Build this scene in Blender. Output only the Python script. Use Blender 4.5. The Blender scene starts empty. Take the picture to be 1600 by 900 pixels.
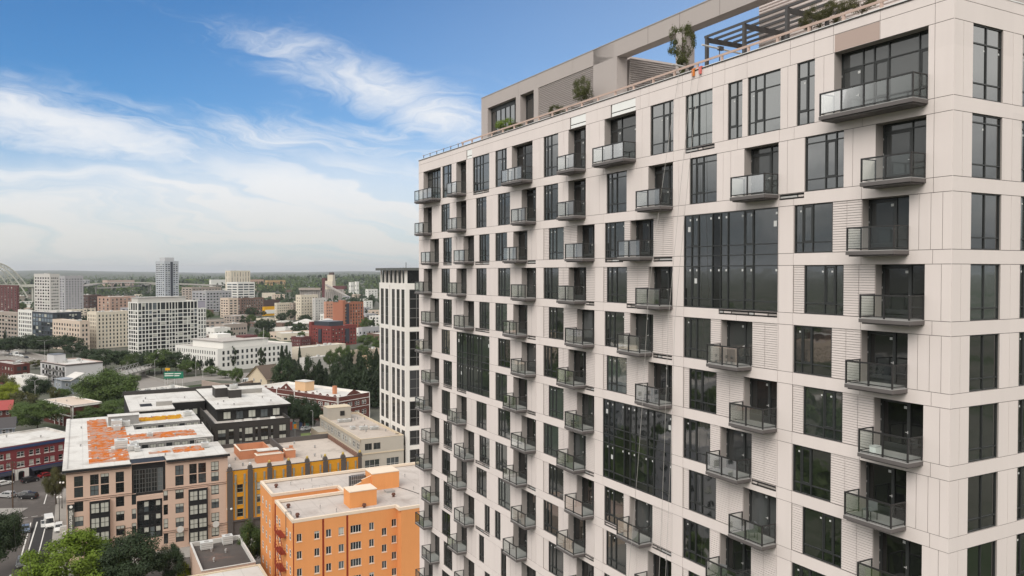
import bpy, bmesh, math, random
from mathutils import Vector, Matrix
from math import radians, sin, cos, pi, atan2, sqrt

random.seed(7)
S = bpy.context.scene
COL = S.collection

# ------------------------------------------------------------------ camera
CAM_H = 63.0
PITCH = math.atan(25 / 1240.0)
cam_d = bpy.data.cameras.new("camera")
cam_d.sensor_width = 36.0
cam_d.lens = 36.0 * 1240.0 / 1600.0
cam_d.clip_start = 0.5
cam_d.clip_end = 60000.0
cam = bpy.data.objects.new("camera", cam_d)
COL.objects.link(cam)
cam.location = (0, 0, CAM_H)
cam.rotation_euler = (pi / 2 - PITCH, 0, 0)
S.camera = cam

# ------------------------------------------------------------------ world
SUN_EL, SUN_AZ = radians(43), radians(-155)      # azimuth measured from +Y towards +X
w = bpy.data.worlds.new("World")
S.world = w
w.use_nodes = True
nt = w.node_tree
for n in list(nt.nodes):
    nt.nodes.remove(n)


def N(tree, typ, **kw):
    n = tree.nodes.new(typ)
    for k, v in kw.items():
        if k.startswith('in_'):
            n.inputs[k[3:]].default_value = v
        else:
            setattr(n, k, v)
    return n


class G:
    """tiny expression helper over shader math nodes"""
    def __init__(self, tree):
        self.t = tree

    def m(self, op, a, b=None, c=None, clamp=False):
        n = self.t.nodes.new('ShaderNodeMath')
        n.operation = op
        n.use_clamp = clamp
        for i, v in enumerate((a, b, c)):
            if v is None:
                continue
            if isinstance(v, (int, float)):
                n.inputs[i].default_value = v
            else:
                self.t.links.new(v, n.inputs[i])
        return n.outputs[0]

    def ramp(self, v, lo, hi):
        n = self.t.nodes.new('ShaderNodeMapRange')
        n.interpolation_type = 'SMOOTHSTEP'
        n.inputs['From Min'].default_value = lo
        n.inputs['From Max'].default_value = hi
        self.t.links.new(v, n.inputs['Value'])
        return n.outputs[0]

    def xyz(self, x, y, z):
        n = self.t.nodes.new('ShaderNodeCombineXYZ')
        for i, v in enumerate((x, y, z)):
            if isinstance(v, (int, float)):
                n.inputs[i].default_value = v
            else:
                self.t.links.new(v, n.inputs[i])
        return n.outputs[0]

    def noise(self, vec, scale, detail=6, rough=0.55, dist=0.0):
        n = self.t.nodes.new('ShaderNodeTexNoise')
        n.inputs['Scale'].default_value = scale
        n.inputs['Detail'].default_value = detail
        n.inputs['Roughness'].default_value = rough
        n.inputs['Distortion'].default_value = dist
        self.t.links.new(vec, n.inputs['Vector'])
        return n.outputs['Fac']

    def mix(self, fac, a, b):
        n = self.t.nodes.new('ShaderNodeMix')
        n.data_type = 'RGBA'
        for key, v in ((0, fac), (6, a), (7, b)):
            if isinstance(v, (int, float)):
                n.inputs[key].default_value = v
            elif isinstance(v, tuple):
                n.inputs[key].default_value = v if len(v) == 4 else v + (1,)
            else:
                self.t.links.new(v, n.inputs[key])
        return n.outputs[2]


g = G(nt)
tc = N(nt, 'ShaderNodeTexCoord')
sep = N(nt, 'ShaderNodeSeparateXYZ')
nt.links.new(tc.outputs['Generated'], sep.inputs[0])
X, Y, Z = sep.outputs
az = g.m('ARCTAN2', X, Y)                # radians, 0 = +Y
el = g.m('ARCSINE', Z)
sky = N(nt, 'ShaderNodeTexSky', sky_type='NISHITA', sun_disc=False, sun_elevation=SUN_EL, sun_rotation=SUN_AZ,
        air_density=1.0, dust_density=0.6, ozone_density=2.2)
# --- cirrus: streaky, rising to the left; a pale layer lies low over the horizon
warp = g.noise(g.xyz(g.m('MULTIPLY', az, 3.0), g.m('MULTIPLY', el, 9.0), 0.3), 1.6, 4, 0.5)
wob = g.m('MULTIPLY', g.m('SUBTRACT', warp, 0.5), 0.16)
el2 = g.m('ADD', g.m('ADD', el, g.m('MULTIPLY', az, 0.22)), wob)
streak = g.noise(g.xyz(g.m('MULTIPLY', g.m('ADD', az, wob), 5.0), g.m('MULTIPLY', el2, 26.0), 2.1), 1.35, 9, 0.62, 0.5)
soft = g.noise(g.xyz(g.m('MULTIPLY', az, 3.5), g.m('MULTIPLY', el2, 9.0), 7.7), 1.2, 5, 0.55, 0.3)


def blob(a0, e0, sa, se, tilt=0.0):
    """a bank of cloud centred on one part of the sky"""
    da = g.m('DIVIDE', g.m('SUBTRACT', az, a0), sa)
    de = g.m('DIVIDE', g.m('SUBTRACT', g.m('ADD', el, g.m('MULTIPLY', g.m('SUBTRACT', az, a0), tilt)), e0), se)
    r2 = g.m('ADD', g.m('MULTIPLY', da, da), g.m('MULTIPLY', de, de))
    return g.m('POWER', 2.718, g.m('MULTIPLY', r2, -1.0))


bank = g.m('MAXIMUM', blob(-0.15, 0.215, 0.24, 0.040, 0.30), blob(-0.52, 0.160, 0.22, 0.040, 0.22))
bank = g.m('MAXIMUM', bank, g.m('MULTIPLY', blob(-0.03, 0.165, 0.12, 0.05, 0.1), 0.75))
bank = g.m('MAXIMUM', bank, g.m('MULTIPLY', blob(-0.27, 0.150, 0.32, 0.045, 0.1), 0.80))
bank = g.m('MAXIMUM', bank, g.m('MULTIPLY', blob(-0.20, 0.25, 0.5, 0.06, 0.2), 0.22))
side = g.m('MAXIMUM', g.ramp(g.m('ABSOLUTE', az), 0.75, 1.05), g.m('MULTIPLY', g.ramp(el, 0.42, 0.8), 0.6))       # cloud beside and behind the viewer; overhead cover added for neutral ambient light
bank = g.m('MAXIMUM', bank, side)
fine = g.noise(g.xyz(g.m('MULTIPLY', g.m('ADD', az, g.m('MULTIPLY', wob, 1.5)), 16.0), g.m('MULTIPLY', el2, 60.0), 5.5), 1.6, 8, 0.7, 0.9)
cir = g.m('ADD', g.m('ADD', g.m('MULTIPLY', streak, 0.58), g.m('MULTIPLY', soft, 0.42)), g.m('MULTIPLY', fine, 0.22))
cir = g.ramp(g.m('ADD', cir, g.m('MULTIPLY', bank, 0.36)), 0.66, 1.12)
cir = g.m('MULTIPLY', cir, g.ramp(bank, 0.02, 0.5))
low_noise = g.noise(g.xyz(g.m('MULTIPLY', az, 2.2), g.m('MULTIPLY', el2, 34.0), 4.4), 1.1, 6, 0.55, 0.2)
lowedge = g.m('ADD', el, g.m('MULTIPLY', g.m('SUBTRACT', soft, 0.5), 0.09))
low = g.m('SUBTRACT', 1.0, g.ramp(lowedge, 0.095, 0.185))
low = g.m('MULTIPLY', low, g.m('ADD', 0.62, g.m('MULTIPLY', g.ramp(low_noise, 0.32, 0.56), 0.36)))
cl = g.m('MAXIMUM', g.m('MAXIMUM', g.m('MULTIPLY', cir, 0.92), low), g.m('MULTIPLY', side, 0.93), clamp=True)
# the cloud layer greys and dims where it is thick and low, as cloud seen edge-on does
cloud_col = g.mix(g.ramp(el, 0.0, 0.13), (5.0, 4.95, 4.65), (5.9, 6.0, 6.15))
side_el = g.m('ADD', el, g.m('MULTIPLY', g.m('SUBTRACT', soft, 0.5), 0.22))
side_col = g.mix(g.ramp(side_el, 0.02, 0.23), (1.3, 1.42, 1.50), (9.6, 9.4, 8.9))  # unseen cloud made extra bright higher up to lift the ambient light
cloud_col = g.mix(side, cloud_col, side_col)
blue = g.mix(1.0, sky.outputs[0], (0.27, 0.56, 0.80))
veil = g.m('MULTIPLY', g.ramp(g.m('ADD', az, g.m('MULTIPLY', el, -1.2)), -0.85, 0.15), 0.30)
blue.node.blend_type = 'MULTIPLY'
final = g.mix(cl, g.mix(veil, blue, (5.0, 5.6, 6.2)), cloud_col)
bg = N(nt, 'ShaderNodeBackground')
bg.inputs['Strength'].default_value = 0.10
nt.links.new(final, bg.inputs['Color'])
out = N(nt, 'ShaderNodeOutputWorld')
nt.links.new(bg.outputs[0], out.inputs['Surface'])

# ------------------------------------------------------------------ sun (veiled by thin cloud)
sd = bpy.data.lights.new("sun", 'SUN')
sd.energy = 1.5
sd.angle = radians(38)
sd.color = (1.0, 0.94, 0.87)
so = bpy.data.objects.new("sun", sd)
COL.objects.link(so)
sun_dir = Vector((sin(SUN_AZ) * cos(SUN_EL), cos(SUN_AZ) * cos(SUN_EL), sin(SUN_EL)))
so.rotation_euler = sun_dir.to_track_quat('Z', 'Y').to_euler()
so.location = (-60, -60, 160)

S.view_settings.view_transform = 'Standard'
S.view_settings.look = 'None'
S.view_settings.exposure = 0.62
S.view_settings.gamma = 1
S.view_settings.use_curve_mapping = False
S.render.resolution_x, S.render.resolution_y = 1024, 576
S.cycles.max_bounces = 6
S.cycles.transparent_max_bounces = 16
S.cycles.caustics_reflective = False
S.cycles.caustics_refractive = False

# ------------------------------------------------------------------ the street grid of this part of town
GA = radians(28.6)
D2 = Vector((cos(GA), sin(GA), 0))       # along the cross streets (local x of every building)
D1 = Vector((-sin(GA), cos(GA), 0))      # along the avenues (local y of every building)
FWD = Vector((0, cos(PITCH), -sin(PITCH)))
UPV = Vector((0, sin(PITCH), cos(PITCH)))


def at(px, py, z):
    """world point at height z seen at (px, py) of the 1600x900 photograph - used to survey where things stand"""
    r = FWD + Vector((1, 0, 0)) * ((px - 800) / 1240.0) - UPV * ((py - 450) / 1240.0)
    t = (z - CAM_H) / r.z
    return Vector((r.x * t, r.y * t, z))


def reach(K, d, px):
    """distance along direction d from K at which the line is seen at column px"""
    q = (px - 800) / 1240.0
    # (K.x + t d.x) = q * ((K + t d) . FWD)
    kf = K.y * FWD.y + (K.z - CAM_H) * FWD.z
    return (q * kf - K.x) / (d.x - q * d.y * FWD.y)


def gridxy(P):
    return P.x * D2.x + P.y * D2.y, P.x * D1.x + P.y * D1.y


# ------------------------------------------------------------------ materials
MATS = {}


def mat(name, col, rough=0.7, spec=0.3, var=0.08, scale=1.5, var2=0.0, scale2=0.15, metal=0.0, bump=0.0, stain=None, streaks=0.0, panels=0.0, seams=0.0):
    """principled material with two scales of tone variation, run-down streaks and optional stains, all in object space"""
    if name in MATS:
        return MATS[name]
    m = bpy.data.materials.new(name)
    m.use_nodes = True
    t = m.node_tree
    b = t.nodes['Principled BSDF']
    b.inputs['Roughness'].default_value = rough
    b.inputs['Specular IOR Level'].default_value = spec
    b.inputs['Metallic'].default_value = metal
    h = G(t)
    c = N(t, 'ShaderNodeTexCoord').outputs['Object']
    n1 = h.noise(c, scale, 5, 0.6)
    f = h.m('MULTIPLY', h.m('SUBTRACT', n1, 0.5), 2 * var)
    if var2:
        n2 = h.noise(c, scale2, 4, 0.6)
        f = h.m('ADD', f, h.m('MULTIPLY', h.m('SUBTRACT', n2, 0.5), 2 * var2))
    if streaks:
        mp = N(t, 'ShaderNodeMapping')
        mp.inputs['Scale'].default_value = (1.3, 1.3, 0.09)
        t.links.new(c, mp.inputs['Vector'])
        n3 = h.noise(mp.outputs[0], 1.0, 5, 0.65)
        f = h.m('ADD', f, h.m('MULTIPLY', h.m('SUBTRACT', n3, 0.5), 2 * streaks))
    if seams:
        sv = N(t, 'ShaderNodeSeparateXYZ')
        t.links.new(c, sv.inputs[0])
        wv = h.m('MULTIPLY', h.m('SUBTRACT', n1, 0.5), 0.25)
        l1 = h.m('LESS_THAN', h.m('FRACT', h.m('DIVIDE', h.m('ADD', sv.outputs[0], wv), 3.1)), 0.075)
        l2 = h.m('LESS_THAN', h.m('FRACT', h.m('DIVIDE', h.m('ADD', sv.outputs[1], wv), 7.7)), 0.03)
        f = h.m('SUBTRACT', f, h.m('MULTIPLY', h.m('MAXIMUM', l1, l2), seams))
    if panels:
        sv = N(t, 'ShaderNodeSeparateXYZ')
        t.links.new(c, sv.inputs[0])
        zz_ = h.m('DIVIDE', h.m('SUBTRACT', sv.outputs[2], CAM_H + 0.34), 3.06)
        zi = h.m('FLOOR', zz_)
        band = h.m('LESS_THAN', h.m('FRACT', zz_), 0.2026)
        wn = N(t, 'ShaderNodeTexWhiteNoise')
        t.links.new(h.xyz(h.m('FLOOR', h.m('DIVIDE', sv.outputs[0], 2.15)), h.m('FLOOR', h.m('DIVIDE', h.m('ADD', sv.outputs[1], 0.02), 2.107)), h.m('ADD', zi, h.m('MULTIPLY', band, 0.4))), wn.inputs['Vector'])
        f = h.m('ADD', f, h.m('MULTIPLY', h.m('SUBTRACT', wn.outputs['Value'], 0.5), 2 * panels))
    f = h.m('ADD', f, 1.0)
    hs = N(t, 'ShaderNodeHueSaturation')
    hs.inputs['Color'].default_value = tuple(col) + (1,)
    t.links.new(f, hs.inputs['Value'])
    src = hs.outputs[0]
    if stain:
        sc, lo, hi, scol = stain
        sn = h.ramp(h.noise(c, sc, 8, 0.65), lo, hi)
        src = h.mix(sn, src, tuple(scol))
    t.links.new(src, b.inputs['Base Color'])
    if bump:
        bn = N(t, 'ShaderNodeBump')
        bn.inputs['Strength'].default_value = bump
        bn.inputs['Distance'].default_value = 0.02
        t.links.new(h.noise(c, scale * 6, 6, 0.6), bn.inputs['Height'])
        t.links.new(bn.outputs[0], b.inputs['Normal'])
    MATS[name] = m
    return m


def glass_mat(name, col=(0.018, 0.022, 0.021), ior=1.75, rough=0.03, wob=0.012, var=0.6, scale=0.35, transp=None):
    """window glass with a dark room behind it: tone changes from room to room, panes slightly uneven"""
    if name in MATS:
        return MATS[name]
    m = bpy.data.materials.new(name)
    m.use_nodes = True
    t = m.node_tree
    b = t.nodes['Principled BSDF']
    h = G(t)
    geo = N(t, 'ShaderNodeNewGeometry')
    info = N(t, 'ShaderNodeObjectInfo')
    n1 = h.noise(geo.outputs['Position'], scale, 3, 0.6)
    v = h.m('ADD', h.m('MULTIPLY', h.m('SUBTRACT', n1, 0.5), 2 * var), h.m('ADD', 0.6, h.m('MULTIPLY', h.m('POWER', info.outputs['Random'], 5.0), 4.5)))
    hs = N(t, 'ShaderNodeHueSaturation')
    hs.inputs['Color'].default_value = tuple(col) + (1,)
    t.links.new(v, hs.inputs['Value'])
    t.links.new(hs.outputs[0], b.inputs['Base Color'])
    b.inputs['Roughness'].default_value = rough
    b.inputs['IOR'].default_value = ior
    bn = N(t, 'ShaderNodeBump')
    bn.inputs['Strength'].default_value = 0.35
    bn.inputs['Distance'].default_value = wob
    t.links.new(h.noise(geo.outputs['Position'], 0.9, 2, 0.4), bn.inputs['Height'])
    t.links.new(bn.outputs[0], b.inputs['Normal'])
    MATS[name] = m
    return m


def clear_glass(name, tint=(0.86, 0.90, 0.885), refl=0.55):
    if name in MATS:
        return MATS[name]
    m = bpy.data.materials.new(name)
    m.use_nodes = True
    t = m.node_tree
    t.nodes.remove(t.nodes['Principled BSDF'])
    tr = N(t, 'ShaderNodeBsdfTransparent')
    tr.inputs['Color'].default_value = tint + (1,)
    gl = N(t, 'ShaderNodeBsdfGlossy')
    gl.inputs['Roughness'].default_value = 0.02
    lw = N(t, 'ShaderNodeFresnel')
    lw.inputs['IOR'].default_value = 1.55
    mx = N(t, 'ShaderNodeMixShader')
    h = G(t)
    t.links.new(h.m('MULTIPLY', lw.outputs[0], refl, clamp=True), mx.inputs[0])
    t.links.new(tr.outputs[0], mx.inputs[1])
    t.links.new(gl.outputs[0], mx.inputs[2])
    t.links.new(mx.outputs[0], t.nodes['Material Output'].inputs['Surface'])
    MATS[name] = m
    return m


# ------------------------------------------------------------------ mesh building
class MB:
    def __init__(self):
        self.v, self.f, self.mi, self.mats = [], [], [], []

    def _m(self, m):
        if m not in self.mats:
            self.mats.append(m)
        return self.mats.index(m)

    def poly(self, pts, m):
        b = len(self.v)
        self.v.extend(tuple(p) for p in pts)
        self.f.append(tuple(range(b, b + len(pts))))
        self.mi.append(self._m(m))

    def box(self, x0, x1, y0, y1, z0, z1, m, bottom=True):
        b = len(self.v)
        self.v += [(x0, y0, z0), (x1, y0, z0), (x1, y1, z0), (x0, y1, z0), (x0, y0, z1), (x1, y0, z1), (x1, y1, z1), (x0, y1, z1)]
        fs = [(4, 5, 6, 7), (0, 1, 5, 4), (1, 2, 6, 5), (2, 3, 7, 6), (3, 0, 4, 7)]
        if bottom:
            fs.append((3, 2, 1, 0))
        k = self._m(m)
        for q in fs:
            self.f.append(tuple(b + i for i in q))
            self.mi.append(k)
        return self

    def prism(self, poly, z0, z1, m, top=None):
        """vertical prism over a counter-clockwise polygon; top material may differ"""
        n = len(poly)
        b = len(self.v)
        self.v += [(x, y, z0) for x, y in poly] + [(x, y, z1) for x, y in poly]
        k = self._m(m)
        for i in range(n):
            j = (i + 1) % n
            self.f.append((b + i, b + j, b + n + j, b + n + i))
            self.mi.append(k)
        self.f.append(tuple(b + n + i for i in range(n)))
        self.mi.append(self._m(top or m))
        self.f.append(tuple(b + n - 1 - i for i in range(n)))
        self.mi.append(k)
        return self

    def rod(self, p0, p1, r, m, n=6, r1=None, caps=True):
        p0, p1 = Vector(p0), Vector(p1)
        r1 = r if r1 is None else r1
        d = (p1 - p0)
        if d.length < 1e-6:
            return self
        d.normalize()
        a = Vector((0, 0, 1)) if abs(d.z) < 0.9 else Vector((1, 0, 0))
        u = d.cross(a).normalized()
        v = d.cross(u)
        b = len(self.v)
        for p, rr in ((p0, r), (p1, r1)):
            for i in range(n):
                t = 2 * pi * i / n
                self.v.append(tuple(p + u * (rr * cos(t)) + v * (rr * sin(t))))
        k = self._m(m)
        for i in range(n):
            j = (i + 1) % n
            self.f.append((b + j, b + i, b + n + i, b + n + j))
            self.mi.append(k)
        if caps:
            self.f.append(tuple(b + i for i in range(n)))
            self.mi.append(k)
            self.f.append(tuple(b + n + n - 1 - i for i in range(n)))
            self.mi.append(k)
        return self

    def bar(self, p0, p1, wx, m, wz=None):
        """square-section bar between two points"""
        p0, p1 = Vector(p0), Vector(p1)
        wz = wx if wz is None else wz
        d = (p1 - p0).normalized()
        a = Vector((0, 0, 1)) if abs(d.z) < 0.9 else Vector((1, 0, 0))
        u = d.cross(a).normalized() * wx / 2
        v = d.cross(u).normalized() * wz / 2
        b = len(self.v)
        for p in (p0, p1):
            for s, t in ((-1, -1), (1, -1), (1, 1), (-1, 1)):
                self.v.append(tuple(p + u * s + v * t))
        k = self._m(m)
        for q in ((0, 1, 2, 3), (7, 6, 5, 4), (0, 4, 5, 1), (1, 5, 6, 2), (2, 6, 7, 3), (3, 7, 4, 0)):
            self.f.append(tuple(b + i for i in q))
            self.mi.append(k)
        return self

    def mesh(self, name, smooth=False):
        me = bpy.data.meshes.new(name)
        me.from_pydata(self.v, [], self.f)
        for m in self.mats:
            me.materials.append(m)
        if len(self.mats) > 1:
            me.polygons.foreach_set('material_index', self.mi)
        if smooth:
            me.polygons.foreach_set('use_smooth', [True] * len(self.f))
        me.update()
        return me

    def build(self, name, parent=None, loc=(0, 0, 0), rotz=0.0, smooth=False):
        return put(name, self.mesh(name, smooth), parent, loc, rotz)


def put(name, me, parent=None, loc=(0, 0, 0), rotz=0.0, scale=None):
    o = bpy.data.objects.new(name, me)
    COL.objects.link(o)
    o.location = loc
    if rotz:
        o.rotation_euler = (0, 0, rotz)
    if scale is not None:
        o.scale = scale
    if parent is not None:
        o.parent = parent
    return o


def tag(o, label, cat, group=None, kind=None):
    o['label'] = label
    o['category'] = cat
    if group:
        o['group'] = group
    if kind:
        o['kind'] = kind
    return o


def thing(name, label, cat, loc, rotz=0.0, group=None):
    return tag(put(name, None, None, loc, rotz), label, cat, group)


def structure(o):
    o['kind'] = 'structure'
    return o


def relief(us, vs, paint, P, mats, mb=None):
    """wall surface with openings, grooves and raised bands.
    us, vs: extra break lines; paint: list of (u0,u1,v0,v1,depth,mat or None) painted in order over (depth 0, mats[0]);
    mat None leaves a hole whose reveal is that deep. P(u,v,d) gives the point."""
    U = sorted(set(round(x, 4) for x in us) | set(round(x, 4) for p in paint for x in p[:2]))
    V = sorted(set(round(x, 4) for x in vs) | set(round(x, 4) for p in paint for x in p[2:4]))
    iu = {x: i for i, x in enumerate(U)}
    iv = {x: i for i, x in enumerate(V)}
    nu, nv = len(U) - 1, len(V) - 1
    D = [[(0.0, mats[0])] * nv for _ in range(nu)]
    for p in paint:
        for i in range(iu[round(p[0], 4)], iu[round(p[1], 4)]):
            for j in range(iv[round(p[2], 4)], iv[round(p[3], 4)]):
                D[i][j] = (p[4], p[5])
    mb = mb or MB()
    # merge runs along v with the same look, to keep the mesh light
    for i in range(nu):
        j = 0
        while j < nv:
            d, m = D[i][j]
            k = j
            while k + 1 < nv and D[i][k + 1] == (d, m):
                k += 1
            if m is not None:
                mb.poly([P(U[i], V[j], d), P(U[i + 1], V[j], d), P(U[i + 1], V[k + 1], d), P(U[i], V[k + 1], d)], m)
            j = k + 1
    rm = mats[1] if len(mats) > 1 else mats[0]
    for i in range(nu):
        for j in range(nv):
            d = D[i][j][0]
            if i + 1 < nu:
                e = D[i + 1][j][0]
                if abs(e - d) > 1e-6:
                    mb.poly([P(U[i + 1], V[j], d), P(U[i + 1], V[j], e), P(U[i + 1], V[j + 1], e), P(U[i + 1], V[j + 1], d)], rm if abs(e - d) > 0.05 else mats[0])
            if j + 1 < nv:
                e = D[i][j + 1][0]
                if abs(e - d) > 1e-6:
                    mb.poly([P(U[i], V[j + 1], d), P(U[i], V[j + 1], e), P(U[i + 1], V[j + 1], e), P(U[i + 1], V[j + 1], d)], rm if abs(e - d) > 0.05 else mats[0])
    return mb
# =====================================================================================================
# THE APARTMENT TOWER (local x = into the building, local y = along the long facade, z = up from the street)
# =====================================================================================================
M_panel = mat('panel', (0.700, 0.628, 0.600), 0.62, 0.25, 0.02, 0.35, 0.035, 0.06, streaks=0.045, panels=0.022)
M_panel_b = mat('panel_infill', (0.64, 0.572, 0.545), 0.65, 0.25, 0.03, 0.5, streaks=0.03)
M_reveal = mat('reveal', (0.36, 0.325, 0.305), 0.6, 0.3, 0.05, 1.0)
M_joint = mat('joint', (0.10, 0.085, 0.08), 0.9, 0.1)
M_brownpanel = mat('brown_panel', (0.43, 0.33, 0.29), 0.6, 0.3, 0.03, 0.8)
M_white = mat('white_board', (0.80, 0.80, 0.78), 0.5, 0.3, 0.03, 1.0)
M_frame = mat('window_frame_metal', (0.028, 0.030, 0.030), 0.45, 0.5, 0.1, 2.0)
M_rail = mat('rail_metal', (0.024, 0.023, 0.023), 0.45, 0.5, 0.1, 2.0)
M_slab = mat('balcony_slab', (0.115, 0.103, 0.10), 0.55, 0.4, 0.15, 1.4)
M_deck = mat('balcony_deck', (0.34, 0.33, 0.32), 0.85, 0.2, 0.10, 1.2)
M_glass = glass_mat('tower_glass', (0.014, 0.017, 0.016), 2.9)
M_doorglass = glass_mat('tower_door_glass', (0.016, 0.017, 0.017), 1.7)
M_clear = clear_glass('balcony_glass')
M_sticker = mat('sticker', (0.55, 0.55, 0.54), 0.6, 0.2, 0.02)
M_pent = mat('penthouse_panel', (0.41, 0.365, 0.345), 0.6, 0.3, 0.03, 0.5, 0.03, 0.08, streaks=0.03)
M_pentrib = mat('penthouse_rib', (0.33, 0.295, 0.28), 0.6, 0.3, 0.04, 0.5)
M_steel = mat('dark_steel', (0.055, 0.052, 0.052), 0.5, 0.5, 0.1, 1.5)
M_timber = mat('timber_rail', (0.50, 0.375, 0.32), 0.8, 0.2, 0.12, 1.0)
M_deckroof = mat('roof_deck', (0.33, 0.31, 0.29), 0.9, 0.1, 0.1, 1.0)
M_capw = mat('parapet_cap', (0.72, 0.71, 0.70), 0.4, 0.4, 0.03)
M_exposed = mat('exposed_band', (0.05, 0.046, 0.044), 0.85, 0.2, 0.3, 3.0)
M_galv = mat('galvanised', (0.50, 0.49, 0.48), 0.5, 0.4, 0.2, 4.0)

TC = Vector((18.44, 33.30, 0.0))
TL = 59.45                 # length of the long facade
TW = 24.0
tower = thing('apartment_tower', 'tall new apartment tower clad in pale pinkish panels with staggered glass balconies',
              'apartment tower', TC, GA)


def head(n):
    return CAM_H + (10.59 if n == 1 else 6.78 if n == 2 else 0.34 - (n - 4) * 3.06)


def sill(n):
    return CAM_H + (7.42 if n == 1 else 4.04 if n == 2 else 0.34 - (n - 4) * 3.06 - 2.44)


def seen(u, z, margin=110):
    P = TC + D1 * u
    P.z = z
    d = P - Vector((0, 0, CAM_H))
    k = d.dot(FWD)
    return 450 - 1240 * d.dot(UPV) / k < 900 + margin


ROWS = 17
# -- what stands in every bay of every floor, as (u0, u1) measured from the near corner
wins, doors, ribs, cws, flats = [], [], [], [], []   # (u0,u1,row,pattern)
NCL, LCN = 'NCL', 'LCN'                               # narrow / casement / large light, from the left
for n in range(1, ROWS + 1):
    even = n % 2 == 0
    # bay K (corner) and J
    if n == 1:
        doors.append((1.14, 5.99, 1, 'WIDE')); wins.append((7.14, 8.26, 1, 'CN'))
    elif even:
        doors.append((1.20, 3.68, n, 'DOOR')); wins.append((5.40, 7.73, n, LCN))
        if n > 2:
            ribs += [(3.68, 5.40, n), (7.73, 8.42, n)]
    else:
        doors.append((1.97, 4.41, n, 'DOOR')); wins.append((6.05, 8.38, n, NCL)); ribs.append((4.41, 6.05, n))
    # bay H / I
    if n == 1:
        wins += [(9.33, 11.64, 1, NCL), (12.04, 13.15, 1, 'CN'), (14.39, 16.71, 1, NCL)]
    elif n in (3, 4):
        if n == 3:
            cws.append((9.43, 16.80, 3, 4))
    elif even:
        doors.append((9.43, 11.87, n, 'DOOR')); wins.append((14.00, 16.31, n, NCL))
        if n > 2:
            ribs += [(11.87, 14.00, n), (16.31, 16.80, n)]
    else:
        doors.append((11.25, 13.66, n, 'DOOR')); wins.append((14.50, 16.80, n, NCL))
        ribs += [(9.43, 11.25, n), (13.66, 14.50, n)]
    # bay G
    if n == 1:
        wins.append((17.80, 20.05, 1, LCN)); doors.append((21.55, 25.10, 1, 'WIDE'))
    elif n in (7, 8):
        if n == 7:
            cws.append((17.86, 25.20, 7, 8))
    elif even:
        doors.append((17.83, 20.24, n, 'DOOR')); wins.append((22.54, 24.82, n, NCL))
        if n > 2:
            ribs += [(20.24, 22.54, n), (24.82, 25.18, n)]
    else:
        doors.append((19.77, 22.17, n, 'DOOR')); wins.append((22.84, 25.03, n, NCL))
        ribs += [(17.83, 19.77, n), (22.17, 22.84, n)]
    # bay F
    if n <= 2 or even:
        doors.append((27.41, 29.74, n, 'DOOR')); wins.append((31.17, 33.33, n, NCL))
        if n > 2:
            ribs += [(26.25, 27.41, n), (29.74, 31.17, n)]
    else:
        doors.append((26.28, 28.60, n, 'DOOR')); wins.append((30.44, 32.58, n, NCL))
        ribs += [(28.60, 30.44, n), (32.58, 33.33, n)]
    # bay E
    if n == 1:
        doors.append((35.07, 38.57, 1, 'WIDE')); wins.append((39.44, 41.58, 1, LCN))
    elif even:
        doors.append((34.50, 36.87, n, 'DOOR'))
        wins.append((38.87, 41.10, n, NCL) if n < 12 else (39.56, 40.56, n, 'CN'))
        if n > 2:
            flats.append((36.87, 38.87, n))
    else:
        doors.append((35.95, 38.30, n, 'DOOR'))
        wins.append((39.40, 41.58, n, NCL) if n < 11 else (40.62, 41.70, n, 'CN'))
        flats.append((34.50, 35.95, n))
    # bay D
    if n == 1:
        doors.append((47.54, 49.80, 1, 'DOOR')); wins.append((42.75, 46.10, 1, 'NCLC'))
    elif n in (6, 7):
        if n == 6:
            cws.append((42.74, 49.75, 6, 7))
    elif even:
        doors.append((47.52, 49.78, n, 'DOOR'))
        wins.append((43.30, 45.43, n, NCL) if n < 12 else (43.85, 44.89, n, 'CN'))
        if n > 2:
            flats.append((45.43, 47.52, n))
    else:
        doors.append((45.86, 48.20, n, 'DOOR'))
        wins.append((42.72, 44.81, n, NCL) if n < 11 else (42.70, 43.74, n, 'CN'))
        flats.append((48.20, 49.78, n))
    # bay C
    if n == 1:
        doors.append((53.54, 58.13, 1, 'WIDE')); wins.append((50.87, 53.14, 1, LCN))
    elif even:
        doors.append((55.86, 58.13, n, 'DOOR')); wins.append((51.33, 53.45, n, NCL))
        if n > 2:
            flats.append((53.45, 55.86, n))
    else:
        doors.append((54.03, 56.38, n, 'DOOR')); wins.append((50.87, 52.98, n, NCL))
        flats.append((56.38, 58.13, n))

wins = [q for q in wins if seen(q[1], head(q[2]))]
doors = [q for q in doors if seen(q[1], head(q[2]), 140)]
ribs = [q for q in ribs if seen(q[1], head(q[2]))]
REC = 0.62
ZT = CAM_H + 12.0
paint = []
J = 0.024


def vj(u, z0, z1):
    paint.append((u - J / 2, u + J / 2, z0, z1, 0.02, M_joint))


def hj(z, u0=0.012, u1=TL):
    paint.append((u0, u1, z - J / 2, z + J / 2, 0.02, M_joint))


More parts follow.
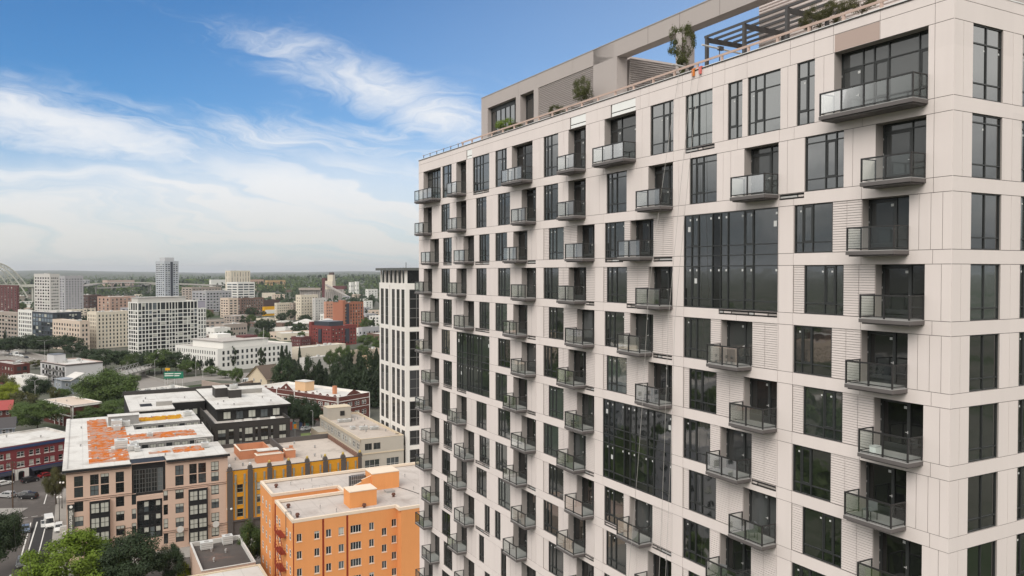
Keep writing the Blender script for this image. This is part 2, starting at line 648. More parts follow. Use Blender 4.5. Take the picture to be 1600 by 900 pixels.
for q in flats:
    paint.append((q[0], q[1], sill(q[2]), head(q[2]), 0.015, M_panel_b))
hj(CAM_H + 11.45)
for n in range(1, ROWS + 4):
    hj(head(n)); hj(sill(n))
PIL = [8.42, 9.38, 16.82, 17.78, 25.22, 26.23, 33.36, 34.46, 41.64, 42.68, 49.82, 50.85]
for n in range(1, ROWS + 1):
    if n <= 2:
        for u in (0.85, 4.9, 6.6, 8.85, 12.9, 13.5, 17.3, 20.9, 25.7, 27.0, 30.4, 33.9, 38.9, 42.2, 47.0, 50.4):
            inside = any(q[0] - 0.05 < u < q[1] + 0.05 and q[2] == n for q in wins + doors)
            if not inside:
                vj(u, sill(n), head(n))
    for u in PIL + [0.45 if n % 2 == 0 else 0.95]:
        if n > 2:
            vj(u, sill(n), head(n))
    if n % 2 and n > 2:
        vj(0.42, sill(n), head(n)); vj(1.5, sill(n), head(n))
    for u in (0.85, 4.4, 8.42, 9.4, 12.4, 16.8, 17.8, 21.5, 25.2, 30.0, 34.0, 42.2, 50.3):
        vj(u, head(n + 1), sill(n))
    for q in flats:
        if q[2] == n:
            m_ = (q[0] + q[1]) / 2
            vj(m_, sill(n), head(n)); vj(q[0] + 0.02, sill(n), head(n)); vj(q[1] - 0.02, sill(n), head(n))
for u in (0.85, 3.5, 6.05, 7.2, 8.7, 11.7, 13.4, 14.4, 17.0, 20.2, 21.1, 26.0, 30.5):
    vj(u, CAM_H + 11.45, ZT - 0.05)
    vj(u, head(1), CAM_H + 11.45)
paint.append((3.52, 5.97, head(1) + 0.02, CAM_H + 11.43, 0.006, M_brownpanel))
for u0, u1 in ((27.42, 29.45), (21.6, 24.3), (46.25, 47.4)):          # boards not yet clad
    paint.append((u0, u1 + 0.06, head(1) + 0.02, CAM_H + 11.43, 0.08, M_exposed))
    paint.append((u0, u1 - 0.06, head(1) + 0.30, CAM_H + 11.42, 0.02, M_white))
    paint.append((u0, u1 - 0.06, head(1) + 0.03, head(1) + 0.24, 0.02, M_white))
EXPOSED = [(7.75, 9.36, 2), (17.85, 19.7, 3), (22.9, 25.0, 3), (50.9, 52.95, 3), (42.75, 45.6, 3), (34.55, 35.9, 3), (26.3, 27.38, 4), (21.4, 22.5, 4),
           (9.46, 13.8, 4), (17.85, 19.7, 5), (50.9, 52.95, 5), (42.75, 45.6, 5), (34.55, 35.9, 5), (26.3, 28.2, 8), (22.2, 25.0, 9),
           (50.9, 52.95, 7), (42.75, 45.6, 9), (50.9, 52.95, 9), (34.55, 35.9, 7), (26.3, 27.4, 6), (9.46, 11.2, 7), (17.85, 19.7, 9),
           (34.55, 35.9, 9), (47.6, 49.7, 7), (42.75, 45.6, 11), (50.9, 52.95, 11), (26.3, 28.2, 10), (14.2, 16.7, 1), (42.8, 46.0, 1)]
for u0, u1, n in EXPOSED:
    paint.append((u0, u1, sill(n) - 0.30, sill(n) - 0.02, 0.09, M_exposed))
for q in wins:
    paint.append((q[0], q[1], sill(q[2]), head(q[2]), 0.16, None))
for q in doors:
    paint.append((q[0], q[1], sill(q[2]), head(q[2]), REC, None))
for q in cws:
    paint.append((q[0], q[1], sill(q[3]), head(q[2]), 0.12, None))
for q in ribs:
    paint.append((q[0], q[1], sill(q[2]), head(q[2]), 0.10, M_panel_b))
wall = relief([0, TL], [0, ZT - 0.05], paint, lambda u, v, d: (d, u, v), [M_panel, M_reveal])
# recess ceilings/floors get the same taupe as their jambs (reveal faces above); now the short street front
F2 = []
F2W = [(1.32, 3.52), (5.02, 7.20), (8.70, 10.9), (12.4, 14.6), (16.1, 18.3), (19.8, 22.0)]
for n in range(1, 21):
    for z in (head(n), sill(n)):
        F2.append((0.012, TW, z - J / 2, z + J / 2, 0.02, M_joint))
    for u in (0.66, 4.28, 4.98):
        F2.append((u - J / 2, u + J / 2, sill(n), head(n), 0.02, M_joint))
F2.append((0.012, TW, CAM_H + 11.45 - J / 2, CAM_H + 11.45 + J / 2, 0.02, M_joint))
for n in range(1, 11):
    for u0, u1 in F2W:
        F2.append((u0, u1, sill(n), head(n), 0.16, None))
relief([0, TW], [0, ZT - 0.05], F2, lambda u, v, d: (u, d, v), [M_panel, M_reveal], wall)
wall.poly([(0, TL, 0), (TW, TL, 0), (TW, TL, ZT), (0, TL, ZT)], M_panel)
wall.poly([(TW, 0, 0), (TW, TL, 0), (TW, TL, ZT), (TW, 0, ZT)], M_panel)
for q in (0,):
    wall.box(-0.02, 0.35, -0.02, TL + 0.02, ZT - 0.05, ZT, M_capw)
    wall.box(0.35, TW, -0.02, 0.35, ZT - 0.05, ZT, M_capw)
wall.box(-0.035, -0.02, -0.02, TL + 0.02, ZT - 0.10, ZT - 0.04, M_exposed)
wall.build('wall', tower)
rf = MB()
rf.box(0.3, TW, 0.3, TL - 0.02, ZT - 0.55, ZT - 0.30, M_deckroof)
roof = rf.build('roof', tower)
# steel brackets left showing in the bands that still wait for their panels
for u0, u1, n in EXPOSED:
    b = MB()
    z = sill(n) - 0.16
    b.box(-0.03, 0.04, u0 + 0.03, u1 - 0.03, z + 0.085, z + 0.115, M_rail)
    b.box(-0.03, 0.04, u0 + 0.03, u1 - 0.03, z - 0.105, z - 0.075, M_rail)
    y = u0 + 0.06
    i = n
    while y < u1 - 0.12:
        w_ = min((0.55, 0.9, 0.32, 1.2)[i % 4], u1 - 0.06 - y)
        b.box(0.02, 0.07, y, y + w_, z - 0.055, z + 0.04, (M_galv, M_reveal, M_panel_b)[i % 3])
        y += w_ + 0.09
        i += 1
    b.build('floor_bracket', tower)

# ---------------------------------------------------------------- windows
CACHE = {}


def bars(mb, y0, y1, z0, z1, t, x0, x1, m):
    mb.box(x0, x1, y0, y0 + t, z0, z1, m)
    mb.box(x0, x1, y1 - t, y1, z0, z1, m)
    mb.box(x0, x1, y0 + t, y1 - t, z0, z0 + t, m)
    mb.box(x0, x1, y0 + t, y1 - t, z1 - t, z1, m)


def glazing(w, h, pattern, row, x0=0.07, door=False):
    """frame, panes and paper labels of one glazed unit; y runs from the right jamb, so the pattern is read backwards"""
    key = (round(w, 2), round(h, 2), pattern, min(row, 3), x0)
    if key in CACHE:
        return CACHE[key]
    wt = {'N': 0.62, 'C': 0.80, 'L': 1.55, 'D': 1.25, 'F': 0.85}
    cols = {'DOOR': 'DF', 'WIDE': 'DNCLC' if w > 4 else 'DLN', 'CN': 'CN', 'NCL': 'NCL', 'LCN': 'LCN', 'NCLC': 'NCNL', 'PAIR': 'FF'}[pattern]
    tot = sum(wt[c] for c in cols)
    fr, gl, st = MB(), MB(), MB()
    x1 = x0 + 0.09
    bars(fr, 0, w, 0, h, 0.055, x0, x1, M_frame)
    y = w
    trans = {1: 0.25, 2: 0.13}.get(row, 0)
    low = 0.215
    for c in cols:
        cw = w * wt[c] / tot
        ya, yb = y - cw, y
        y -= cw
        if ya > 0.02:
            fr.box(x0, x1, ya - 0.0275, ya + 0.0275, 0.055, h - 0.055, M_frame)
        zz = [0.055]
        if c != 'D':
            zz.append(h * low)
        if trans:
            zz.append(h * (1 - trans))
        zz.append(h - 0.055)
        for z in zz[1:-1]:
            fr.box(x0 + 0.004, x1 - 0.004, ya + 0.0275, yb - 0.0275, z - 0.0275, z + 0.0275, M_frame)
        for i in range(len(zz) - 1):
            gx = x0 + 0.05
            gl.poly([(gx, yb, zz[i]), (gx, ya, zz[i]), (gx, ya, zz[i + 1]), (gx, yb, zz[i + 1])], M_doorglass if door else M_glass)
        big = 0 if c == 'D' else 1
        za, zb = zz[big], zz[big + 1]
        if c in 'CD':
            bars(fr, ya + 0.03, yb - 0.03, za + 0.025, zb - 0.025, 0.075 if c == 'C' else 0.11, x0 + 0.018, x0 + 0.052, M_frame)
            if c == 'D':
                fr.box(x0 + 0.018, x0 + 0.052, ya + 0.14, yb - 0.14, za + 0.1, za + 0.34, M_frame)
                for zh in (0.3, 0.55, 0.85):
                    st.box(x0 - 0.004, x0 + 0.01, yb - 0.045, yb - 0.02, za + (zb - za) * zh, za + (zb - za) * zh + 0.09, M_galv)
        yr = ya + (0.17 if c in 'CD' else 0.10)
        if (len(st.f) // 6 + row + int(w * 10)) % 4 == 1:
            continue
        s = 0.085 if c != 'D' else 0.12
        st.box(x0 + 0.044, x0 + 0.0485, yr, yr + s * 1.15, zb - 0.22 - s, zb - 0.22, M_sticker)
    for i_, f_ in enumerate(st.f):
        gl.poly([st.v[j_] for j_ in f_], st.mats[st.mi[i_]])
    CACHE[key] = (fr.mesh('window_frame'), gl.mesh('pane'))
    return CACHE[key]


def dist_px(u, z, w, h):
    P = TC + D1 * u
    P.z = z
    d = P - Vector((0, 0, CAM_H))
    return w * h / max(1.0, d.length) ** 3


units = []        # (size, loc, rot, w, h, pattern, row)
for q in wins:
    w_, h_ = q[1] - q[0], head(q[2]) - sill(q[2])
    units.append((dist_px(q[0], head(q[2]), w_, h_), (0, q[0], sill(q[2])), 0.0, w_, h_, q[3], q[2]))
for n in range(1, 11):
    for i, (u0, u1) in enumerate(F2W):
        if n < 10 and i < 2:
            units.append((1.0, (u1, 0, sill(n)), pi / 2, u1 - u0, head(n) - sill(n), 'PAIR' if i == 0 else 'NCL', n))
        else:
            units.append((1e-9, (u1, 0, sill(n)), pi / 2, u1 - u0, head(n) - sill(n), 'PAIR', n))
units.sort(key=lambda q: -q[0])
rest = MB()
for k, (_, loc, rot, w_, h_, pat, row) in enumerate(units):
    fr, gl = glazing(w_, h_, pat, row)
    if k < 98:
        o = put('window', fr, tower, loc, rot)
        put('pane', gl, o)
    else:
        R = Matrix.Translation(loc) @ Matrix.Rotation(rot, 4, 'Z')
        for me in (fr, gl):
            for p in me.polygons:
                rest.poly([R @ me.vertices[i].co for i in p.vertices], me.materials[p.material_index])
o = rest.build('window', tower)
o['kind'] = 'stuff'

# ---------------------------------------------------------------- two-storey curtain walls
for u0, u1, na, nb in cws:
    z0, z1 = sill(nb), head(na)
    w_, h_ = u1 - u0, z1 - z0
    fr, gl, st = MB(), MB(), MB()
    bars(fr, 0, w_, 0, h_, 0.06, 0.02, 0.12, M_frame)
    zs = [0.06, 0.52, 2.44, 3.04, 3.60, h_ - 0.06]
    for z in zs[1:-1]:
        fr.box(0.025, 0.115, 0.06, w_ - 0.06, z - 0.03, z + 0.03, M_frame)
    pat = [0.09, 0.08, 0.16, 0.09, 0.08, 0.17, 0.09, 0.24]
    y = w_
    for i, c in enumerate(pat):
        cw = w_ * c
        ya, yb = y - cw, y
        y -= cw
        if i < len(pat) - 1:
            fr.box(0.012, 0.122, ya - 0.03, ya + 0.03, 0.06, h_ - 0.06, M_frame)
        for j in range(len(zs) - 1):
            if i == 3:
                gl.poly([(0.07, yb, zs[j]), (0.07, ya, zs[j]), (0.07, ya, zs[j + 1]), (0.07, yb, zs[j + 1])], M_doorglass)
            else:
                gl.poly([(0.07, yb, zs[j]), (0.07, ya, zs[j]), (0.07, ya, zs[j + 1]), (0.07, yb, zs[j + 1])], M_glass)
            if j in (1, 4):
                if i in (1, 6):
                    bars(fr, ya + 0.03, yb - 0.03, zs[j] + 0.03, zs[j + 1] - 0.03, 0.06, 0.035, 0.068, M_frame)
                st.box(0.062, 0.0665, ya + 0.1, ya + 0.22, zs[j + 1] - 0.3, zs[j + 1] - 0.18, M_sticker)
                if (i * 3 + j) % 7 == 4:
                    st.box(0.062, 0.0665, ya + 0.15, ya + 0.36, zs[j] + 0.9, zs[j] + 1.2, M_sticker)
    o = fr.build('curtain_wall', tower, (0, u0, z0))
    for i_, f_ in enumerate(st.f):
        gl.poly([st.v[j_] for j_ in f_], M_sticker)
    gl.build('pane', o)

# ---------------------------------------------------------------- ribbed infill panels
def rib_mesh(w, h, pitch, m, depth=0.035, x=0.055, lap=0.004):
    b = MB()
    k = int(round(h / pitch))
    p = h / k
    parts = max(1, int(round(w / 0.95)))
    for s in range(parts):
        y0 = w * s / parts + 0.012
        y1 = w * (s + 1) / parts - 0.012
        for i in range(k):
            za, zb = i * p, (i + 1) * p
            xa, xb = x, x + depth
            g_ = p * 0.20
            b.poly([(xa, y1, za + g_), (xa, y0, za + g_), (xa, y0, zb), (xa, y1, zb)], m)
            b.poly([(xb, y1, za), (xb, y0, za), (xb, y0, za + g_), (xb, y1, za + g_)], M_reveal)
            b.poly([(xa, y1, za + g_), (xa, y0, za + g_), (xb, y0, za + g_), (xb, y1, za + g_)], M_reveal)  # rib underside and gap coloured darker to deepen their shading
            b.poly([(xa, y1, za), (xa, y0, za), (xb, y0, za), (xb, y1, za)], m)
    return b.mesh('ribbed_panel')


RC = {}
for u0, u1, n in ribs:
    key = (round(u1 - u0, 2), round(head(n) - sill(n), 2))
    if key not in RC:
        RC[key] = rib_mesh(key[0], key[1], 0.122, M_panel, 0.045, 0.045, 0.010)
    put('ribbed_panel', RC[key], tower, (0, u0, sill(n)))

# ---------------------------------------------------------------- balconies and their doors
BD = 1.02
BC = {}


def balcony_meshes(W):
    key = round(W, 2)
    if key in BC:
        return BC[key]
    sl = MB()
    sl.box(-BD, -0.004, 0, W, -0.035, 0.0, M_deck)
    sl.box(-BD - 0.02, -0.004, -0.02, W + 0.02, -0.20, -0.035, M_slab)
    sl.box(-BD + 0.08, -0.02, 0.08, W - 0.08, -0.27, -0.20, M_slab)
    rl = MB()
    npan = max(2, int(round(W / 1.2)))
    H = 1.07
    xs = -BD + 0.03
    for i in range(npan + 1):
        y = 0.03 + (W - 0.06) * i / npan
        rl.box(xs - 0.032, xs + 0.032, y - 0.032, y + 0.032, 0, H - 0.04, M_rail)
    for y in (0.03, W - 0.03):
        rl.box(-0.06, -0.012, y - 0.02, y + 0.02, 0, H - 0.04, M_rail)
        rl.box(xs, -0.012, y - 0.03, y + 0.03, H - 0.045, H, M_rail)
        rl.box(xs + 0.025, -0.06, y - 0.015, y + 0.015, 0.07, 0.10, M_rail)
    rl.box(xs - 0.035, xs + 0.035, 0, W, H - 0.065, H + 0.004, M_rail)
    rl.box(xs - 0.02, xs + 0.02, 0.05, W - 0.05, 0.06, 0.105, M_rail)
    pans = []
    pw = (W - 0.06) / npan
    p = MB()
    p.poly([(0, 0.03, 0.10), (0, pw - 0.03, 0.10), (0, pw - 0.03, H - 0.05), (0, 0.03, H - 0.05)], M_clear)
    pm = p.mesh('glass_panel')
    for i in range(npan):
        pans.append((pm, (xs, 0.03 + pw * i, 0), 0.0))
    p = MB()
    p.poly([(xs + 0.03, 0, 0.10), (-0.065, 0, 0.10), (-0.065, 0, H - 0.05), (xs + 0.03, 0, H - 0.05)], M_clear)
    sm = p.mesh('glass_panel')
    pans.append((sm, (0, 0.03, 0), 0.0))
    pans.append((sm, (0, W - 0.03, 0), 0.0))
    BC[key] = (sl.mesh('balcony'), rl.mesh('railing'), pans)
    return BC[key]


hm = MB()
hm.box(-0.03, 0.0, -0.015, 0.015, -0.06, 0.06, M_galv)
hm.box(-0.05, -0.03, -0.012, 0.10, -0.012, 0.012, M_galv)
HM = hm.mesh('handle')
for u0, u1, n, pat in doors:
    W = u1 - u0
    h_ = head(n) - sill(n)
    fr, gl = glazing(W, h_, pat, n, x0=REC - 0.10, door=True)
    o = put('balcony_door', fr, tower, (0, u0, sill(n)))
    put('pane', gl, o)
    tot = {'DOOR': 2.10, 'WIDE': 5.77 if W > 4 else 3.42}[pat]
    put('handle', HM, o, (REC - 0.08, W - W * 1.25 / tot + 0.09, 1.0))
    sl, rl, pans = balcony_meshes(W)
    o = put('balcony', sl, tower, (0, u0, sill(n) + 0.02))
    put('railing', rl, o)
    for me, loc, r in pans:
        put('glass_panel', me, o, loc, r)
    # recess floor slab, a touch above the sill
b = MB()
for u0, u1, n, pat in doors:
    b.box(0.004, REC - 0.1, u0 + 0.004, u1 - 0.004, sill(n) + 0.004, sill(n) + 0.02, M_deck)
b.build('recess_floor', tower)
m_ = MB(); m_.box(-0.2, 0.2, -0.16, 0.16, 0, 0.34, M_white); m_.box(-0.21, 0.21, -0.17, 0.17, 0.34, 0.38, M_sticker)
tag(m_.build('storage_box', None, TC + D1 * 3.0 + D2 * -0.72 + Vector((0, 0, sill(6) + 0.025)), GA), 'small white box left on a balcony near the tower corner', 'box')
rn = random.Random(77)
M_cush = mat('cushion', (0.16, 0.165, 0.17), 0.9, 0.1, 0.1)
ci = 0
for u0, u1, n, pat in doors:
    if n >= 6 and rn.random() < 0.28 and ci < 12:
        ci += 1
        uu = u0 + (u1 - u0) * rn.uniform(0.35, 0.7)
        r_ = thing('balcony_chair', 'small dark metal chair standing on a lower tower balcony', 'chair', TC + D1 * uu + D2 * -0.6 + Vector((0, 0, sill(n) + 0.022)), GA + rn.uniform(-0.6, 0.6), 'chairs on the tower balconies')
        m_ = MB(); m_.box(-0.24, 0.24, -0.24, 0.24, 0.42, 0.46, M_cush); m_.build('seat', r_)
        m_ = MB(); m_.box(0.20, 0.24, -0.24, 0.24, 0.46, 0.88, M_cush); m_.build('backrest', r_)
        for x_ in (-0.22, 0.22):
            for y_ in (-0.22, 0.22):
                m_ = MB(); m_.box(x_ - 0.015, x_ + 0.015, y_ - 0.015, y_ + 0.015, 0, 0.42, M_rail); m_.build('leg', r_)

# ---------------------------------------------------------------- roof-top storey with its portal frames
PS = 2.5
zb, zt = CAM_H + 15.75, CAM_H + 16.92
zf = ZT - 0.32
pent = MB()
pp = [(42.39, 48.0, zf, zb, 0.55, None), (39.19, 41.57, zf, zb, 0.75, None), (30.14, 38.42, zf, zb, 0.12, M_pentrib)]
for u in (48.6, 41.9, 38.8, 33.0, 27.45):
    pp.append((u - 0.012, u + 0.012, zb, zt, 0.02, M_joint))
relief([30.14, 49.35], [zf, zt], pp, lambda u, v, d: (PS + d, u, v), [M_pent, M_pent], pent)
XB = PS + 0.95
pent.box(PS, XB, 12.5, 30.14, zb, zt, M_pent)                         # the long beam of the portals
for u in (23.5, 20.2, 16.5):
    pent.box(PS - 0.004, PS, u - 0.012, u + 0.012, zb + 0.01, zt - 0.01, M_joint)
for u0, u1 in ((27.10, 27.81), (19.83, 20.58)):
    pent.box(PS + 0.002, XB - 0.002, u0, u1, zf, zb, M_pent)
pent.box(PS - 0.03, PS + 0.4, 12.5, 49.37, zt, zt + 0.06, M_reveal)
pent.box(PS + 0.3, 14.0, 30.14, 49.35, zb + 0.1, zt - 0.003, M_pent)       # roof of the enclosed part
pent.poly([(PS, 49.35, zf), (14, 49.35, zf), (14, 49.35, zt), (PS, 49.35, zt)], M_pent)
pent.poly([(14, 30.14, zf), (14, 49.35, zf), (14, 49.35, zt), (14, 30.14, zt)], M_pent)
pent.box(PS + 0.002, 5.0, 12.5, 13.2, zf, zb, M_pent) if 0 else None
pent.build('penthouse', tower)


def rib_wall(name, p0, p1, z0, z1, pitch, m, depth=0.06):
    """horizontally ribbed wall between two plan points"""
    b = MB()
    k = int((z1 - z0) / pitch)
    dx, dy = p1[0] - p0[0], p1[1] - p0[1]
    L = sqrt(dx * dx + dy * dy)
    nx, ny = -dy / L, dx / L
    for i in range(k):
        za = z0 + i * pitch
        zb_ = za + pitch
        q = [(0, za), (depth, za + pitch * 0.35), (depth, za + pitch * 0.75), (0, zb_)]
        for (d0, a0), (d1_, a1) in zip(q, q[1:]):
            b.poly([(p0[0] + nx * d0, p0[1] + ny * d0, a0), (p1[0] + nx * d0, p1[1] + ny * d0, a0),
                    (p1[0] + nx * d1_, p1[1] + ny * d1_, a1), (p0[0] + nx * d1_, p0[1] + ny * d1_, a1)], m)
    return b.build(name, tower)


rib_wall('ribbed_screen', (PS + 0.09, 30.14), (PS + 0.09, 38.42), zf, zb, 0.15, M_pentrib, 0.05)
rib_wall('ribbed_screen', (14.0, 30.1), (PS + 0.12, 30.1), zf, zb - 0.05, 0.15, M_pentrib, 0.05)
rib_wall('ribbed_screen', (XB + 0.1, 26.9), (20.0, 26.9), zf, zb - 0.02, 0.16, M_pentrib, 0.06)
rib_wall('ribbed_screen', (5.0, 1.2), (5.0, 15.67), zf, CAM_H + 19.5, 0.19, M_panel_b, 0.07)
rib_wall('ribbed_screen', (5.0, 15.67), (16.0, 15.67), zf, CAM_H + 19.5, 0.19, M_panel_b, 0.07)
# backs of the two screens that stand in the open
b = MB()
b.box(5.03, 16.0, 1.2, 15.64, zf, CAM_H + 19.5, M_pent)
b.box(XB + 0.2, 20.0, 26.96, 30.0, zf, zb - 0.03, M_pent)
b.build('plant_room', tower)
for u0, u1, x0, n in ((42.39, 48.0, 0.40, 6), (39.19, 41.57, 0.6, 2)):
    w_, h_ = u1 - u0, zb - zf
    fr, gl = MB(), MB()
    bars(fr, 0, w_, 0, h_, 0.07, x0, x0 + 0.1, M_frame)
    fr.box(x0, x0 + 0.1, 0.07, w_ - 0.07, h_ - 0.42, h_ - 0.07, M_frame)
    for i in range(1, n):
        fr.box(x0, x0 + 0.1, w_ * i / n - 0.05, w_ * i / n + 0.05, 0.07, h_ - 0.07, M_frame)
    gl.poly([(x0 + 0.05, w_, 0), (x0 + 0.05, 0, 0), (x0 + 0.05, 0, h_), (x0 + 0.05, w_, h_)], M_glass)
    o = fr.build('storefront', tower, (PS, u0, zf))
    gl.build('pane', o)

# timber guard rail along the parapet, dark line-post rail at the far end
rails = MB()
for k in range(24):
    u = 1.5 + k * 2.05
    if u < 48.9:
        rails.box(0.10, 0.22, u - 0.06, u + 0.06, ZT + 0.001, ZT + 0.42, M_timber)
rails.box(0.09, 0.15, 1.0, 48.9, ZT + 0.30, ZT + 0.42, M_timber)
rails.build('guard_rail', tower)
rails = MB()
for k in range(6):
    u = 49.6 + k * 1.75
    rails.box(0.10, 0.15, u - 0.025, u + 0.025, ZT + 0.001, ZT + 0.40, M_rail)
    rails.box(0.06, 0.19, u - 0.06, u + 0.06, ZT + 0.33, ZT + 0.40, M_timber)
rails.rod((0.12, 48.9, ZT + 0.36), (0.12, 58.5, ZT + 0.36), 0.018, M_rail)
rails.build('cable_rail', tower)

# pergola of dark steel standing on the terrace
pg = thing('pergola', 'dark steel pergola frame on the roof terrace behind the timber rail', 'pergola', TC + D2 * 1.3 + D1 * 10.1 + Vector((0, 0, zf)), GA)
Hp = CAM_H + 14.15 - zf
for y in (0, 3.12, 6.2):
    for x in (0, 3.1):
        m_ = MB(); m_.box(x - 0.09, x + 0.09, y - 0.09, y + 0.09, 0, Hp, M_steel); m_.build('post', pg)
    m_ = MB(); m_.box(0.09, 3.01, y - 0.06, y + 0.06, Hp - 0.28, Hp - 0.004, M_steel); m_.build('cross_beam', pg)
for x in (0.0, 0.78, 1.55, 2.33, 3.1):
    m_ = MB(); m_.box(x - 0.04, x + 0.04, -1.6, 6.4, Hp + 0.003, Hp + 0.14, M_steel); m_.build('rafter', pg)

# ---------------------------------------------------------------- ropes of the window-cleaning crew
M_rope = mat('rope', (0.42, 0.40, 0.38), 0.8, 0.2)
def rope(u_top, u_bot, label, z_bot, ztop=None):
    P = lambda u, x, z: TC + D1 * u + D2 * x + Vector((0, 0, z))
    b = MB()
    pts = [(u_top, 0.12, ZT + 0.30), (u_top, -0.10, ZT + 0.03)]
    for i in range(1, 13):
        t = i / 12
        pts.append((u_top + (u_bot - u_top) * (t + 0.03 * sin(t * 9)), -0.12 - 1.15 * min(1, t * 3), ZT + (z_bot - ZT) * t))
    base = P(*pts[0])
    for p, q in zip(pts, pts[1:]):
        b.rod(P(*p) - base, P(*q) - base, 0.011, M_rope, 5)
    o = b.build('rope', None, base)
    tag(o, label, 'rope', 'ropes hanging down the long facade')


rope(15.95, 18.2, 'grey rope tied to the terrace rail, left of the pair hung beside the pergola', 30.0)
rope(15.35, 17.6, 'grey rope tied to the terrace rail, right of the pair hung beside the pergola', 30.0)
rope(17.2, 21.4, 'slack grey rope hanging past the tall curtain wall at mid height of the tower', 34.0)
for u, lab in ((15.95, 'orange sling on the parapet at the left rope'), (15.35, 'pink sling on the parapet at the right rope')):
    b = MB()
    c = (0.62, 0.20, 0.04) if u > 15.5 else (0.65, 0.16, 0.14)
    mm = mat('sling_%d' % int(u * 100), c, 0.8, 0.2)
    b.box(-0.06, 0.0, -0.1, 0.1, -0.40, 0.0, mm)
    b.box(-0.03, 0.14, -0.12, 0.12, 0.0, 0.05, mm)
    tag(b.build('sling', None, TC + D1 * u + Vector((0, 0, ZT)) + D2 * -0.05, GA), lab, 'sling')
# steel davit arms lying across the rail
for (u, z, lab) in ((17.5, ZT + 0.62, 'steel outrigger arm reaching over the rail by the potted tree'), (14.9, ZT + 1.15, 'steel outrigger arm fixed under the pergola')):
    b = MB()
    b.rod((-0.35, 0, 0.0), (2.9, 0, -0.12), 0.055, M_galv, 8)
    b.box(0.9, 1.25, -0.09, 0.09, -0.13, 0.09, M_steel)
    b.rod((1.0, 0, -0.1), (1.0, 0, -(z - ZT) - 0.28), 0.03, M_steel, 6)
    tag(b.build('outrigger', None, TC + D1 * u + Vector((0, 0, z)), GA), lab, 'outrigger')
# =====================================================================================================
# CITY KIT
# =====================================================================================================
GB = GA + radians(25.0)                     # the older grid north of here is turned by a quarter of a right angle
E2 = Vector((cos(GB), sin(GB), 0))
E1 = Vector((-sin(GB), cos(GB), 0))
G_city = glass_mat('city_glass', (0.022, 0.025, 0.026), 1.6, 0.05, 0.004, 0.6, 0.25)
G_far = glass_mat('far_glass', (0.030, 0.034, 0.037), 1.5, 0.12, 0.0, 0.5, 0.1)
M_blind = mat('blind', (0.42, 0.42, 0.37), 0.8, 0.2, 0.15, 0.3)
M_wframe = mat('white_frame', (0.70, 0.69, 0.66), 0.6, 0.3, 0.05)
M_gframe = mat('grey_frame', (0.16, 0.16, 0.155), 0.6, 0.3, 0.05)
M_bframe = mat('black_frame', (0.02, 0.02, 0.02), 0.5, 0.4, 0.05)
M_roofw = mat('white_membrane', (0.55, 0.53, 0.50), 0.85, 0.15, 0.10, 0.5, 0.16, 0.09, stain=(0.17, 0.46, 0.74, (0.36, 0.33, 0.30)), seams=0.10)
M_roofp = mat('pinkish_membrane', (0.46, 0.41, 0.375), 0.85, 0.15, 0.09, 0.5, 0.12, 0.08, stain=(0.17, 0.47, 0.74, (0.32, 0.275, 0.245)), seams=0.09)
M_roofg = mat('grey_membrane', (0.40, 0.37, 0.345), 0.9, 0.1, 0.10, 0.5, 0.12, 0.06, stain=(0.2, 0.5, 0.75, (0.24, 0.22, 0.20)))
M_roofd = mat('dark_roof', (0.085, 0.075, 0.07), 0.9, 0.1, 0.15, 0.5, 0.25, 0.08, stain=(0.16, 0.5, 0.7, (0.16, 0.105, 0.085)))
M_unit = mat('unit_metal', (0.52, 0.52, 0.50), 0.55, 0.4, 0.08, 1.0)
M_duct = mat('duct_metal', (0.30, 0.29, 0.28), 0.55, 0.4, 0.12, 1.0)
WC = {}


def win_mesh(w, h, fm, gm, nx=1, ny=1, x0=0.10, t=0.06, blind=0.0, name='window'):
    """small window: frame bars, pane and maybe a drawn blind; outward is -x, y along the wall"""
    key = (round(w, 2), round(h, 2), fm.name, gm.name, nx, ny, x0, t, blind)
    if key not in WC:
        b = MB()
        bars(b, 0, w, 0, h, t, x0 - 0.05, x0 + 0.05, fm)
        for i in range(1, nx):
            b.box(x0 - 0.045, x0 + 0.045, w * i / nx - t / 2, w * i / nx + t / 2, t, h - t, fm)
        for j in range(1, ny):
            b.box(x0 - 0.04, x0 + 0.04, t, w - t, h * j / ny - t / 2, h * j / ny + t / 2, fm)
        b.poly([(x0 + 0.01, w - t, t), (x0 + 0.01, t, t), (x0 + 0.01, t, h - t), (x0 + 0.01, w - t, h - t)], gm)
        if blind:
            b.poly([(x0 + 0.004, w - t, h - t - (h - 2 * t) * blind), (x0 + 0.004, t, h - t - (h - 2 * t) * blind), (x0 + 0.004, t, h - t), (x0 + 0.004, w - t, h - t)], M_blind)
        WC[key] = b.mesh(name)
    return WC[key]


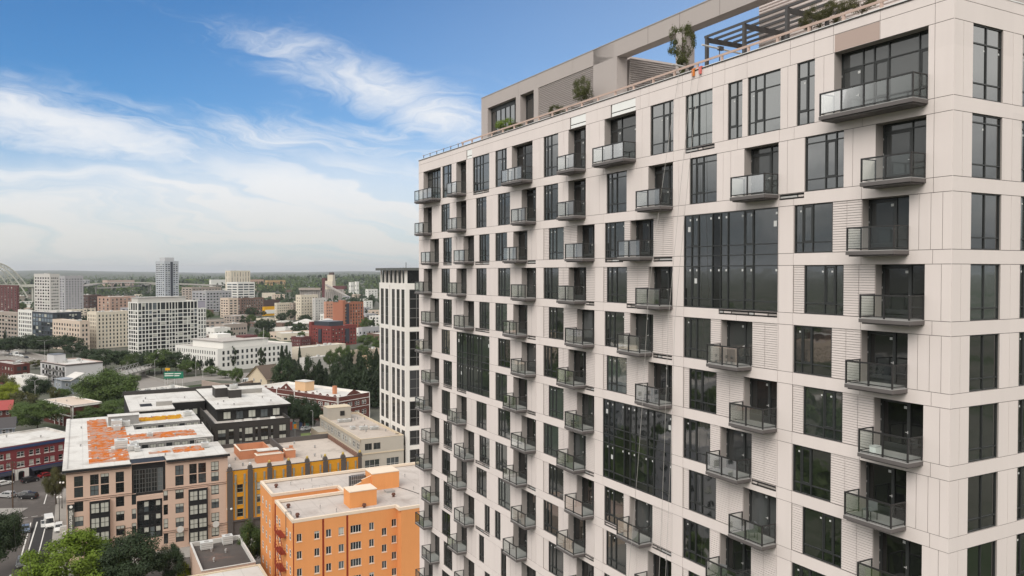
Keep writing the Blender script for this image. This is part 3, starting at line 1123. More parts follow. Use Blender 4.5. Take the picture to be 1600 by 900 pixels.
class Bld:
    """one building: local x along its front, local y back from it, z up"""
    def __init__(self, name, label, cat, K, ang, W, D, H, wall, roof=None, group=None, parapet=0.7, cap=None):
        self.root = thing(name, label, cat, Vector((K.x, K.y, 0)), ang, group)
        self.W, self.D, self.H, self.m, self.par = W, D, H, wall, parapet
        self.wall = MB()
        self.count = 0
        self.rest = MB()
        self.done = set()
        self.roofm = roof or M_roofw
        self.cap = cap or wall
        self.rnd = random.Random(name + label)

    def P(self, side):
        W, D = self.W, self.D
        return {'front': lambda u, v, d: (u, d, v), 'left': lambda u, v, d: (d, u, v),
                'right': lambda u, v, d: (W - d, u, v), 'back': lambda u, v, d: (u, D - d, v)}[side]

    def L(self, side):
        return self.W if side in ('front', 'back') else self.D

    def place(self, side, u0, u1, z, me, inset=0.0):
        if side == 'front':
            loc, r = (u1, inset, z), pi / 2
        elif side == 'left':
            loc, r = (inset, u0, z), 0.0
        elif side == 'right':
            loc, r = (self.W - inset, u1, z), pi
        else:
            loc, r = (u0, self.D - inset, z), -pi / 2
        if self.count < 96:
            self.count += 1
            return put('window', me, self.root, loc, r)
        R = Matrix.Translation(loc) @ Matrix.Rotation(r, 4, 'Z')
        for p in me.polygons:
            self.rest.poly([R @ me.vertices[i].co for i in p.vertices], me.materials[p.material_index])

    def facade(self, side, wins=(), paint=(), reveal=0.14, z0=0.0, z1=None, u0=0.0, u1=None, rev=None, inset=0.0):
        """wins: (u0,u1,v0,v1,frame,glass,nx,ny,blindchance)"""
        z1 = self.H if z1 is None else z1
        u1 = self.L(side) if u1 is None else u1
        pts = [p for p in paint]
        ok = []
        for q in wins:
            if q[0] > u0 + 0.05 and q[1] < u1 - 0.05 and q[2] > z0 + 0.02 and q[3] < z1 - 0.02:
                pts.append((q[0], q[1], q[2], q[3], reveal, None))
                ok.append(q)
        P0 = self.P(side)
        relief([u0, u1], [z0, z1], pts, lambda u, v, d: P0(u, v, d + inset), [self.m, rev or self.m], self.wall)
        for q in ok:
            fm, gm = q[4], q[5]
            nx = q[6] if len(q) > 6 else 1
            ny = q[7] if len(q) > 7 else 1
            bc = q[8] if len(q) > 8 else 0.0
            bl = self.rnd.choice((0.3, 0.5, 0.9)) if self.rnd.random() < bc else 0.0
            self.place(side, q[0], q[1], q[2], win_mesh(q[1] - q[0], q[3] - q[2], fm, gm, nx, ny, reveal - 0.03, q[9] if len(q) > 9 else 0.06, bl), inset)
        self.done.add(side)
        return self

    def grid(self, side, n, zs, w, h, fm, gm, m0=1.0, m1=1.0, nx=1, ny=1, blind=0.25, t=0.06, **kw):
        """regular rows of windows: n across, sills at zs"""
        L = self.L(side)
        pitch = (L - m0 - m1) / n
        ws = []
        for z in zs:
            for i in range(n):
                c = m0 + pitch * (i + 0.5)
                ws.append((c - w / 2, c + w / 2, z, z + h, fm, gm, nx, ny, blind, t))
        return self.facade(side, ws, **kw)

    def finish(self, roofbox=None, units=0, vents=0):
        W, D, H, p = self.W, self.D, self.H, self.par
        for s in ('front', 'left', 'right', 'back'):
            if s not in self.done:
                P = self.P(s)
                L = self.L(s)
                self.wall.poly([P(0, 0, 0), P(L, 0, 0), P(L, H, 0), P(0, H, 0)], self.m)
        t = 0.3
        if p > 0:
            for x0, x1, y0, y1 in ((0, W, 0, t), (0, W, D - t, D), (0, t, t, D - t), (W - t, W, t, D - t)):
                e = 0.06
                self.wall.box(x0 - (e if x0 == 0 else 0), x1 + (e if x1 == W else 0), y0 - (e if y0 == 0 else 0), y1 + (e if y1 == D else 0), H + 0.002, H + 0.12, self.cap)
            for x0, x1, y0, y1 in ((t, W - t, t - 0.002, t), (t, W - t, D - t, D - t + 0.002), (t - 0.002, t, t, D - t), (W - t, W - t + 0.002, t, D - t)):
                self.wall.box(x0, x1, y0, y1, H - p - 0.1, H + 0.001, self.cap)
        o = self.wall.build('wall', self.root)
        r = MB()
        r.box(0.05, W - 0.05, 0.05, D - 0.05, H - p - 0.25, H - p, self.roofm)
        self.roof = r.build('roof', self.root)
        rn = self.rnd
        for k in range(units):
            x, y = rn.uniform(0.15, 0.8) * W, rn.uniform(0.15, 0.8) * D
            self.unit(x, y, rn.uniform(1.2, 2.6), rn.uniform(1.0, 2.0), rn.uniform(0.8, 1.5))
        for k in range(vents):
            self.vent(rn.uniform(0.08, 0.9) * W, rn.uniform(0.08, 0.9) * D)
        if self.rest.f:
            o = self.rest.build('window', self.root)
            o['kind'] = 'stuff'
        return self

    def unit(self, x, y, w, d, h, z=None, name='rooftop_unit'):
        z = self.H - self.par if z is None else z
        b = MB()
        b.box(x, x + w, y, y + d, z + 0.15, z + h, M_unit)
        b.box(x - 0.05, x + w + 0.05, y - 0.05, y + d + 0.05, z + h, z + h + 0.06, M_unit)
        b.rod((x + w / 2, y + d / 2, z + h + 0.05), (x + w / 2, y + d / 2, z + h + 0.14), min(w, d) * 0.3, M_duct, 10)
        for i in range(3):
            b.box(x + 0.1, x + w - 0.1, y - 0.02, y, z + 0.3 + i * (h - 0.4) / 3, z + 0.3 + i * (h - 0.4) / 3 + 0.1, M_duct)
        for xx in (x + 0.05, x + w - 0.15):
            b.box(xx, xx + 0.1, y + 0.05, y + d - 0.05, z, z + 0.16, M_duct)
        return b.build(name, self.root)

    def vent(self, x, y, r=0.28, h=0.8, z=None, m=None):
        z = self.H - self.par if z is None else z
        m = m or M_duct
        b = MB()
        b.rod((x, y, z), (x, y, z + h * 0.6), r * 0.6, m, 8)
        b.rod((x, y, z + h * 0.55), (x, y, z + h), r, m, 8, r * 0.75)
        return b.build('roof_vent', self.root)

    def boxpart(self, name, x0, x1, y0, y1, z0, z1, m, top=None, lip=0.0):
        b = MB()
        b.box(x0, x1, y0, y1, z0, z1, m)
        if top:
            b.box(x0 - lip, x1 + lip, y0 - lip, y1 + lip, z1 + 0.001, z1 + 0.15, top)
        return b.build(name, self.root)


def corner(px, py, H, pxr, pxl, dx=D2, dy=D1):
    """nearest roof corner as seen in the photograph, and the lengths of the two walls that leave it"""
    K = at(px, py, H)
    return K, reach(K, dx, pxr), reach(K, dy, pxl)


# ------------------------------------------------------------------ trees
def leaf_mat(name, col, var=0.35):
    m = bpy.data.materials.new(name)
    m.use_nodes = True
    t = m.node_tree
    b = t.nodes['Principled BSDF']
    b.inputs['Roughness'].default_value = 0.6
    b.inputs['Specular IOR Level'].default_value = 0.25
    h = G(t)
    c = N(t, 'ShaderNodeTexCoord').outputs['Object']
    info = N(t, 'ShaderNodeObjectInfo').outputs['Random']
    n1 = h.noise(c, 0.55, 3, 0.6)
    n2 = h.noise(c, 4.0, 2, 0.6)
    v = h.m('ADD', h.m('MULTIPLY', h.m('SUBTRACT', n1, 0.5), 2.2 * var), h.m('MULTIPLY', h.m('SUBTRACT', n2, 0.5), 1.6 * var))
    v = h.m('ADD', h.m('ADD', v, 0.86), h.m('MULTIPLY', info, 0.28))
    hs = N(t, 'ShaderNodeHueSaturation')
    hs.inputs['Color'].default_value = tuple(col) + (1,)
    t.links.new(v, hs.inputs['Value'])
    t.links.new(h.m('ADD', 0.485, h.m('MULTIPLY', n1, 0.03)), hs.inputs['Hue'])
    t.links.new(hs.outputs[0], b.inputs['Base Color'])
    tl = N(t, 'ShaderNodeBsdfTranslucent')
    t.links.new(hs.outputs[0], tl.inputs['Color'])
    mx = N(t, 'ShaderNodeMixShader')
    mx.inputs[0].default_value = 0.25
    t.links.new(b.outputs[0], mx.inputs[1])
    t.links.new(tl.outputs[0], mx.inputs[2])
    t.links.new(mx.outputs[0], t.nodes['Material Output'].inputs['Surface'])
    return m


L_bright = leaf_mat('leaf_bright', (0.15, 0.22, 0.022))
L_mid = leaf_mat('leaf_mid', (0.072, 0.108, 0.028))
L_dark = leaf_mat('leaf_dark', (0.036, 0.056, 0.024))
L_lime = leaf_mat('leaf_lime', (0.23, 0.27, 0.02))
L_olive = leaf_mat('leaf_olive', (0.095, 0.095, 0.035))
L_gold = leaf_mat('leaf_gold', (0.22, 0.15, 0.025))
L_conif = leaf_mat('leaf_conifer', (0.030, 0.046, 0.022))
M_bark = mat('bark', (0.075, 0.058, 0.045), 0.95, 0.1, 0.25, 2.0)


def crown_mesh(kind, n_leaf, leaf, mtl, seed):
    """leaf-sized faces gathered in clumps through a crown of unit height 1 and width 1 (trunk shown below)"""
    rn = random.Random(seed)
    b = MB()
    cl = []
    if kind == 'round':
        nc = 46
        while len(cl) < nc:
            a, z = rn.uniform(0, 2 * pi), rn.uniform(-1, 1)
            r = rn.uniform(0.45, 1.0) ** 0.6
            q = sqrt(1 - z * z)
            lob = 1 + 0.16 * sin(3 * a + seed) + 0.1 * sin(5 * a + 2 * z * 3 + seed * 2)
            cl.append((0.44 * r * q * cos(a) * lob, 0.44 * r * q * sin(a) * lob, 0.60 + 0.36 * r * z * (1 if z > 0 else 0.8), rn.uniform(0.10, 0.165)))
    elif kind == 'spread':
        nc = 60
        for i in range(nc):
            a, r = rn.uniform(0, 2 * pi), sqrt(rn.random())
            top = 0.92 - 0.38 * r * r
            cl.append((0.46 * r * cos(a) * (1 + 0.15 * sin(4 * a + seed)), 0.46 * r * sin(a) * (1 + 0.15 * sin(4 * a + seed)), top - 0.52 * rn.random() ** 1.3, rn.uniform(0.075, 0.13)))
    elif kind == 'conifer':
        nc = 90
        for i in range(nc):
            z = 1 - (i + rn.random()) / nc * 0.93
            rr = (1 - z) ** 0.75 * 0.52 * rn.uniform(0.25, 1.0)
            a = i * 2.4 + rn.uniform(-0.4, 0.4)
            cl.append((rr * cos(a), rr * sin(a), z - 0.03 * rn.random() - rr * 0.12, 0.045 + 0.12 * (1 - z)))
    elif kind == 'column':
        nc = 60
        for i in range(nc):
            z = rn.uniform(0.08, 0.99)
            prof = (sin(pi * min(1, (1 - z) * 1.25 + 0.04)) ** 0.6) * 0.42
            a = rn.uniform(0, 2 * pi)
            rr = prof * sqrt(rn.random())
            cl.append((rr * cos(a), rr * sin(a), z, rn.uniform(0.06, 0.12)))
    per = max(3, n_leaf // len(cl))
    for cx, cy, cz, cr in cl:
        tone = rn.random()
        for k in range(per):
            d = Vector((rn.gauss(0, 1), rn.gauss(0, 1), rn.gauss(0, 0.75)))
            d.normalize()
            p = Vector((cx, cy, cz)) + d * cr * rn.uniform(0.35, 1.05)
            if p.z < 0.04:
                continue
            nrm = (d + Vector((rn.uniform(-.7, .7), rn.uniform(-.7, .7), rn.uniform(0.0, 1.1)))).normalized()
            u = nrm.orthogonal().normalized()
            v = nrm.cross(u)
            th = rn.uniform(0, 2 * pi)
            u, v = u * cos(th) + v * sin(th), v * cos(th) - u * sin(th)
            s = leaf * rn.uniform(0.6, 1.25)
            u, v = u * s, v * s * 0.7
            b.poly([p - u - v * 0.3, p - u * 0.1 - v, p + u - v * 0.2, p + u * 0.2 + v], mtl)
    return b.mesh('crown')


def trunk_mesh(kind, seed):
    rn = random.Random(seed)
    b = MB()
    top = 0.55 if kind in ('round', 'spread') else 0.9
    r0 = 0.022 if kind != 'spread' else 0.03
    pts = [Vector((0, 0, 0)), Vector((0.006, 0.004, top * 0.5)), Vector((-0.004, 0.006, top))]
    b.rod(pts[0], pts[1], r0, M_bark, 7, r0 * 0.72)
    b.rod(pts[1], pts[2], r0 * 0.72, M_bark, 7, r0 * 0.3)
    if kind in ('round', 'spread'):
        for i in range(9):
            a = i * 2.4 + rn.random()
            z0 = top * rn.uniform(0.45, 0.9)
            R = rn.uniform(0.2, 0.38)
            mid = Vector((cos(a) * R * 0.5, sin(a) * R * 0.5, z0 + 0.12))
            b.rod((0, 0, z0), mid, r0 * 0.45, M_bark, 5, r0 * 0.3)
            b.rod(mid, (cos(a) * R, sin(a) * R, z0 + rn.uniform(0.16, 0.3)), r0 * 0.3, M_bark, 5, r0 * 0.1)
    return b.mesh('trunk')


TREES = {}


def tree_proto(kind, mtl, lod, seed):
    key = (kind, mtl.name, lod, seed)
    if key not in TREES:
        n, leaf = {'near': (24000, 0.0135), 'mid': (4800, 0.026), 'far': (1500, 0.046), 'thin': (7000, 0.0145)}[lod]
        if kind in ('conifer', 'column'):
            leaf *= 1.1
        TREES[key] = (crown_mesh(kind, n, leaf, mtl, seed), trunk_mesh(kind, seed))
    return TREES[key]


def tree(px, py_top, h, w_px, kind, mtl, lod, label, group=None, seed=None, cat='tree', name='tree', z0=0.0, P=None):
    """a tree whose top is seen at (px, py_top) and whose crown is w_px wide in the photograph"""
    if P is None:
        P = at(px, py_top, h + z0)
    w = w_px * P.y / 1240.0
    sd = int(abs(px) * 7 + py_top * 3) % 3 if seed is None else seed
    cm, tm = tree_proto(kind, mtl, lod, sd)
    r = thing(name, label, cat, Vector((P.x, P.y, z0)), (px * 1.7) % 6.28, group)
    put('crown', cm, r, scale=(w, w, h))
    put('trunk', tm, r, scale=(h * 0.9, h * 0.9, h))
    return r


# ------------------------------------------------------------------ vehicles
M_tyre = mat('tyre', (0.02, 0.02, 0.02), 0.9, 0.2)
M_rim = mat('rim', (0.35, 0.35, 0.35), 0.4, 0.6)
M_lamp = mat('lamp_glass', (0.75, 0.75, 0.72), 0.2, 0.6)
M_tail = mat('tail_lamp', (0.35, 0.02, 0.015), 0.3, 0.5)
G_car = glass_mat('car_glass', (0.02, 0.022, 0.024), 1.6, 0.05, 0.0)


def paint_mat(name, col):
    return mat(name, col, 0.3, 0.6, 0.03, 1.0)


def car_meshes(kind, pm):
    """body, glasshouse and wheel of a car; length along +y (front), origin under its middle"""
    L, Wd, Hh = {'sedan': (4.6, 1.8, 1.45), 'suv': (4.7, 1.9, 1.72), 'van': (5.7, 2.05, 2.5), 'truck': (8.5, 2.4, 3.3)}[kind]
    hw = Wd / 2
    b = MB()
    gl = MB()
    if kind in ('sedan', 'suv'):
        belt = 0.92 if kind == 'sedan' else 1.08
        lower = [(-L / 2, 0.45), (-L / 2 + 0.05, belt - 0.05), (-L / 2 + 0.5, belt + 0.02), (L / 2 - 1.15, belt), (L / 2 - 0.25, belt - 0.14), (L / 2, 0.62), (L / 2 - 0.03, 0.32), (-L / 2 + 0.05, 0.30)]
        ra, rb = (-L / 2 + (0.95 if kind == 'sedan' else 0.35), L / 2 - 1.95) , None
        upper = [(-L / 2 + (0.35 if kind == 'sedan' else 0.08), belt), (ra[0], Hh - 0.04), (ra[0] + 0.5, Hh), (ra[1] - 0.1, Hh - 0.02), (L / 2 - 1.2, belt)]
    else:
        belt = 1.15 if kind == 'van' else 1.3
        lower = [(-L / 2, 0.45), (-L / 2, belt), (L / 2 - 0.9, belt), (L / 2 - 0.12, belt - 0.22), (L / 2, 0.55), (L / 2 - 0.05, 0.32), (-L / 2 + 0.03, 0.35)]
        upper = [(-L / 2 + 0.01, belt), (-L / 2 + 0.08, Hh), (L / 2 - 1.9, Hh), (L / 2 - 1.55, Hh - 0.12), (L / 2 - 0.85, belt)]

    def loft(prof, w0, w1, zref0, zref1, m, tgt, close=True):
        pts = []
        for sgn in (-1, 1):
            for y, z in prof:
                t = (z - zref0) / (zref1 - zref0)
                pts.append((sgn * (w0 + (w1 - w0) * max(0, min(1, t))), y, z))
        n = len(prof)
        for i in range(n):
            j = (i + 1) % n
            tgt.poly([pts[i], pts[j], pts[n + j], pts[n + i]], m)
        tgt.poly(pts[:n], m)
        tgt.poly(pts[n:][::-1], m)
    loft(lower, hw * 0.97, hw, 0.3, belt, pm, b)
    loft(upper, hw * 0.95, hw * (0.76 if kind in ('sedan', 'suv') else 0.88), belt, Hh, pm, b)
    # glass laid just proud of the cabin
    top = Hh - 0.12
    def side(y0, y1, y0t, y1t):
        for sgn in (-1, 1):
            xw0 = sgn * (hw * 0.95 + 0.006)
            k = (top - belt) / (Hh - belt)
            xw1 = sgn * (hw * (0.95 + ((0.76 if kind in ('sedan', 'suv') else 0.88) - 0.95) * k) + 0.006)
            gl.poly([(xw0, y0, belt + 0.05), (xw0, y1, belt + 0.05), (xw1, y1t, top), (xw1, y0t, top)], G_car)
    u = upper
    if kind in ('sedan', 'suv'):
        mid = 0.0 if kind == 'sedan' else -0.1
        side(mid + 0.05, u[4][0] - 0.28, mid + 0.05, u[3][0] - 0.1)
        side(u[0][0] + 0.45, mid - 0.05, u[1][0] + 0.2, mid - 0.05)
    else:
        side(L / 2 - 2.0, u[4][0] - 0.25, L / 2 - 2.0, L / 2 - 1.65)
    fy0, fz0, fy1, fz1 = u[4][0], u[4][1], u[3][0], u[3][1]
    def lerp(a, c, t):
        return a + (c - a) * t
    off = 0.012
    gl.poly([(-hw * 0.86, lerp(fy0, fy1, .08) + off, lerp(fz0, fz1, .08) + off), (hw * 0.86, lerp(fy0, fy1, .08) + off, lerp(fz0, fz1, .08) + off),
             (hw * 0.72, lerp(fy0, fy1, .9) + off, lerp(fz0, fz1, .9) + off), (-hw * 0.72, lerp(fy0, fy1, .9) + off, lerp(fz0, fz1, .9) + off)], G_car)
    ry0, rz0, ry1, rz1 = u[0][0], u[0][1], u[1][0], u[1][1]
    if kind in ('sedan', 'suv'):
        gl.poly([(-hw * 0.8, lerp(ry0, ry1, .12) - off, lerp(rz0, rz1, .12) + off), (hw * 0.8, lerp(ry0, ry1, .12) - off, lerp(rz0, rz1, .12) + off),
                 (hw * 0.68, lerp(ry0, ry1, .88) - off, lerp(rz0, rz1, .88) + off), (-hw * 0.68, lerp(ry0, ry1, .88) - off, lerp(rz0, rz1, .88) + off)], G_car)
    b.box(-hw * 0.6, hw * 0.6, L / 2 - 0.02, L / 2 + 0.012, 0.42, 0.58, M_bframe)
    wh = MB()
    wh.rod((-0.11, 0, 0), (0.11, 0, 0), 0.34 if kind != 'truck' else 0.48, M_tyre, 14)
    wh.rod((-0.12, 0, 0), (0.12, 0, 0), 0.20, M_rim, 10)
    hl = MB()
    hl.box(-0.18, 0.18, -0.05, 0.03, -0.07, 0.07, M_lamp)
    tl = MB()
    tl.box(-0.14, 0.14, -0.03, 0.03, -0.09, 0.09, M_tail)
    return b.mesh('body'), gl.mesh('windows'), wh.mesh('wheel'), hl.mesh('headlight'), tl.mesh('tail_light'), (L, hw, belt)


CARS = {}


def car(P, heading, kind, colname, col, label, group=None, cat='car', name='parked_car', lod=1):
    """heading: the way the front points, measured like a rotation about z from +y"""
    key = (kind, colname)
    if key not in CARS:
        CARS[key] = car_meshes(kind, paint_mat('paint_' + colname, col))
    bm_, gm_, wm_, hm_, tm_, (L, hw, belt) = CARS[key]
    r = thing(name, label, cat, P, heading, group)
    put('body', bm_, r)
    put('windows', gm_, r)
    zr = 0.34 if kind != 'truck' else 0.48
    for x in (-hw + 0.1, hw - 0.1):
        for y in (-L * 0.31, L * 0.32):
            put('wheel', wm_, r, (x, y, zr))
    if lod:
        for x in (-hw * 0.72, hw * 0.72):
            put('headlight', hm_, r, (x, L / 2 - 0.02, 0.66))
            put('tail_light', tm_, r, (x, -L / 2 + 0.0, 0.74))
    return r
# =====================================================================================================
# GROUND AND STREETS
# =====================================================================================================
M_asph = mat('asphalt', (0.098, 0.088, 0.082), 0.92, 0.15, 0.10, 0.8, 0.22, 0.06, stain=(0.05, 0.52, 0.62, (0.15, 0.135, 0.125)), bump=0.2)
M_asph2 = mat('fresh_asphalt', (0.042, 0.041, 0.042), 0.9, 0.15, 0.12, 0.8, 0.1, 0.06)
M_conc = mat('concrete', (0.30, 0.285, 0.265), 0.9, 0.15, 0.10, 0.7, 0.15, 0.05)
M_conc2 = mat('road_concrete', (0.235, 0.215, 0.195), 0.9, 0.15, 0.10, 0.3, 0.18, 0.03)
M_mark = mat('road_paint', (0.62, 0.61, 0.58), 0.8, 0.2, 0.18, 1.2)
M_markg = mat('green_paint', (0.10, 0.20, 0.10), 0.8, 0.2, 0.18, 1.2)
M_town = mat('town_ground', (0.105, 0.103, 0.085), 0.95, 0.1, 0.25, 0.02, 0.35, 0.006, stain=(0.009, 0.46, 0.58, (0.045, 0.062, 0.030)))
M_soil = mat('planted_soil', (0.055, 0.058, 0.030), 0.95, 0.1, 0.3, 0.3)


def AB(a, b, z=0.0):
    return D2 * a + D1 * b + Vector((0, 0, z))


b = MB()
R = 40000
rings = [0, 150, 400, 800, 1500, 2500, 4000, 7000, 12000, 20000, 40000]


def terrain(x, y):
    d = sqrt(x * x + y * y)
    t = max(0.0, min(1.0, (d - 1500) / 2600.0))
    t = t * t * (3 - 2 * t)
    az_ = atan2(x, y)
    h = t * (6 + 20 / (1 + math.exp(-(az_ + 0.30) * 14)))
    t2 = max(0.0, min(1.0, (d - 8000) / 9000.0))
    t2 = t2 * t2 * (3 - 2 * t2)
    h += t2 * (62 + 26 * sin(az_ * 9 + 1.0) + 14 * sin(az_ * 23 + 0.5) + 7 * sin(az_ * 57))
    return h * (1 if y > 0 else 0.3)


seg = 220
for i in range(len(rings) - 1):
    r0, r1 = rings[i], rings[i + 1]
    for k in range(seg):
        a0, a1 = 2 * pi * k / seg, 2 * pi * (k + 1) / seg
        q = []
        for r, a in ((r0, a0), (r1, a0), (r1, a1), (r0, a1)):
            x, y = r * sin(a), r * cos(a)
            q.append((x, y, terrain(x, y)))
        if r0 == 0:
            q = q[:3]
        b.poly(q, M_town)
structure(b.build('ground'))


def sheet(name, pts, z, m):
    s = MB()
    pts = [Vector((p[0], p[1], z)) for p in pts]
    n = sum((pts[i].x * pts[(i + 1) % len(pts)].y - pts[(i + 1) % len(pts)].x * pts[i].y) for i in range(len(pts)))
    s.poly(pts if n > 0 else pts[::-1], m)
    return structure(s.build(name))


# streets round the near blocks
sheet('road', [AB(-26, 60), AB(80, 60), AB(80, 252), AB(110, 300), AB(60, 400), AB(-60, 330), AB(-70, 250), AB(-26, 250)], 0.004, M_asph)


def pavement(pts, name='pavement', h=0.13):
    s = MB()
    xy = [(p.x, p.y) for p in pts]
    n = sum(xy[i][0] * xy[(i + 1) % len(xy)][1] - xy[(i + 1) % len(xy)][0] * xy[i][1] for i in range(len(xy)))
    if n < 0:
        xy = xy[::-1]
    s.prism(xy, 0.0, h, M_conc)
    return structure(s.build(name))


pavement([AB(-6.2, 187), AB(68, 187), AB(68, 232), AB(34, 232), AB(34, 268), AB(2, 268), AB(-6.2, 262)])
pavement([AB(12, 90), AB(70, 90), AB(70, 172), AB(12, 172)])
pavement([AB(-60, 80), AB(-19.5, 80), AB(-19.5, 216), AB(-60, 216)])
pavement([AB(72, 150), AB(130, 150), AB(130, 300), AB(72, 300)])
pavement([AB(35, 246), AB(62, 246), AB(66, 318), AB(13, 318), AB(13, 276), AB(35, 272)])
rl0 = at(0, 750, 0)
pavement([rl0 + E2 * -60 + E1 * -3.5, rl0 + E2 * 36 + E1 * -3.5, rl0 + E2 * 36 + E1 * 40, rl0 + E2 * -60 + E1 * 40])


def mark(a0, b0, a1, b1, w, name='lane_marking', m=None, z=0.008):
    P, Q = AB(a0, b0), AB(a1, b1)
    d = (Q - P).normalized()
    n = Vector((-d.y, d.x, 0)) * w / 2
    return sheet(name, [P - n, Q - n, Q + n, P + n], z, m or M_mark)


sheet('road', [AB(-10.9, 196), AB(-6.3, 196), AB(-6.3, 236), AB(-10.9, 236)], 0.008, M_asph2)
mark(-11.9, 205, -11.3, 232, 0.28)
mark(-10.8, 205, -9.9, 232, 0.28, z=0.012)
mark(-8.6, 205, -8.0, 225, 0.22, z=0.012)
mark(-9.0, 249, -8.6, 262, 0.25)
mark(-7.0, 258, -6.4, 259, 0.3)
mark(-9.4, 265, -8.5, 266.5, 0.35)
for k in range(3):
    mark(-12.6, 203.4 - k * 2.0, -5.9, 204.4 - k * 2.0, 0.65)
for k in range(5):
    mark(-18 + k * 2.2, 236.5 + k * 0.3, -16.6 + k * 2.2, 236.7 + k * 0.3, 0.22)
mark(-15.5, 184, -15.0, 193, 0.2)
mark(-13.6, 191, -13.0, 194, 0.5)
sheet('traffic_island', [AB(-24, 240), AB(-14, 243), AB(-12.5, 246.5), AB(-20, 250), AB(-25, 248)], 0.14, M_conc)

# =====================================================================================================
# NEAR BUILDINGS
# =====================================================================================================
# ---- orange rendered apartment block, U-shaped, with red downpipes and a fire escape
M_or = mat('orange_render', (0.66, 0.285, 0.106), 0.85, 0.15, 0.05, 0.4, 0.06, 0.08, streaks=0.06)
M_orc = mat('cream_coping', (0.66, 0.55, 0.44), 0.8, 0.2, 0.06)
M_redp = mat('red_pipe', (0.22, 0.03, 0.012), 0.6, 0.3, 0.1)
K = at(457, 814, 20.5)
B = Bld('apartment_building', 'orange rendered apartment block with cream copings and a red fire escape', 'apartment building', K, GA, 40, 29, 20.5, M_or, M_roofp)


def ux(px, py=None, z=18.0, K=None, d=D2, z0=0.0):
    """distance along a wall from corner K at which it meets image column px"""
    k = Vector((K.x, K.y, z))
    return reach(k, d, px)


def colspan(K, pairs, d=D2, z=12.0):
    return [tuple(sorted((ux(p, K=K, d=d, z=z), ux(q, K=K, d=d, z=z)))) for p, q in pairs]


cols = colspan(K, [(463.6, 471.6), (491.2, 499.2), (509.4, 517.6), (529, 537.4), (547.6, 564.4), (576.8, 584.4), (596.6, 604), (612, 619.4)], z=17.0)
ws = []
for i, (u0, u1) in enumerate(cols):
    top = 18.1 if i != 6 else 16.75
    for fl in range(6):
        z1_ = top - 3.0 * fl
        if z1_ < 2:
            continue
        ws.append((u0, u1, z1_ - 1.35, z1_, M_wframe, G_city, 4 if i == 4 else 2, 1, 0.28, 0.05))
paints = []
for px in ((457.2, 459.6), (503.6, 506.8), (541.2, 544.4)):
    u0 = max(0.06, ux(px[0], K=K, z=14))
    u1 = ux(px[1], K=K, z=14)
    paints.append((u0, u1, 0.1, 20.2, 0.03, M_redp))
B.facade('front', ws, paints, u1=18.9, reveal=0.16)
for q in ws:
    B.wall.box(q[0] - 0.08, q[1] + 0.08, -0.08, 0.0, q[2] - 0.12, q[2] - 0.01, M_orc)
ws = []
for y0 in (1.2, 3.8, 9.5, 11.6):
    for fl in range(6):
        z1_ = 18.1 - 3.0 * fl
        ws.append((y0, y0 + 0.95, z1_ - 1.35, z1_, M_wframe, G_city, 1, 2, 0.3, 0.05))
B.facade('left', ws, u1=13.8, reveal=0.05)
ws = []
for y0 in (19.4, 22.6, 26.0):
    for fl in range(6):
        z1_ = 18.1 - 3.0 * fl
        ws.append((y0, y0 + 0.95, z1_ - 1.35, z1_, M_wframe, G_city, 1, 2, 0.3, 0.05))
B.facade('left', ws, u0=18.0, u1=29, reveal=0.05, inset=0.3)
W_ = B.wall
q = lambda x0, y0, x1, y1: W_.poly([(x0, y0, 0), (x1, y1, 0), (x1, y1, 20.5), (x0, y0, 20.5)], M_or)
for e in ((18.9, 0, 18.9, -2), (18.9, -2, 40, -2), (40, -2, 40, 29), (40, 29, 0.3, 29), (0.3, 18, 13, 18), (13, 18, 13, 13.8), (13, 13.8, 0, 13.8)):
    q(*e)
for e in ((0, 18.9, 0, 0.4), (0, 0.4, 0.4, 13.4), (0, 13, 13.4, 13.8), (18.5, 40, -2, -1.6), (13, 13.4, 13.8, 18), (0.3, 13.4, 18, 18.4), (0.3, 0.7, 18.4, 28.6), (0.3, 40, 28.6, 29), (39.6, 40, -1.6, 28.6), (18.5, 18.9, -1.6, 0)):
    W_.box(e[0] - 0.05, e[1] + 0.05, e[2] - 0.05, e[3] + 0.05, 20.1, 20.62, M_orc)
wall_o = W_.build('wall', B.root)
r = MB()
r.prism([(0.2, 0.2), (19, 0.2), (19, -1.8), (39.8, -1.8), (39.8, 28.8), (0.5, 28.8), (0.5, 18.2), (13.2, 18.2), (13.2, 13.6), (0.2, 13.6)], 19.7, 20.0, M_or, M_roofp)
rf_o = r.build('roof', B.root)
B.boxpart('stair_house', 11.2, 16.3, 3.8, 7.6, 20.0, 22.9, M_or, M_orc, 0.06)
B.boxpart('lift_house', 18.6, 24.2, 13.2, 17.5, 20.0, 23.2, M_or, M_orc, 0.05)
m_ = MB()
for (x0, x1, z1_) in ((13.4, 15.0, 20.7), (15.0, 16.6, 21.3), (16.6, 18.6, 22.3)):
    m_.poly([(x0, 13.7, 20), (x1, 13.7, 20), (x1, 13.7, z1_ + 0.6), (x0, 13.7, z1_)], M_or)
    m_.poly([(x0, 13.7, z1_), (x1, 13.7, z1_ + 0.6), (x1, 14.0, z1_ + 0.6), (x0, 14.0, z1_)], M_orc)
m_.build('ramped_parapet', B.root)
m_ = MB()
for i in range(7):
    m_.box(15.6 + i * 0.42, 15.72 + i * 0.42, 17.0, 17.1, 20, 22.6, M_duct)
for z in (20.6, 21.5, 22.5):
    m_.box(15.5, 18.4, 17.02, 17.08, z, z + 0.1, M_duct)
m_.box(15.4, 18.5, 17.15, 18.2, 20, 22.2, M_steel)
m_.build('antenna_screen', B.root)
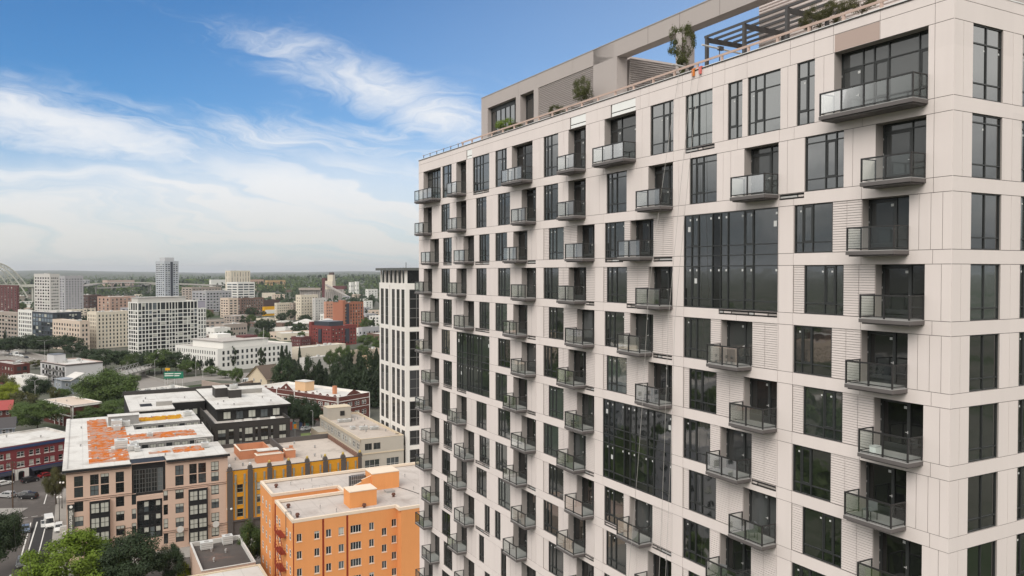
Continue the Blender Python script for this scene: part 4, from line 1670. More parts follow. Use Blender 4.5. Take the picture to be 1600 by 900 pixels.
for x, y in ((1.6, 3.2), (1.5, 9.6), (2.5, 24.5), (20.8, 7.2), (13.7, 3.2)):
    B.vent(x, y, 0.42, 0.75, 20.0, mat('rust', (0.12, 0.06, 0.045), 0.9, 0.1, 0.3, 4))
for x, y in ((6.5, 6.5), (8.5, 3.0), (5.5, 25.0), (10, 26), (26, 10), (28, 20)):
    B.vent(x, y, 0.10, 0.7, 20.0)
B.boxpart('roof_hatch', 20.5, 22.2, 10.2, 11.8, 20.0, 20.35, M_duct)
m_ = MB()
for k in range(10):
    m_.rod((24.0 - 0.08 * k * k * 0.3 + k * 0.5, 13 - k * 1.4, 20.06), (24.0 - 0.08 * (k + 1) ** 2 * 0.3 + (k + 1) * 0.5, 13 - (k + 1) * 1.4, 20.06), 0.07, M_steel, 5)
m_.build('cable_run', B.root)
m_ = MB()
for x in (8.2, 9.6, 11.0, 12.2):
    m_.rod((x, 18.7, 20), (x, 18.7, 21.0), 0.03, M_duct, 5)
m_.rod((8.2, 18.7, 21.0), (12.2, 18.7, 21.0), 0.03, M_duct, 5)
m_.rod((8.2, 18.7, 20.5), (12.2, 18.7, 20.5), 0.03, M_duct, 5)
m_.rod((5.8, 18.05, 14), (5.8, 18.05, 21.0), 0.04, M_redp, 5)
m_.rod((6.3, 18.05, 14), (6.3, 18.05, 21.0), 0.04, M_redp, 5)
m_.build('roof_rail', B.root)
fe = put('fire_escape', None, B.root)
for fl in range(6):
    z = 16.4 - fl * 3.0
    m_ = MB()
    m_.box(-1.15, -0.02, 4.6, 9.0, z - 0.07, z, M_redp)
    for y in (4.6, 5.7, 6.8, 7.9, 9.0):
        m_.rod((-1.12, y, z), (-1.12, y, z + 1.0), 0.045, M_redp, 5)
    for zz in (z + 0.5, z + 1.0):
        m_.rod((-1.12, 4.6, zz), (-1.12, 9.0, zz), 0.045, M_redp, 5)
        m_.rod((-1.12, 4.6, zz), (-0.02, 4.6, zz), 0.025, M_redp, 5)
        m_.rod((-1.12, 9.0, zz), (-0.02, 9.0, zz), 0.025, M_redp, 5)
    m_.build('platform', fe)
    m_ = MB()
    for x in (-0.95, -0.45):
        m_.rod((x, 5.0, z - 3.0), (x, 8.4, z), 0.07, M_redp, 5)
    for k in range(9):
        m_.rod((-0.95, 5.0 + 3.4 * k / 9, z - 3.0 + 3.0 * k / 9), (-0.45, 5.0 + 3.4 * k / 9, z - 3.0 + 3.0 * k / 9), 0.02, M_redp, 4)
    m_.build('flight', fe)
m_ = MB()
for y in (3.4, 3.9):
    m_.rod((-0.3, y, 16.4), (-0.3, y, 21.1), 0.03, M_steel, 5)
    m_.rod((-0.3, y, 21.1), (0.6, y, 21.1), 0.03, M_steel, 5)
    m_.rod((0.6, y, 21.1), (0.6, y, 20.2), 0.03, M_steel, 5)
m_.build('ladder', fe)
m_ = MB()
m_.box(-0.14, -0.02, 13.1, 13.5, 0.1, 20.0, M_redp)
m_.build('downpipe', B.root)

# ---- peach brick block with black bays and planted orange roofs
M_pe = mat('peach_brick', (0.53, 0.385, 0.305), 0.85, 0.15, 0.05, 1.2, 0.05, 0.1)
M_pe2 = mat('peach_stone', (0.55, 0.42, 0.34), 0.8, 0.2, 0.05, 1.0)
M_bay = mat('black_bay', (0.016, 0.016, 0.017), 0.5, 0.4, 0.1, 1.0)
M_sed = mat('sedum_orange', (0.47, 0.135, 0.026), 0.95, 0.1, 0.35, 0.9, 0.25, 0.2, stain=(0.50, 0.44, 0.57, (0.38, 0.25, 0.20)), bump=0.5)
M_sedg = mat('sedum_gold', (0.48, 0.25, 0.012), 0.95, 0.1, 0.25, 0.9, 0.15, 0.2, stain=(0.8, 0.50, 0.60, (0.34, 0.12, 0.04)), bump=0.5)
K = at(103, 735.3, 20.5)
Kg = Vector((K.x, K.y, 0))
B = Bld('apartment_building', 'peach brick apartment block with black bays and orange planted roofs', 'apartment building', K, GA, 33, 67, 20.5, M_pe, M_roofw)
c = colspan(K, [(116, 130), (141, 154.5), (157.5, 170.5), (181, 194), (274, 287), (296, 307.6), (310, 322), (330, 342)], z=14)
bayL = colspan(K, [(140, 172)], z=10)[0]
bayR = colspan(K, [(294, 324)], z=10)[0]
rec = colspan(K, [(206, 259)], z=16)[0]
ws, pt = [], []
for u0, u1 in c:
    ws.append((u0, u1, 16.75, 19.0, M_bframe, G_city, 2, 2, 0.45, 0.08))  # pale blind strips stand in for whitish reflections on these tall panes
    ws.append((u0, u1, 14.4, 16.6, M_bframe, G_city, 2, 2, 0.3, 0.08))
SILLS = (11.3, 8.1, 4.9, 1.5)
for i in (0, 3, 4, 7):
    for z in SILLS:
        ws.append((c[i][0], c[i][1], z, z + 2.15, M_bframe, G_city, 2, 2, 0.6, 0.07))
for z in (13.95, 13.55, 19.6):
    pt.append((0, 33, z, z + 0.10, -0.12, M_joint))
for z in (4.3, 3.9):
    pt.append((0, 33, z, z + 0.10, -0.10, M_joint))
for z in [0.4 + 0.55 * k for k in range(6)]:
    pt.append((0.1, c[0][0] - 0.3, z, z + 0.06, 0.04, M_joint))
    pt.append((c[3][1] + 0.4, rec[0] - 0.3, z, z + 0.06, 0.04, M_joint))
    pt.append((rec[1] + 0.5, c[4][0] - 0.2, z, z + 0.06, 0.04, M_joint))
    pt.append((c[7][1] + 0.2, 32.9, z, z + 0.06, 0.04, M_joint))
for z in (16.0, 17.6, 10.0, 6.9):
    pt.append((0.1, 32.9, z, z + 0.03, 0.02, M_pe2))
# centre: dark glazed top, framed window field below
pt.append((rec[0], rec[1], 13.0, 20.3, 0.9, M_bay))
mid = [(u0, u1) for u0, u1 in colspan(K, [(214, 254)], z=9)]
pt.append((mid[0][0], mid[0][1], 3.2, 12.0, 0.5, M_bay))
side_ = colspan(K, [(206, 213), (255.5, 262.5)], z=9)
for u0, u1 in side_:
    for z in SILLS:
        ws.append((u0, u1, z, z + 2.3, M_bframe, G_city, 1, 2, 0.4, 0.07))
for bay in (bayL, bayR):
    pt.append((bay[0], bay[1], 1.0 if bay is bayR else 2.4, 13.4, -0.75, M_bay))
B.facade('front', ws, pt, reveal=0.16)
for bay in (bayL, bayR):
    for z in (10.6, 7.4, 4.2) + ((1.2,) if bay is bayR else ()):
        for k in range(2):
            w_ = (bay[1] - bay[0] - 0.7) / 2
            u0 = bay[0] + 0.25 + k * (w_ + 0.2)
            B.place('front', u0, u0 + w_, z, win_mesh(w_, 2.3, M_bframe, G_city, 2, 2, 0.0, 0.07, (0.35 if (k + int(z)) % 3 == 0 else 0.95)), -0.80)
for k in range(4):
    w_ = (mid[0][1] - mid[0][0] - 0.4) / 4
    for z in (9.2, 6.2, 3.4):
        B.place('front', mid[0][0] + 0.2 + k * w_, mid[0][0] + 0.2 + (k + 1) * w_ - 0.15, z, win_mesh(w_ - 0.15, 2.4, M_bframe, G_city, 1, 2, 0.0, 0.07, 0.5 if k % 2 else 0.0), 0.44)
for k in range(5):
    w_ = (rec[1] - rec[0] - 0.8) / 5
    B.place('front', rec[0] + 0.4 + k * w_, rec[0] + 0.4 + (k + 1) * w_ - 0.1, 13.6, win_mesh(w_ - 0.1, 5.2, M_gframe, G_city, 2, 5, 0.0, 0.05), 0.85)
ws = []
for i in range(14):
    for z in SILLS:
        ws.append((3 + i * 4.5, 5 + i * 4.5, z, z + 2.1, M_bframe, G_city, 2, 2, 0.4, 0.07))
B.facade('left', ws, reveal=0.16)
# walls of the comb plan: spine on the left, three wings to the right with two light slots
SL = [(15.4, 15.2, 22.6), (15.6, 41.5, 48.6)]
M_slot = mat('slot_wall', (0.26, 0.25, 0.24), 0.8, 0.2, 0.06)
prev = 0.0
for x0, y0, y1 in SL + [(0, 67, 67)]:
    B.wall.poly([(33, prev, 0), (33, y0, 0), (33, y0, 20.5), (33, prev, 20.5)], M_pe)
    prev = y1
for x0, y0, y1 in SL:
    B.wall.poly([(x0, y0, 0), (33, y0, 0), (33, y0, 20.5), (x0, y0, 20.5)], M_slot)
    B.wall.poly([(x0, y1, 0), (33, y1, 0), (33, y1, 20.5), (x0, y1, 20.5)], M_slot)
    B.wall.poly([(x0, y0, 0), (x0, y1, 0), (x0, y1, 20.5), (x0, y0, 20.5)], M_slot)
    for k in range(9):
        for z in (17.95, 14.0):
            B.place('front', x0 + 0.8 + k * 1.85, x0 + 2.2 + k * 1.85, z, win_mesh(1.4, 2.0, M_bframe, G_city, 2, 1, 0.0, 0.06, 0.4 if (k * 5) % 3 else 0.0), y1 - 0.06)
B.wall.poly([(0, 67, 0), (33, 67, 0), (33, 67, 20.5), (0, 67, 20.5)], M_pe)
comb = [(0, 0), (rec[0] - 0.2, 0), (rec[0] - 0.2, 4.6), (rec[1] + 0.2, 4.6), (rec[1] + 0.2, 0), (33, 0), (33, 15.2), (15.4, 15.2), (15.4, 22.6), (33, 22.6), (33, 41.5), (15.6, 41.5), (15.6, 48.6), (33, 48.6), (33, 67), (0, 67)]
r = MB()
r.prism(comb, 20.2, 20.55, M_roofw, M_roofw)
B.wall.box(rec[0], rec[1], 4.6, 4.9, 13, 20.5, M_bay)
B.wall.poly([(rec[0], 0.9, 20.3), (rec[1], 0.9, 20.3), (rec[1], 4.6, 20.5), (rec[0], 4.6, 20.5)], M_bay)
for x0, x1 in ((-0.7, rec[0] - 0.1), (rec[1] + 0.1, 33.4)):
    B.wall.box(x0, x1, -0.75, 0.02, 20.05, 20.6, M_bay)
    B.wall.box(x0, x1, -0.72, 0.3, 20.6, 20.72, M_roofw)
B.wall.box(-0.7, -0.02, 0.02, 67, 20.05, 20.6, M_bay)
B.wall.box(-0.68, 0.25, 0.3, 67, 20.6, 20.72, M_roofw)
B.wall.build('wall', B.root)
r.build('roof', B.root)
if B.rest.f:
    o = B.rest.build('window', B.root); o['kind'] = 'stuff'
for (x0, x1, y0, y1, m) in ((4.4, 9.2, 4.0, 62.5, M_sed), (9.2, 12.6, 3.8, 15.5, M_sed), (9.2, 13.4, 21.5, 48.0, M_sed), (9.2, 12.0, 15.5, 17.5, M_sed), (13.4, 29.5, 26.6, 34.5, M_sed),
                           (16.8, 21.5, 7.8, 9.8, M_sed), (22.0, 28.8, 6.6, 12.4, M_sed), (17.5, 29.0, 53.2, 60.0, M_sedg)):
    m_ = MB()
    nx, ny = max(2, int((x1 - x0) / 0.55)), max(2, int((y1 - y0) / 0.55))
    rn = random.Random(int(x0 * 10 + y0))
    for i in range(nx):
        for j in range(ny):
            edge = i in (0, nx - 1) or j in (0, ny - 1)
            if rn.random() < (0.28 if edge else 0.05):
                continue
            xa, ya = x0 + (x1 - x0) * i / nx, y0 + (y1 - y0) * j / ny
            m_.box(xa, xa + (x1 - x0) / nx, ya, ya + (y1 - y0) / ny, 20.552, 20.60 + 0.10 * rn.random(), m, bottom=False)
    m_.build('planted_bed', B.root)
B.boxpart('lift_house', 9.6, 17.2, 50.5, 54.0, 20.5, 23.0, M_slot, M_roofw, 0.2)
for x, y, w_, d_, h_ in ((10.2, 46.0, 2.6, 3.0, 2.0), (13.0, 47.0, 1.8, 2.2, 1.4), (10.0, 17.0, 2.8, 3.6, 1.9), (12.6, 13.4, 2.0, 2.4, 1.2), (13.6, 18.0, 1.6, 1.6, 1.0), (10.6, 41.5, 1.6, 2.0, 1.3), (28.4, 8.6, 1.6, 1.6, 1.2),
                         (29.6, 56.0, 2.0, 2.0, 1.2), (14.0, 12.0, 1.2, 1.2, 1.0), (17.8, 29.0, 1.4, 1.4, 0.9)):
    B.unit(x, y, w_, d_, h_, 20.55)
for x, y in ((6, 20), (6.2, 34), (6.2, 8), (11, 30), (14, 33), (19, 31), (26, 10), (24.4, 28), (20, 4.8), (21, 58), (3.0, 50), (2.8, 25)):
    B.vent(x, y, 0.22, 0.6, 20.55)
m_ = MB()
for x in (27.5, 30.2):
    for y in (12.0, 14.2):
        m_.rod((x, y, 20.5), (x, y, 21.8), 0.05, M_roofw, 5)
m_.rod((27.5, 12, 21.8), (30.2, 12, 21.8), 0.06, M_roofw, 5); m_.rod((27.5, 14.2, 21.8), (30.2, 14.2, 21.8), 0.06, M_roofw, 5)
m_.rod((32.6, 22.7, 20.5), (32.6, 41, 21.1), 0.12, M_roofw, 6)
m_.build('roof_rail', B.root)
# vertical name board on the street corner
m_ = MB()
M_sign = mat('sign_board', (0.085, 0.080, 0.070), 0.6, 0.3, 0.08)
m_.box(-0.0, 1.25, -0.28, -0.02, 4.2, 12.9, M_sign)
m_.box(-0.06, 1.31, -0.34, -0.02, 12.2, 13.1, M_bay)
sb = m_.build('name_board', B.root, (0.25, -0.10, 0))
cu = bpy.data.curves.new('lettering', 'FONT')
cu.body = 'tillerterrace'
cu.size = 1.12
cu.extrude = 0.03
cu.align_x = 'LEFT'
cu.align_y = 'CENTER'
M_let = mat('sign_letters', (0.78, 0.76, 0.70), 0.5, 0.3, 0.03)
cu.materials.append(M_let)
lo0 = bpy.data.objects.new('lettering_curve', cu)
COL.objects.link(lo0)
bpy.context.view_layer.update()
lm = bpy.data.meshes.new_from_object(lo0.evaluated_get(bpy.context.evaluated_depsgraph_get()))
bpy.data.objects.remove(lo0)
lo = put('lettering', lm, sb, (0.62, -0.33, 11.9))
lo.rotation_euler = Matrix(((0, 1, 0), (0, 0, -1), (-1, 0, 0))).to_euler()
m_ = MB()
m_.rod((0.62, -0.34, 12.65), (0.62, -0.36, 12.65), 0.32, M_let, 14)
m_.build('emblem', sb)
for px, py in ((281, 846), (336.5, 837.5)):
    u0 = ux(px, K=K, z=4.5)
    m_ = MB()
    m_.rod((u0, -0.9, 4.6), (u0, -0.98, 4.6), 0.75, M_roofw, 20)
    m_.rod((u0, 0, 4.6), (u0, -0.9, 4.6), 0.05, M_bay, 6)
    m_.build('round_sign', B.root)

# ---- ochre block with dark pilasters and finials
M_oc = mat('ochre_tile', (0.55, 0.255, 0.018), 0.6, 0.3, 0.08, 1.5)
M_pil = mat('dark_pilaster', (0.092, 0.080, 0.074), 0.8, 0.2, 0.06, 1.0)
M_mint = mat('mint_frame', (0.23, 0.25, 0.21), 0.7, 0.2, 0.05)
M_tan = mat('tan_roof', (0.46, 0.40, 0.35), 0.9, 0.1, 0.10, 0.4, 0.12, 0.06, stain=(0.18, 0.5, 0.72, (0.28, 0.24, 0.21)))
M_salmon = mat('salmon_wall', (0.46, 0.20, 0.11), 0.85, 0.1, 0.12, 0.8)
K = at(354, 737.0, 16.3)
B = Bld('ochre_building', 'ochre tiled building with dark grey pilasters and finials beside the peach block', 'building', K, GA, 32.6, 30.5, 16.3, M_oc, M_tan, parapet=0.9, cap=M_pil)
pil = colspan(K, [(354, 363.5), (386.5, 395), (417, 425), (447, 455), (476, 484), (504, 512), (532, 540), (558.5, 566)], z=14)
pil[0] = (0.01, pil[0][1])
pt, ws = [], []
pt.append((0, 32.6, 0, 4.3, -0.05, M_pil))
pt.append((0, 32.6, 4.3, 4.75, -0.35, M_pil))
for u0, u1 in pil:
    u1 = min(u1, 32.55)
    pt.append((u0, u1, 0.05, 16.2, -0.42, M_pil))
for (p0, p1), (q0, q1) in zip(pil, pil[1:]):
    cx_ = (p1 + q0) / 2
    for s in (-1, 1):
        pt.append((cx_ + s * 1.02 - 0.16, cx_ + s * 1.02 + 0.16, 4.8, 14.0, -0.10, M_mint))
        pt.append((cx_ + s * 1.02 - 0.22, cx_ + s * 1.02 + 0.22, 14.0, 15.4, -0.16, M_mint))
    for k in range(5):
        uu = p1 + 0.25 + (q0 - p1 - 0.8) * k / 4
        pt.append((uu, uu + 0.3, 13.1, 13.45, -0.13, M_pil if k % 2 else M_mint))
    for z in (11.0, 8.1, 5.25):
        ws.append((cx_ - 0.72, cx_ + 0.72, z, z + 1.95, M_mint, G_city, 1, 2, 0.2, 0.09))
        pt.append((cx_ - 0.72, cx_ + 0.72, z + 2.1, z + 2.75, 0.05, M_oc))
B.facade('front', ws, pt, reveal=0.2)
B.facade('left', [(2 + i * 3.2, 3.2 + i * 3.2, z, z + 1.8, M_gframe, G_city, 1, 2, 0.2) for i in range(9) for z in (11, 8.1, 5.2)], [(0, 30.5, 0, 16.2, 0.0, M_pil)], rev=M_pil)
B.finish(vents=9)
M_fin = mat('finial_glass', (0.42, 0.30, 0.08), 0.5, 0.4)
for i, (u0, u1) in enumerate(pil):
    m_ = MB()
    cx_ = (u0 + u1) / 2
    m_.box(u0 + 0.1, u1 - 0.1, -0.42, 0.4, 16.3, 17.0, M_pil)
    m_.box(cx_ - 0.35, cx_ + 0.35, -0.3, 0.3, 17.0, 17.35, M_pil)
    m_.rod((cx_, 0, 17.35), (cx_, 0, 17.75), 0.3, M_fin if i > 1 else M_galv, 8, 0.32)
    m_.rod((cx_, 0, 17.75), (cx_, 0, 18.0), 0.3, M_fin if i > 1 else M_galv, 8, 0.05)
    m_.build('finial', B.root)
for (x0, x1, y0, y1, h_) in ((5.5, 13.0, 14.5, 23.5, 2.2), (8.5, 15.0, 8.5, 11.5, 1.9), (16.0, 18.5, 10.5, 13.5, 2.0)):
    m_ = MB()
    z0_ = 15.4
    m_.box(x0, x1, y0, y0 + 0.25, z0_, z0_ + h_, M_salmon); m_.box(x0, x1, y1 - 0.25, y1, z0_, z0_ + h_, M_salmon)
    m_.box(x0, x0 + 0.25, y0 + 0.25, y1 - 0.25, z0_, z0_ + h_, M_salmon); m_.box(x1 - 0.25, x1, y0 + 0.25, y1 - 0.25, z0_, z0_ + h_, M_salmon)
    m_.box(x0 + 0.25, x1 - 0.25, y0 + 0.25, y1 - 0.25, z0_, z0_ + (0.6 if h_ > 2 else h_ - 0.1), M_tan)
    m_.box(x0 - 0.1, x1 + 0.1, y0 - 0.1, y0 + 0.35, z0_ + h_, z0_ + h_ + 0.12, M_orc)
    m_.box(x0 - 0.1, x0 + 0.35, y0 + 0.35, y1, z0_ + h_, z0_ + h_ + 0.12, M_orc)
    m_.build('roof_enclosure', B.root)
B.boxpart('stair_house', 9.5, 14.5, 11.8, 14.2, 15.4, 17.6, M_salmon, M_roofw, 0.15)
B.boxpart('parapet_wall', 16.0, 16.4, 15.0, 30.5, 15.4, 17.3, M_pil)
B.boxpart('parapet_wall', 16.4, 32.4, 29.9, 30.3, 15.4, 16.7, M_pil)
B.boxpart('parapet_wall', 32.2, 32.58, 1.0, 29.8, 15.4, 16.44, mat('brown_parapet', (0.17, 0.10, 0.075), 0.9, 0.1, 0.15))
B.boxpart('chimney', 17.8, 18.6, 13.8, 14.6, 15.4, 17.8, M_salmon)
# street lamps with amber globes in front of it
# ---- black block
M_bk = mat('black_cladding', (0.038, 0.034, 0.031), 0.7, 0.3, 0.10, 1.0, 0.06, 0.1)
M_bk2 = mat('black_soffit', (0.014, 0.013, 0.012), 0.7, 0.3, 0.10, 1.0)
K = at(335, 663, 17.0)
ka, kb = gridxy(K)
B = Bld('apartment_building', 'black clad apartment block with a white roof and a recessed top floor', 'apartment building', K, GA, 22.6, 56, 17.0, M_bk, M_roofg, parapet=0.9)
cs = colspan(K, [(340.5, 352.8), (357.6, 365.4), (373.9, 378.4), (382.8, 395), (399, 403), (408, 419), (423.4, 427), (436.4, 447)], z=12)
ws = []
for u0, u1 in cs:
    for z in (12.9, 9.8, 6.7, 3.6):
        ws.append((u0, u1, z, z + 2.2, M_bframe, G_city, max(1, int((u1 - u0) / 0.8)), 1, 1.0, 0.06))
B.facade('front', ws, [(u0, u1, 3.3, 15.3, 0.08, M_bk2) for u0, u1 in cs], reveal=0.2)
B.facade('left', [(2 + i * 3.0, 3.6 + i * 3.0, z, z + 2.1, M_bframe, G_city, 2, 1, 0.5) for i in range(10) for z in (12.9, 9.8, 6.7)], reveal=0.2)
B.finish()
m_ = MB()          # recessed top floor under a projecting white roof
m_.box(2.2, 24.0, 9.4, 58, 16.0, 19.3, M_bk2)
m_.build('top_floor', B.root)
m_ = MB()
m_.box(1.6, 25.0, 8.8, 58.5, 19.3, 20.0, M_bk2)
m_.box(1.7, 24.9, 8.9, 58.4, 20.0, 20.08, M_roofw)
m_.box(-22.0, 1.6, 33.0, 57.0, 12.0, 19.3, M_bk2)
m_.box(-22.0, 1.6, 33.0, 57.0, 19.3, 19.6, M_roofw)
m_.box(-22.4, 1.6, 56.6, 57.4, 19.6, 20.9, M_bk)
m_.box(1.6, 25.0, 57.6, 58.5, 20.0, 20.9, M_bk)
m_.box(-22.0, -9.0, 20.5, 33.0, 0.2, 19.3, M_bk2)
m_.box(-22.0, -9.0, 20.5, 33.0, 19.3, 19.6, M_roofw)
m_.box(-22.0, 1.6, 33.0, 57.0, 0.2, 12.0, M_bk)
m_.build('rear_wing', B.root)
B.boxpart('lift_house', 5.0, 9.0, 33.0, 40.0, 20.08, 23.2, M_bk, M_roofw, 0.1)
B.boxpart('stair_house', 9.0, 13.0, 29.5, 36.0, 20.08, 22.8, M_bk, M_roofw, 0.1)
B.boxpart('plant_screen', 14.5, 21.5, 38.0, 38.3, 20.08, 21.6, M_conc)
B.boxpart('roof_well', -18.5, -15.0, 28.0, 33.5, 19.62, 19.68, M_bk2)
B.boxpart('plant_screen', -14.0, -9.2, 27.0, 27.3, 19.6, 21.0, M_conc)
for x, y, w_, d_, h_ in ((9.6, 31, 2, 2, 1.3), (11, 33.5, 1.4, 1.4, 1.2)):
    B.unit(x, y, w_, d_, h_, 22.95)
for x, y in ((6, 22), (8, 14), (19, 25), (14, 44), (20, 16), (3.5, 17), (-16, 44), (-4, 40), (-17, 38)):
    B.vent(x, y, 0.25, 0.7, 20.08 if x > 1.6 else 19.6)
for k in range(5):
    B.place('front', 4.0 + k * 3.8, 6.2 + k * 3.8, 16.4, win_mesh(2.2, 2.5, M_bframe, G_city, 2, 1, 0.0, 0.07, 0.0 if k % 2 else 0.9), 9.34)
for k in range(3):
    B.place('front', -7.5 + k * 2.6, -6.0 + k * 2.6, 14.8, win_mesh(1.5, 2.2, M_bframe, G_city, 1, 1, 0.0, 0.07, 0.9), 32.9)
for (x, y, w_, d_, h_, mm, lab_) in ((6.5, 3.5, 2.2, 0.9, 0.7, M_roofw, 'left long white seat on the black block roof terrace'), (9.5, 4.2, 2.4, 0.9, 0.7, M_roofw, 'second long white seat on the black block roof terrace'), (13.2, 3.4, 0.9, 0.9, 0.8, M_roofw, 'single white armchair on the black block roof terrace'), (17.5, 4.0, 1.5, 0.8, 0.7, M_wframe, 'pale bench at the right of the black block roof terrace')):
    m_ = MB()
    m_.box(x, x + w_, y, y + d_, 16.1, 16.1 + 0.42, mm)
    m_.box(x, x + w_, y + d_, y + d_ + 0.15, 16.1, 16.1 + h_ + 0.2, mm)
    tag(m_.build('terrace_seat', None, Vector((B.root.location.x, B.root.location.y, 0)), GA), lab_, 'seat', 'seats on the black block terrace')

# ---- long beige block by the white tower
M_be = mat('beige_stucco', (0.42, 0.385, 0.335), 0.85, 0.15, 0.05, 0.8, 0.05, 0.1)
M_be2 = mat('cream_stucco', (0.56, 0.47, 0.35), 0.85, 0.15, 0.05, 0.8)
K = at(564, 687, 13.0)
B = Bld('warehouse', 'long low beige warehouse beside the white tower with rows of paired windows', 'warehouse', K, GA, 13.5, 46, 13.0, M_be, M_tan, parapet=0.5, cap=M_be2)
ws = []
for i in range(11):
    y0 = 1.6 + i * 4.0
    for k in range(2):
        ws.append((y0 + k * 1.35, y0 + 1.0 + k * 1.35, 9.6, 11.4, M_wframe, G_city, 1, 2, 0.2, 0.06))
        ws.append((y0 + k * 1.35, y0 + 1.0 + k * 1.35, 5.4, 7.8, M_wframe, G_city, 1, 2, 0.2, 0.06))
        ws.append((y0 + k * 1.35, y0 + 1.0 + k * 1.35, 1.4, 3.8, M_wframe, G_city, 1, 2, 0.2, 0.06))
B.facade('left', ws, [(0, 46, 8.4, 8.8, -0.15, M_be2), (0, 46, 12.3, 12.9, -0.2, M_be2)], reveal=0.05)
B.facade('front', [(1.2, 3.4, 9.6, 11.6, M_gframe, G_city, 2, 1), (3.9, 6.1, 9.6, 11.6, M_gframe, G_city, 2, 1), (1.2, 5.8, 1.2, 6.6, M_wframe, G_city, 3, 3), (8, 12, 1.2, 6.6, M_wframe, G_city, 3, 3)], [(0, 13.5, 8.4, 8.8, -0.15, M_be2)], reveal=0.2)
B.finish(units=5, vents=6)
B.boxpart('stair_house', 0.4, 8.5, 37.5, 43.0, 12.5, 16.6, M_be, M_be2, 0.1)
B.boxpart('roof_hatch', 4.7, 6.2, 37.3, 37.45, 13.8, 15.4, M_bframe)
B.boxpart('low_wing', -3.2, -0.05, 36, 46.0, 0.1, 9.0, M_be2, M_be)

# ---- white ribbed tower
M_wt = mat('white_precast', (0.70, 0.67, 0.63), 0.6, 0.25, 0.03, 0.5, 0.03, 0.06)
M_spand = mat('spandrel', (0.13, 0.125, 0.12), 0.4, 0.5, 0.1)
K = at(634, 744, 0)
Hh = 63.6
B = Bld('office_tower', 'slender white tower with tall dark window strips and an overhanging slate roof', 'tower', K, GA, 20, reach(Vector((K.x, K.y, 40)), D1, 593), Hh, M_wt, M_roofg, parapet=0.4)
G_strip = glass_mat('strip_glass', (0.016, 0.016, 0.017), 1.55, 0.06, 0.004, 0.5, 0.25)
zz = [(2.6, 8.0), (9.3, 13.9), (15.2, 23.0), (24.2, 32.6), (33.9, 44.6), (45.9, 57.6)]
nf = [2, 2, 3, 3, 4, 4]
sp = colspan(K, [(627.3, 632.2), (619.8, 624.6), (612.4, 617.0), (602.2, 606.8), (595.2, 599.8)], d=D1, z=40)
ws = []
for (za, zb_), n_ in zip(zz, nf):
    for u0, u1 in sp:
        ws.append((u0, u1, za, zb_, M_gframe, G_strip, 2, n_, 0.0, 0.08))
    for k in range(3):
        pass
dj = colspan(K, [(608.8, 609.8)], d=D1, z=40)[0]
B.facade('left', ws, [(dj[0], dj[1], 2.2, 58.8, 0.5, M_bframe)], z0=2.0, z1=59.3, reveal=0.12)
ws = []
for (za, zb_), n_ in zip(zz, nf):
    for u0, u1 in ((1.35, 6.2), (6.9, 11.8), (12.5, 18.6)):
        ws.append((u0, u1, za, zb_, M_spand, G_strip, 2, n_, 0.0, 0.22))
B.facade('front', ws, z0=2.0, z1=59.3, reveal=0.25)
for x, y in ((0.5, 0.5), (0.5, 7), (0.5, 14), (0.5, 20), (8, 0.5), (16, 0.5)):
    B.wall.box(x, x + 0.8, y, y + 0.8, 0.1, 2.0, M_wt)
B.wall.box(1.2, 19.5, 1.4, B.D - 0.5, 0.1, 2.0, M_bframe)
B.wall.box(1.0, 19.5, 1.0, B.D - 0.5, 59.3, 63.5, G_strip)
B.wall.box(0.0, 20, 0, B.D, 59.3, 59.5, M_wt)
for k in range(7):
    y = 0.1 + (B.D - 0.9) * k / 6
    B.wall.box(0.3, 0.75, y, y + 0.4 if k else y + 1.4, 59.5, 63.5, M_wt)
B.wall.poly([(20, 0, 2), (20, B.D, 2), (20, B.D, 59.3), (20, 0, 59.3)], M_wt)
B.wall.poly([(0, B.D, 2), (20, B.D, 2), (20, B.D, 59.3), (0, B.D, 59.3)], M_wt)
M_slate = mat('slate_roof', (0.10, 0.105, 0.10), 0.6, 0.3, 0.08)
B.wall.build('wall', B.root)
if B.rest.f:
    o = B.rest.build('window', B.root); o['kind'] = 'stuff'
B.boxpart('roof', -1.1, 20.5, -1.1, B.D + 0.6, 63.5, 64.3, M_slate)
B.boxpart('mast', 1.0, 1.15, 2.0, 2.15, 64.3, 66.0, M_slate)
# red and blue banner on its street corner
m_ = MB()
M_ban = mat('red_banner', (0.60, 0.015, 0.02), 0.7, 0.2, 0.1)
M_banb = mat('blue_banner', (0.03, 0.07, 0.14), 0.7, 0.2, 0.1)
m_.box(5.0, 6.9, -0.12, -0.02, 7.4, 9.6, M_ban)
m_.box(5.0, 6.9, -0.12, -0.02, 4.4, 7.35, M_banb)
m_.box(6.3, 7.6, -0.14, -0.03, 3.8, 5.4, M_ban)
tag(m_.build('banner', None, Vector((K.x, K.y, 0)) , GA), 'red and blue banner on the lower corner of the white tower', 'banner')

# ---- low dark roof at the bottom edge
K = at(315, 893, 8.0)
B = Bld('shop_building', 'low shop building with a dark stained flat roof and pale coping at the bottom edge', 'shop building', K, GA, 9.6, 17.5, 8.0, M_pe, M_roofd, parapet=0.75, cap=M_roofw)
B.facade('front', [(1.2, 4.2, 1.0, 3.4, M_gframe, G_city, 2, 1), (5.4, 8.4, 1.0, 3.4, M_gframe, G_city, 2, 1)], reveal=0.2)
B.finish(vents=3)
B.unit(1.6, 13.6, 2.3, 1.5, 1.5)
B.unit(6.0, 14.8, 1.9, 1.7, 1.7)
K = at(420, 905, 9.0)
B = Bld('shop_building', 'low building with a smooth white roof at the foot of the orange block', 'shop building', K - D2 * 16, GA, 16, 8, 9.0, M_be2, M_roofw, parapet=0.1)
B.finish()

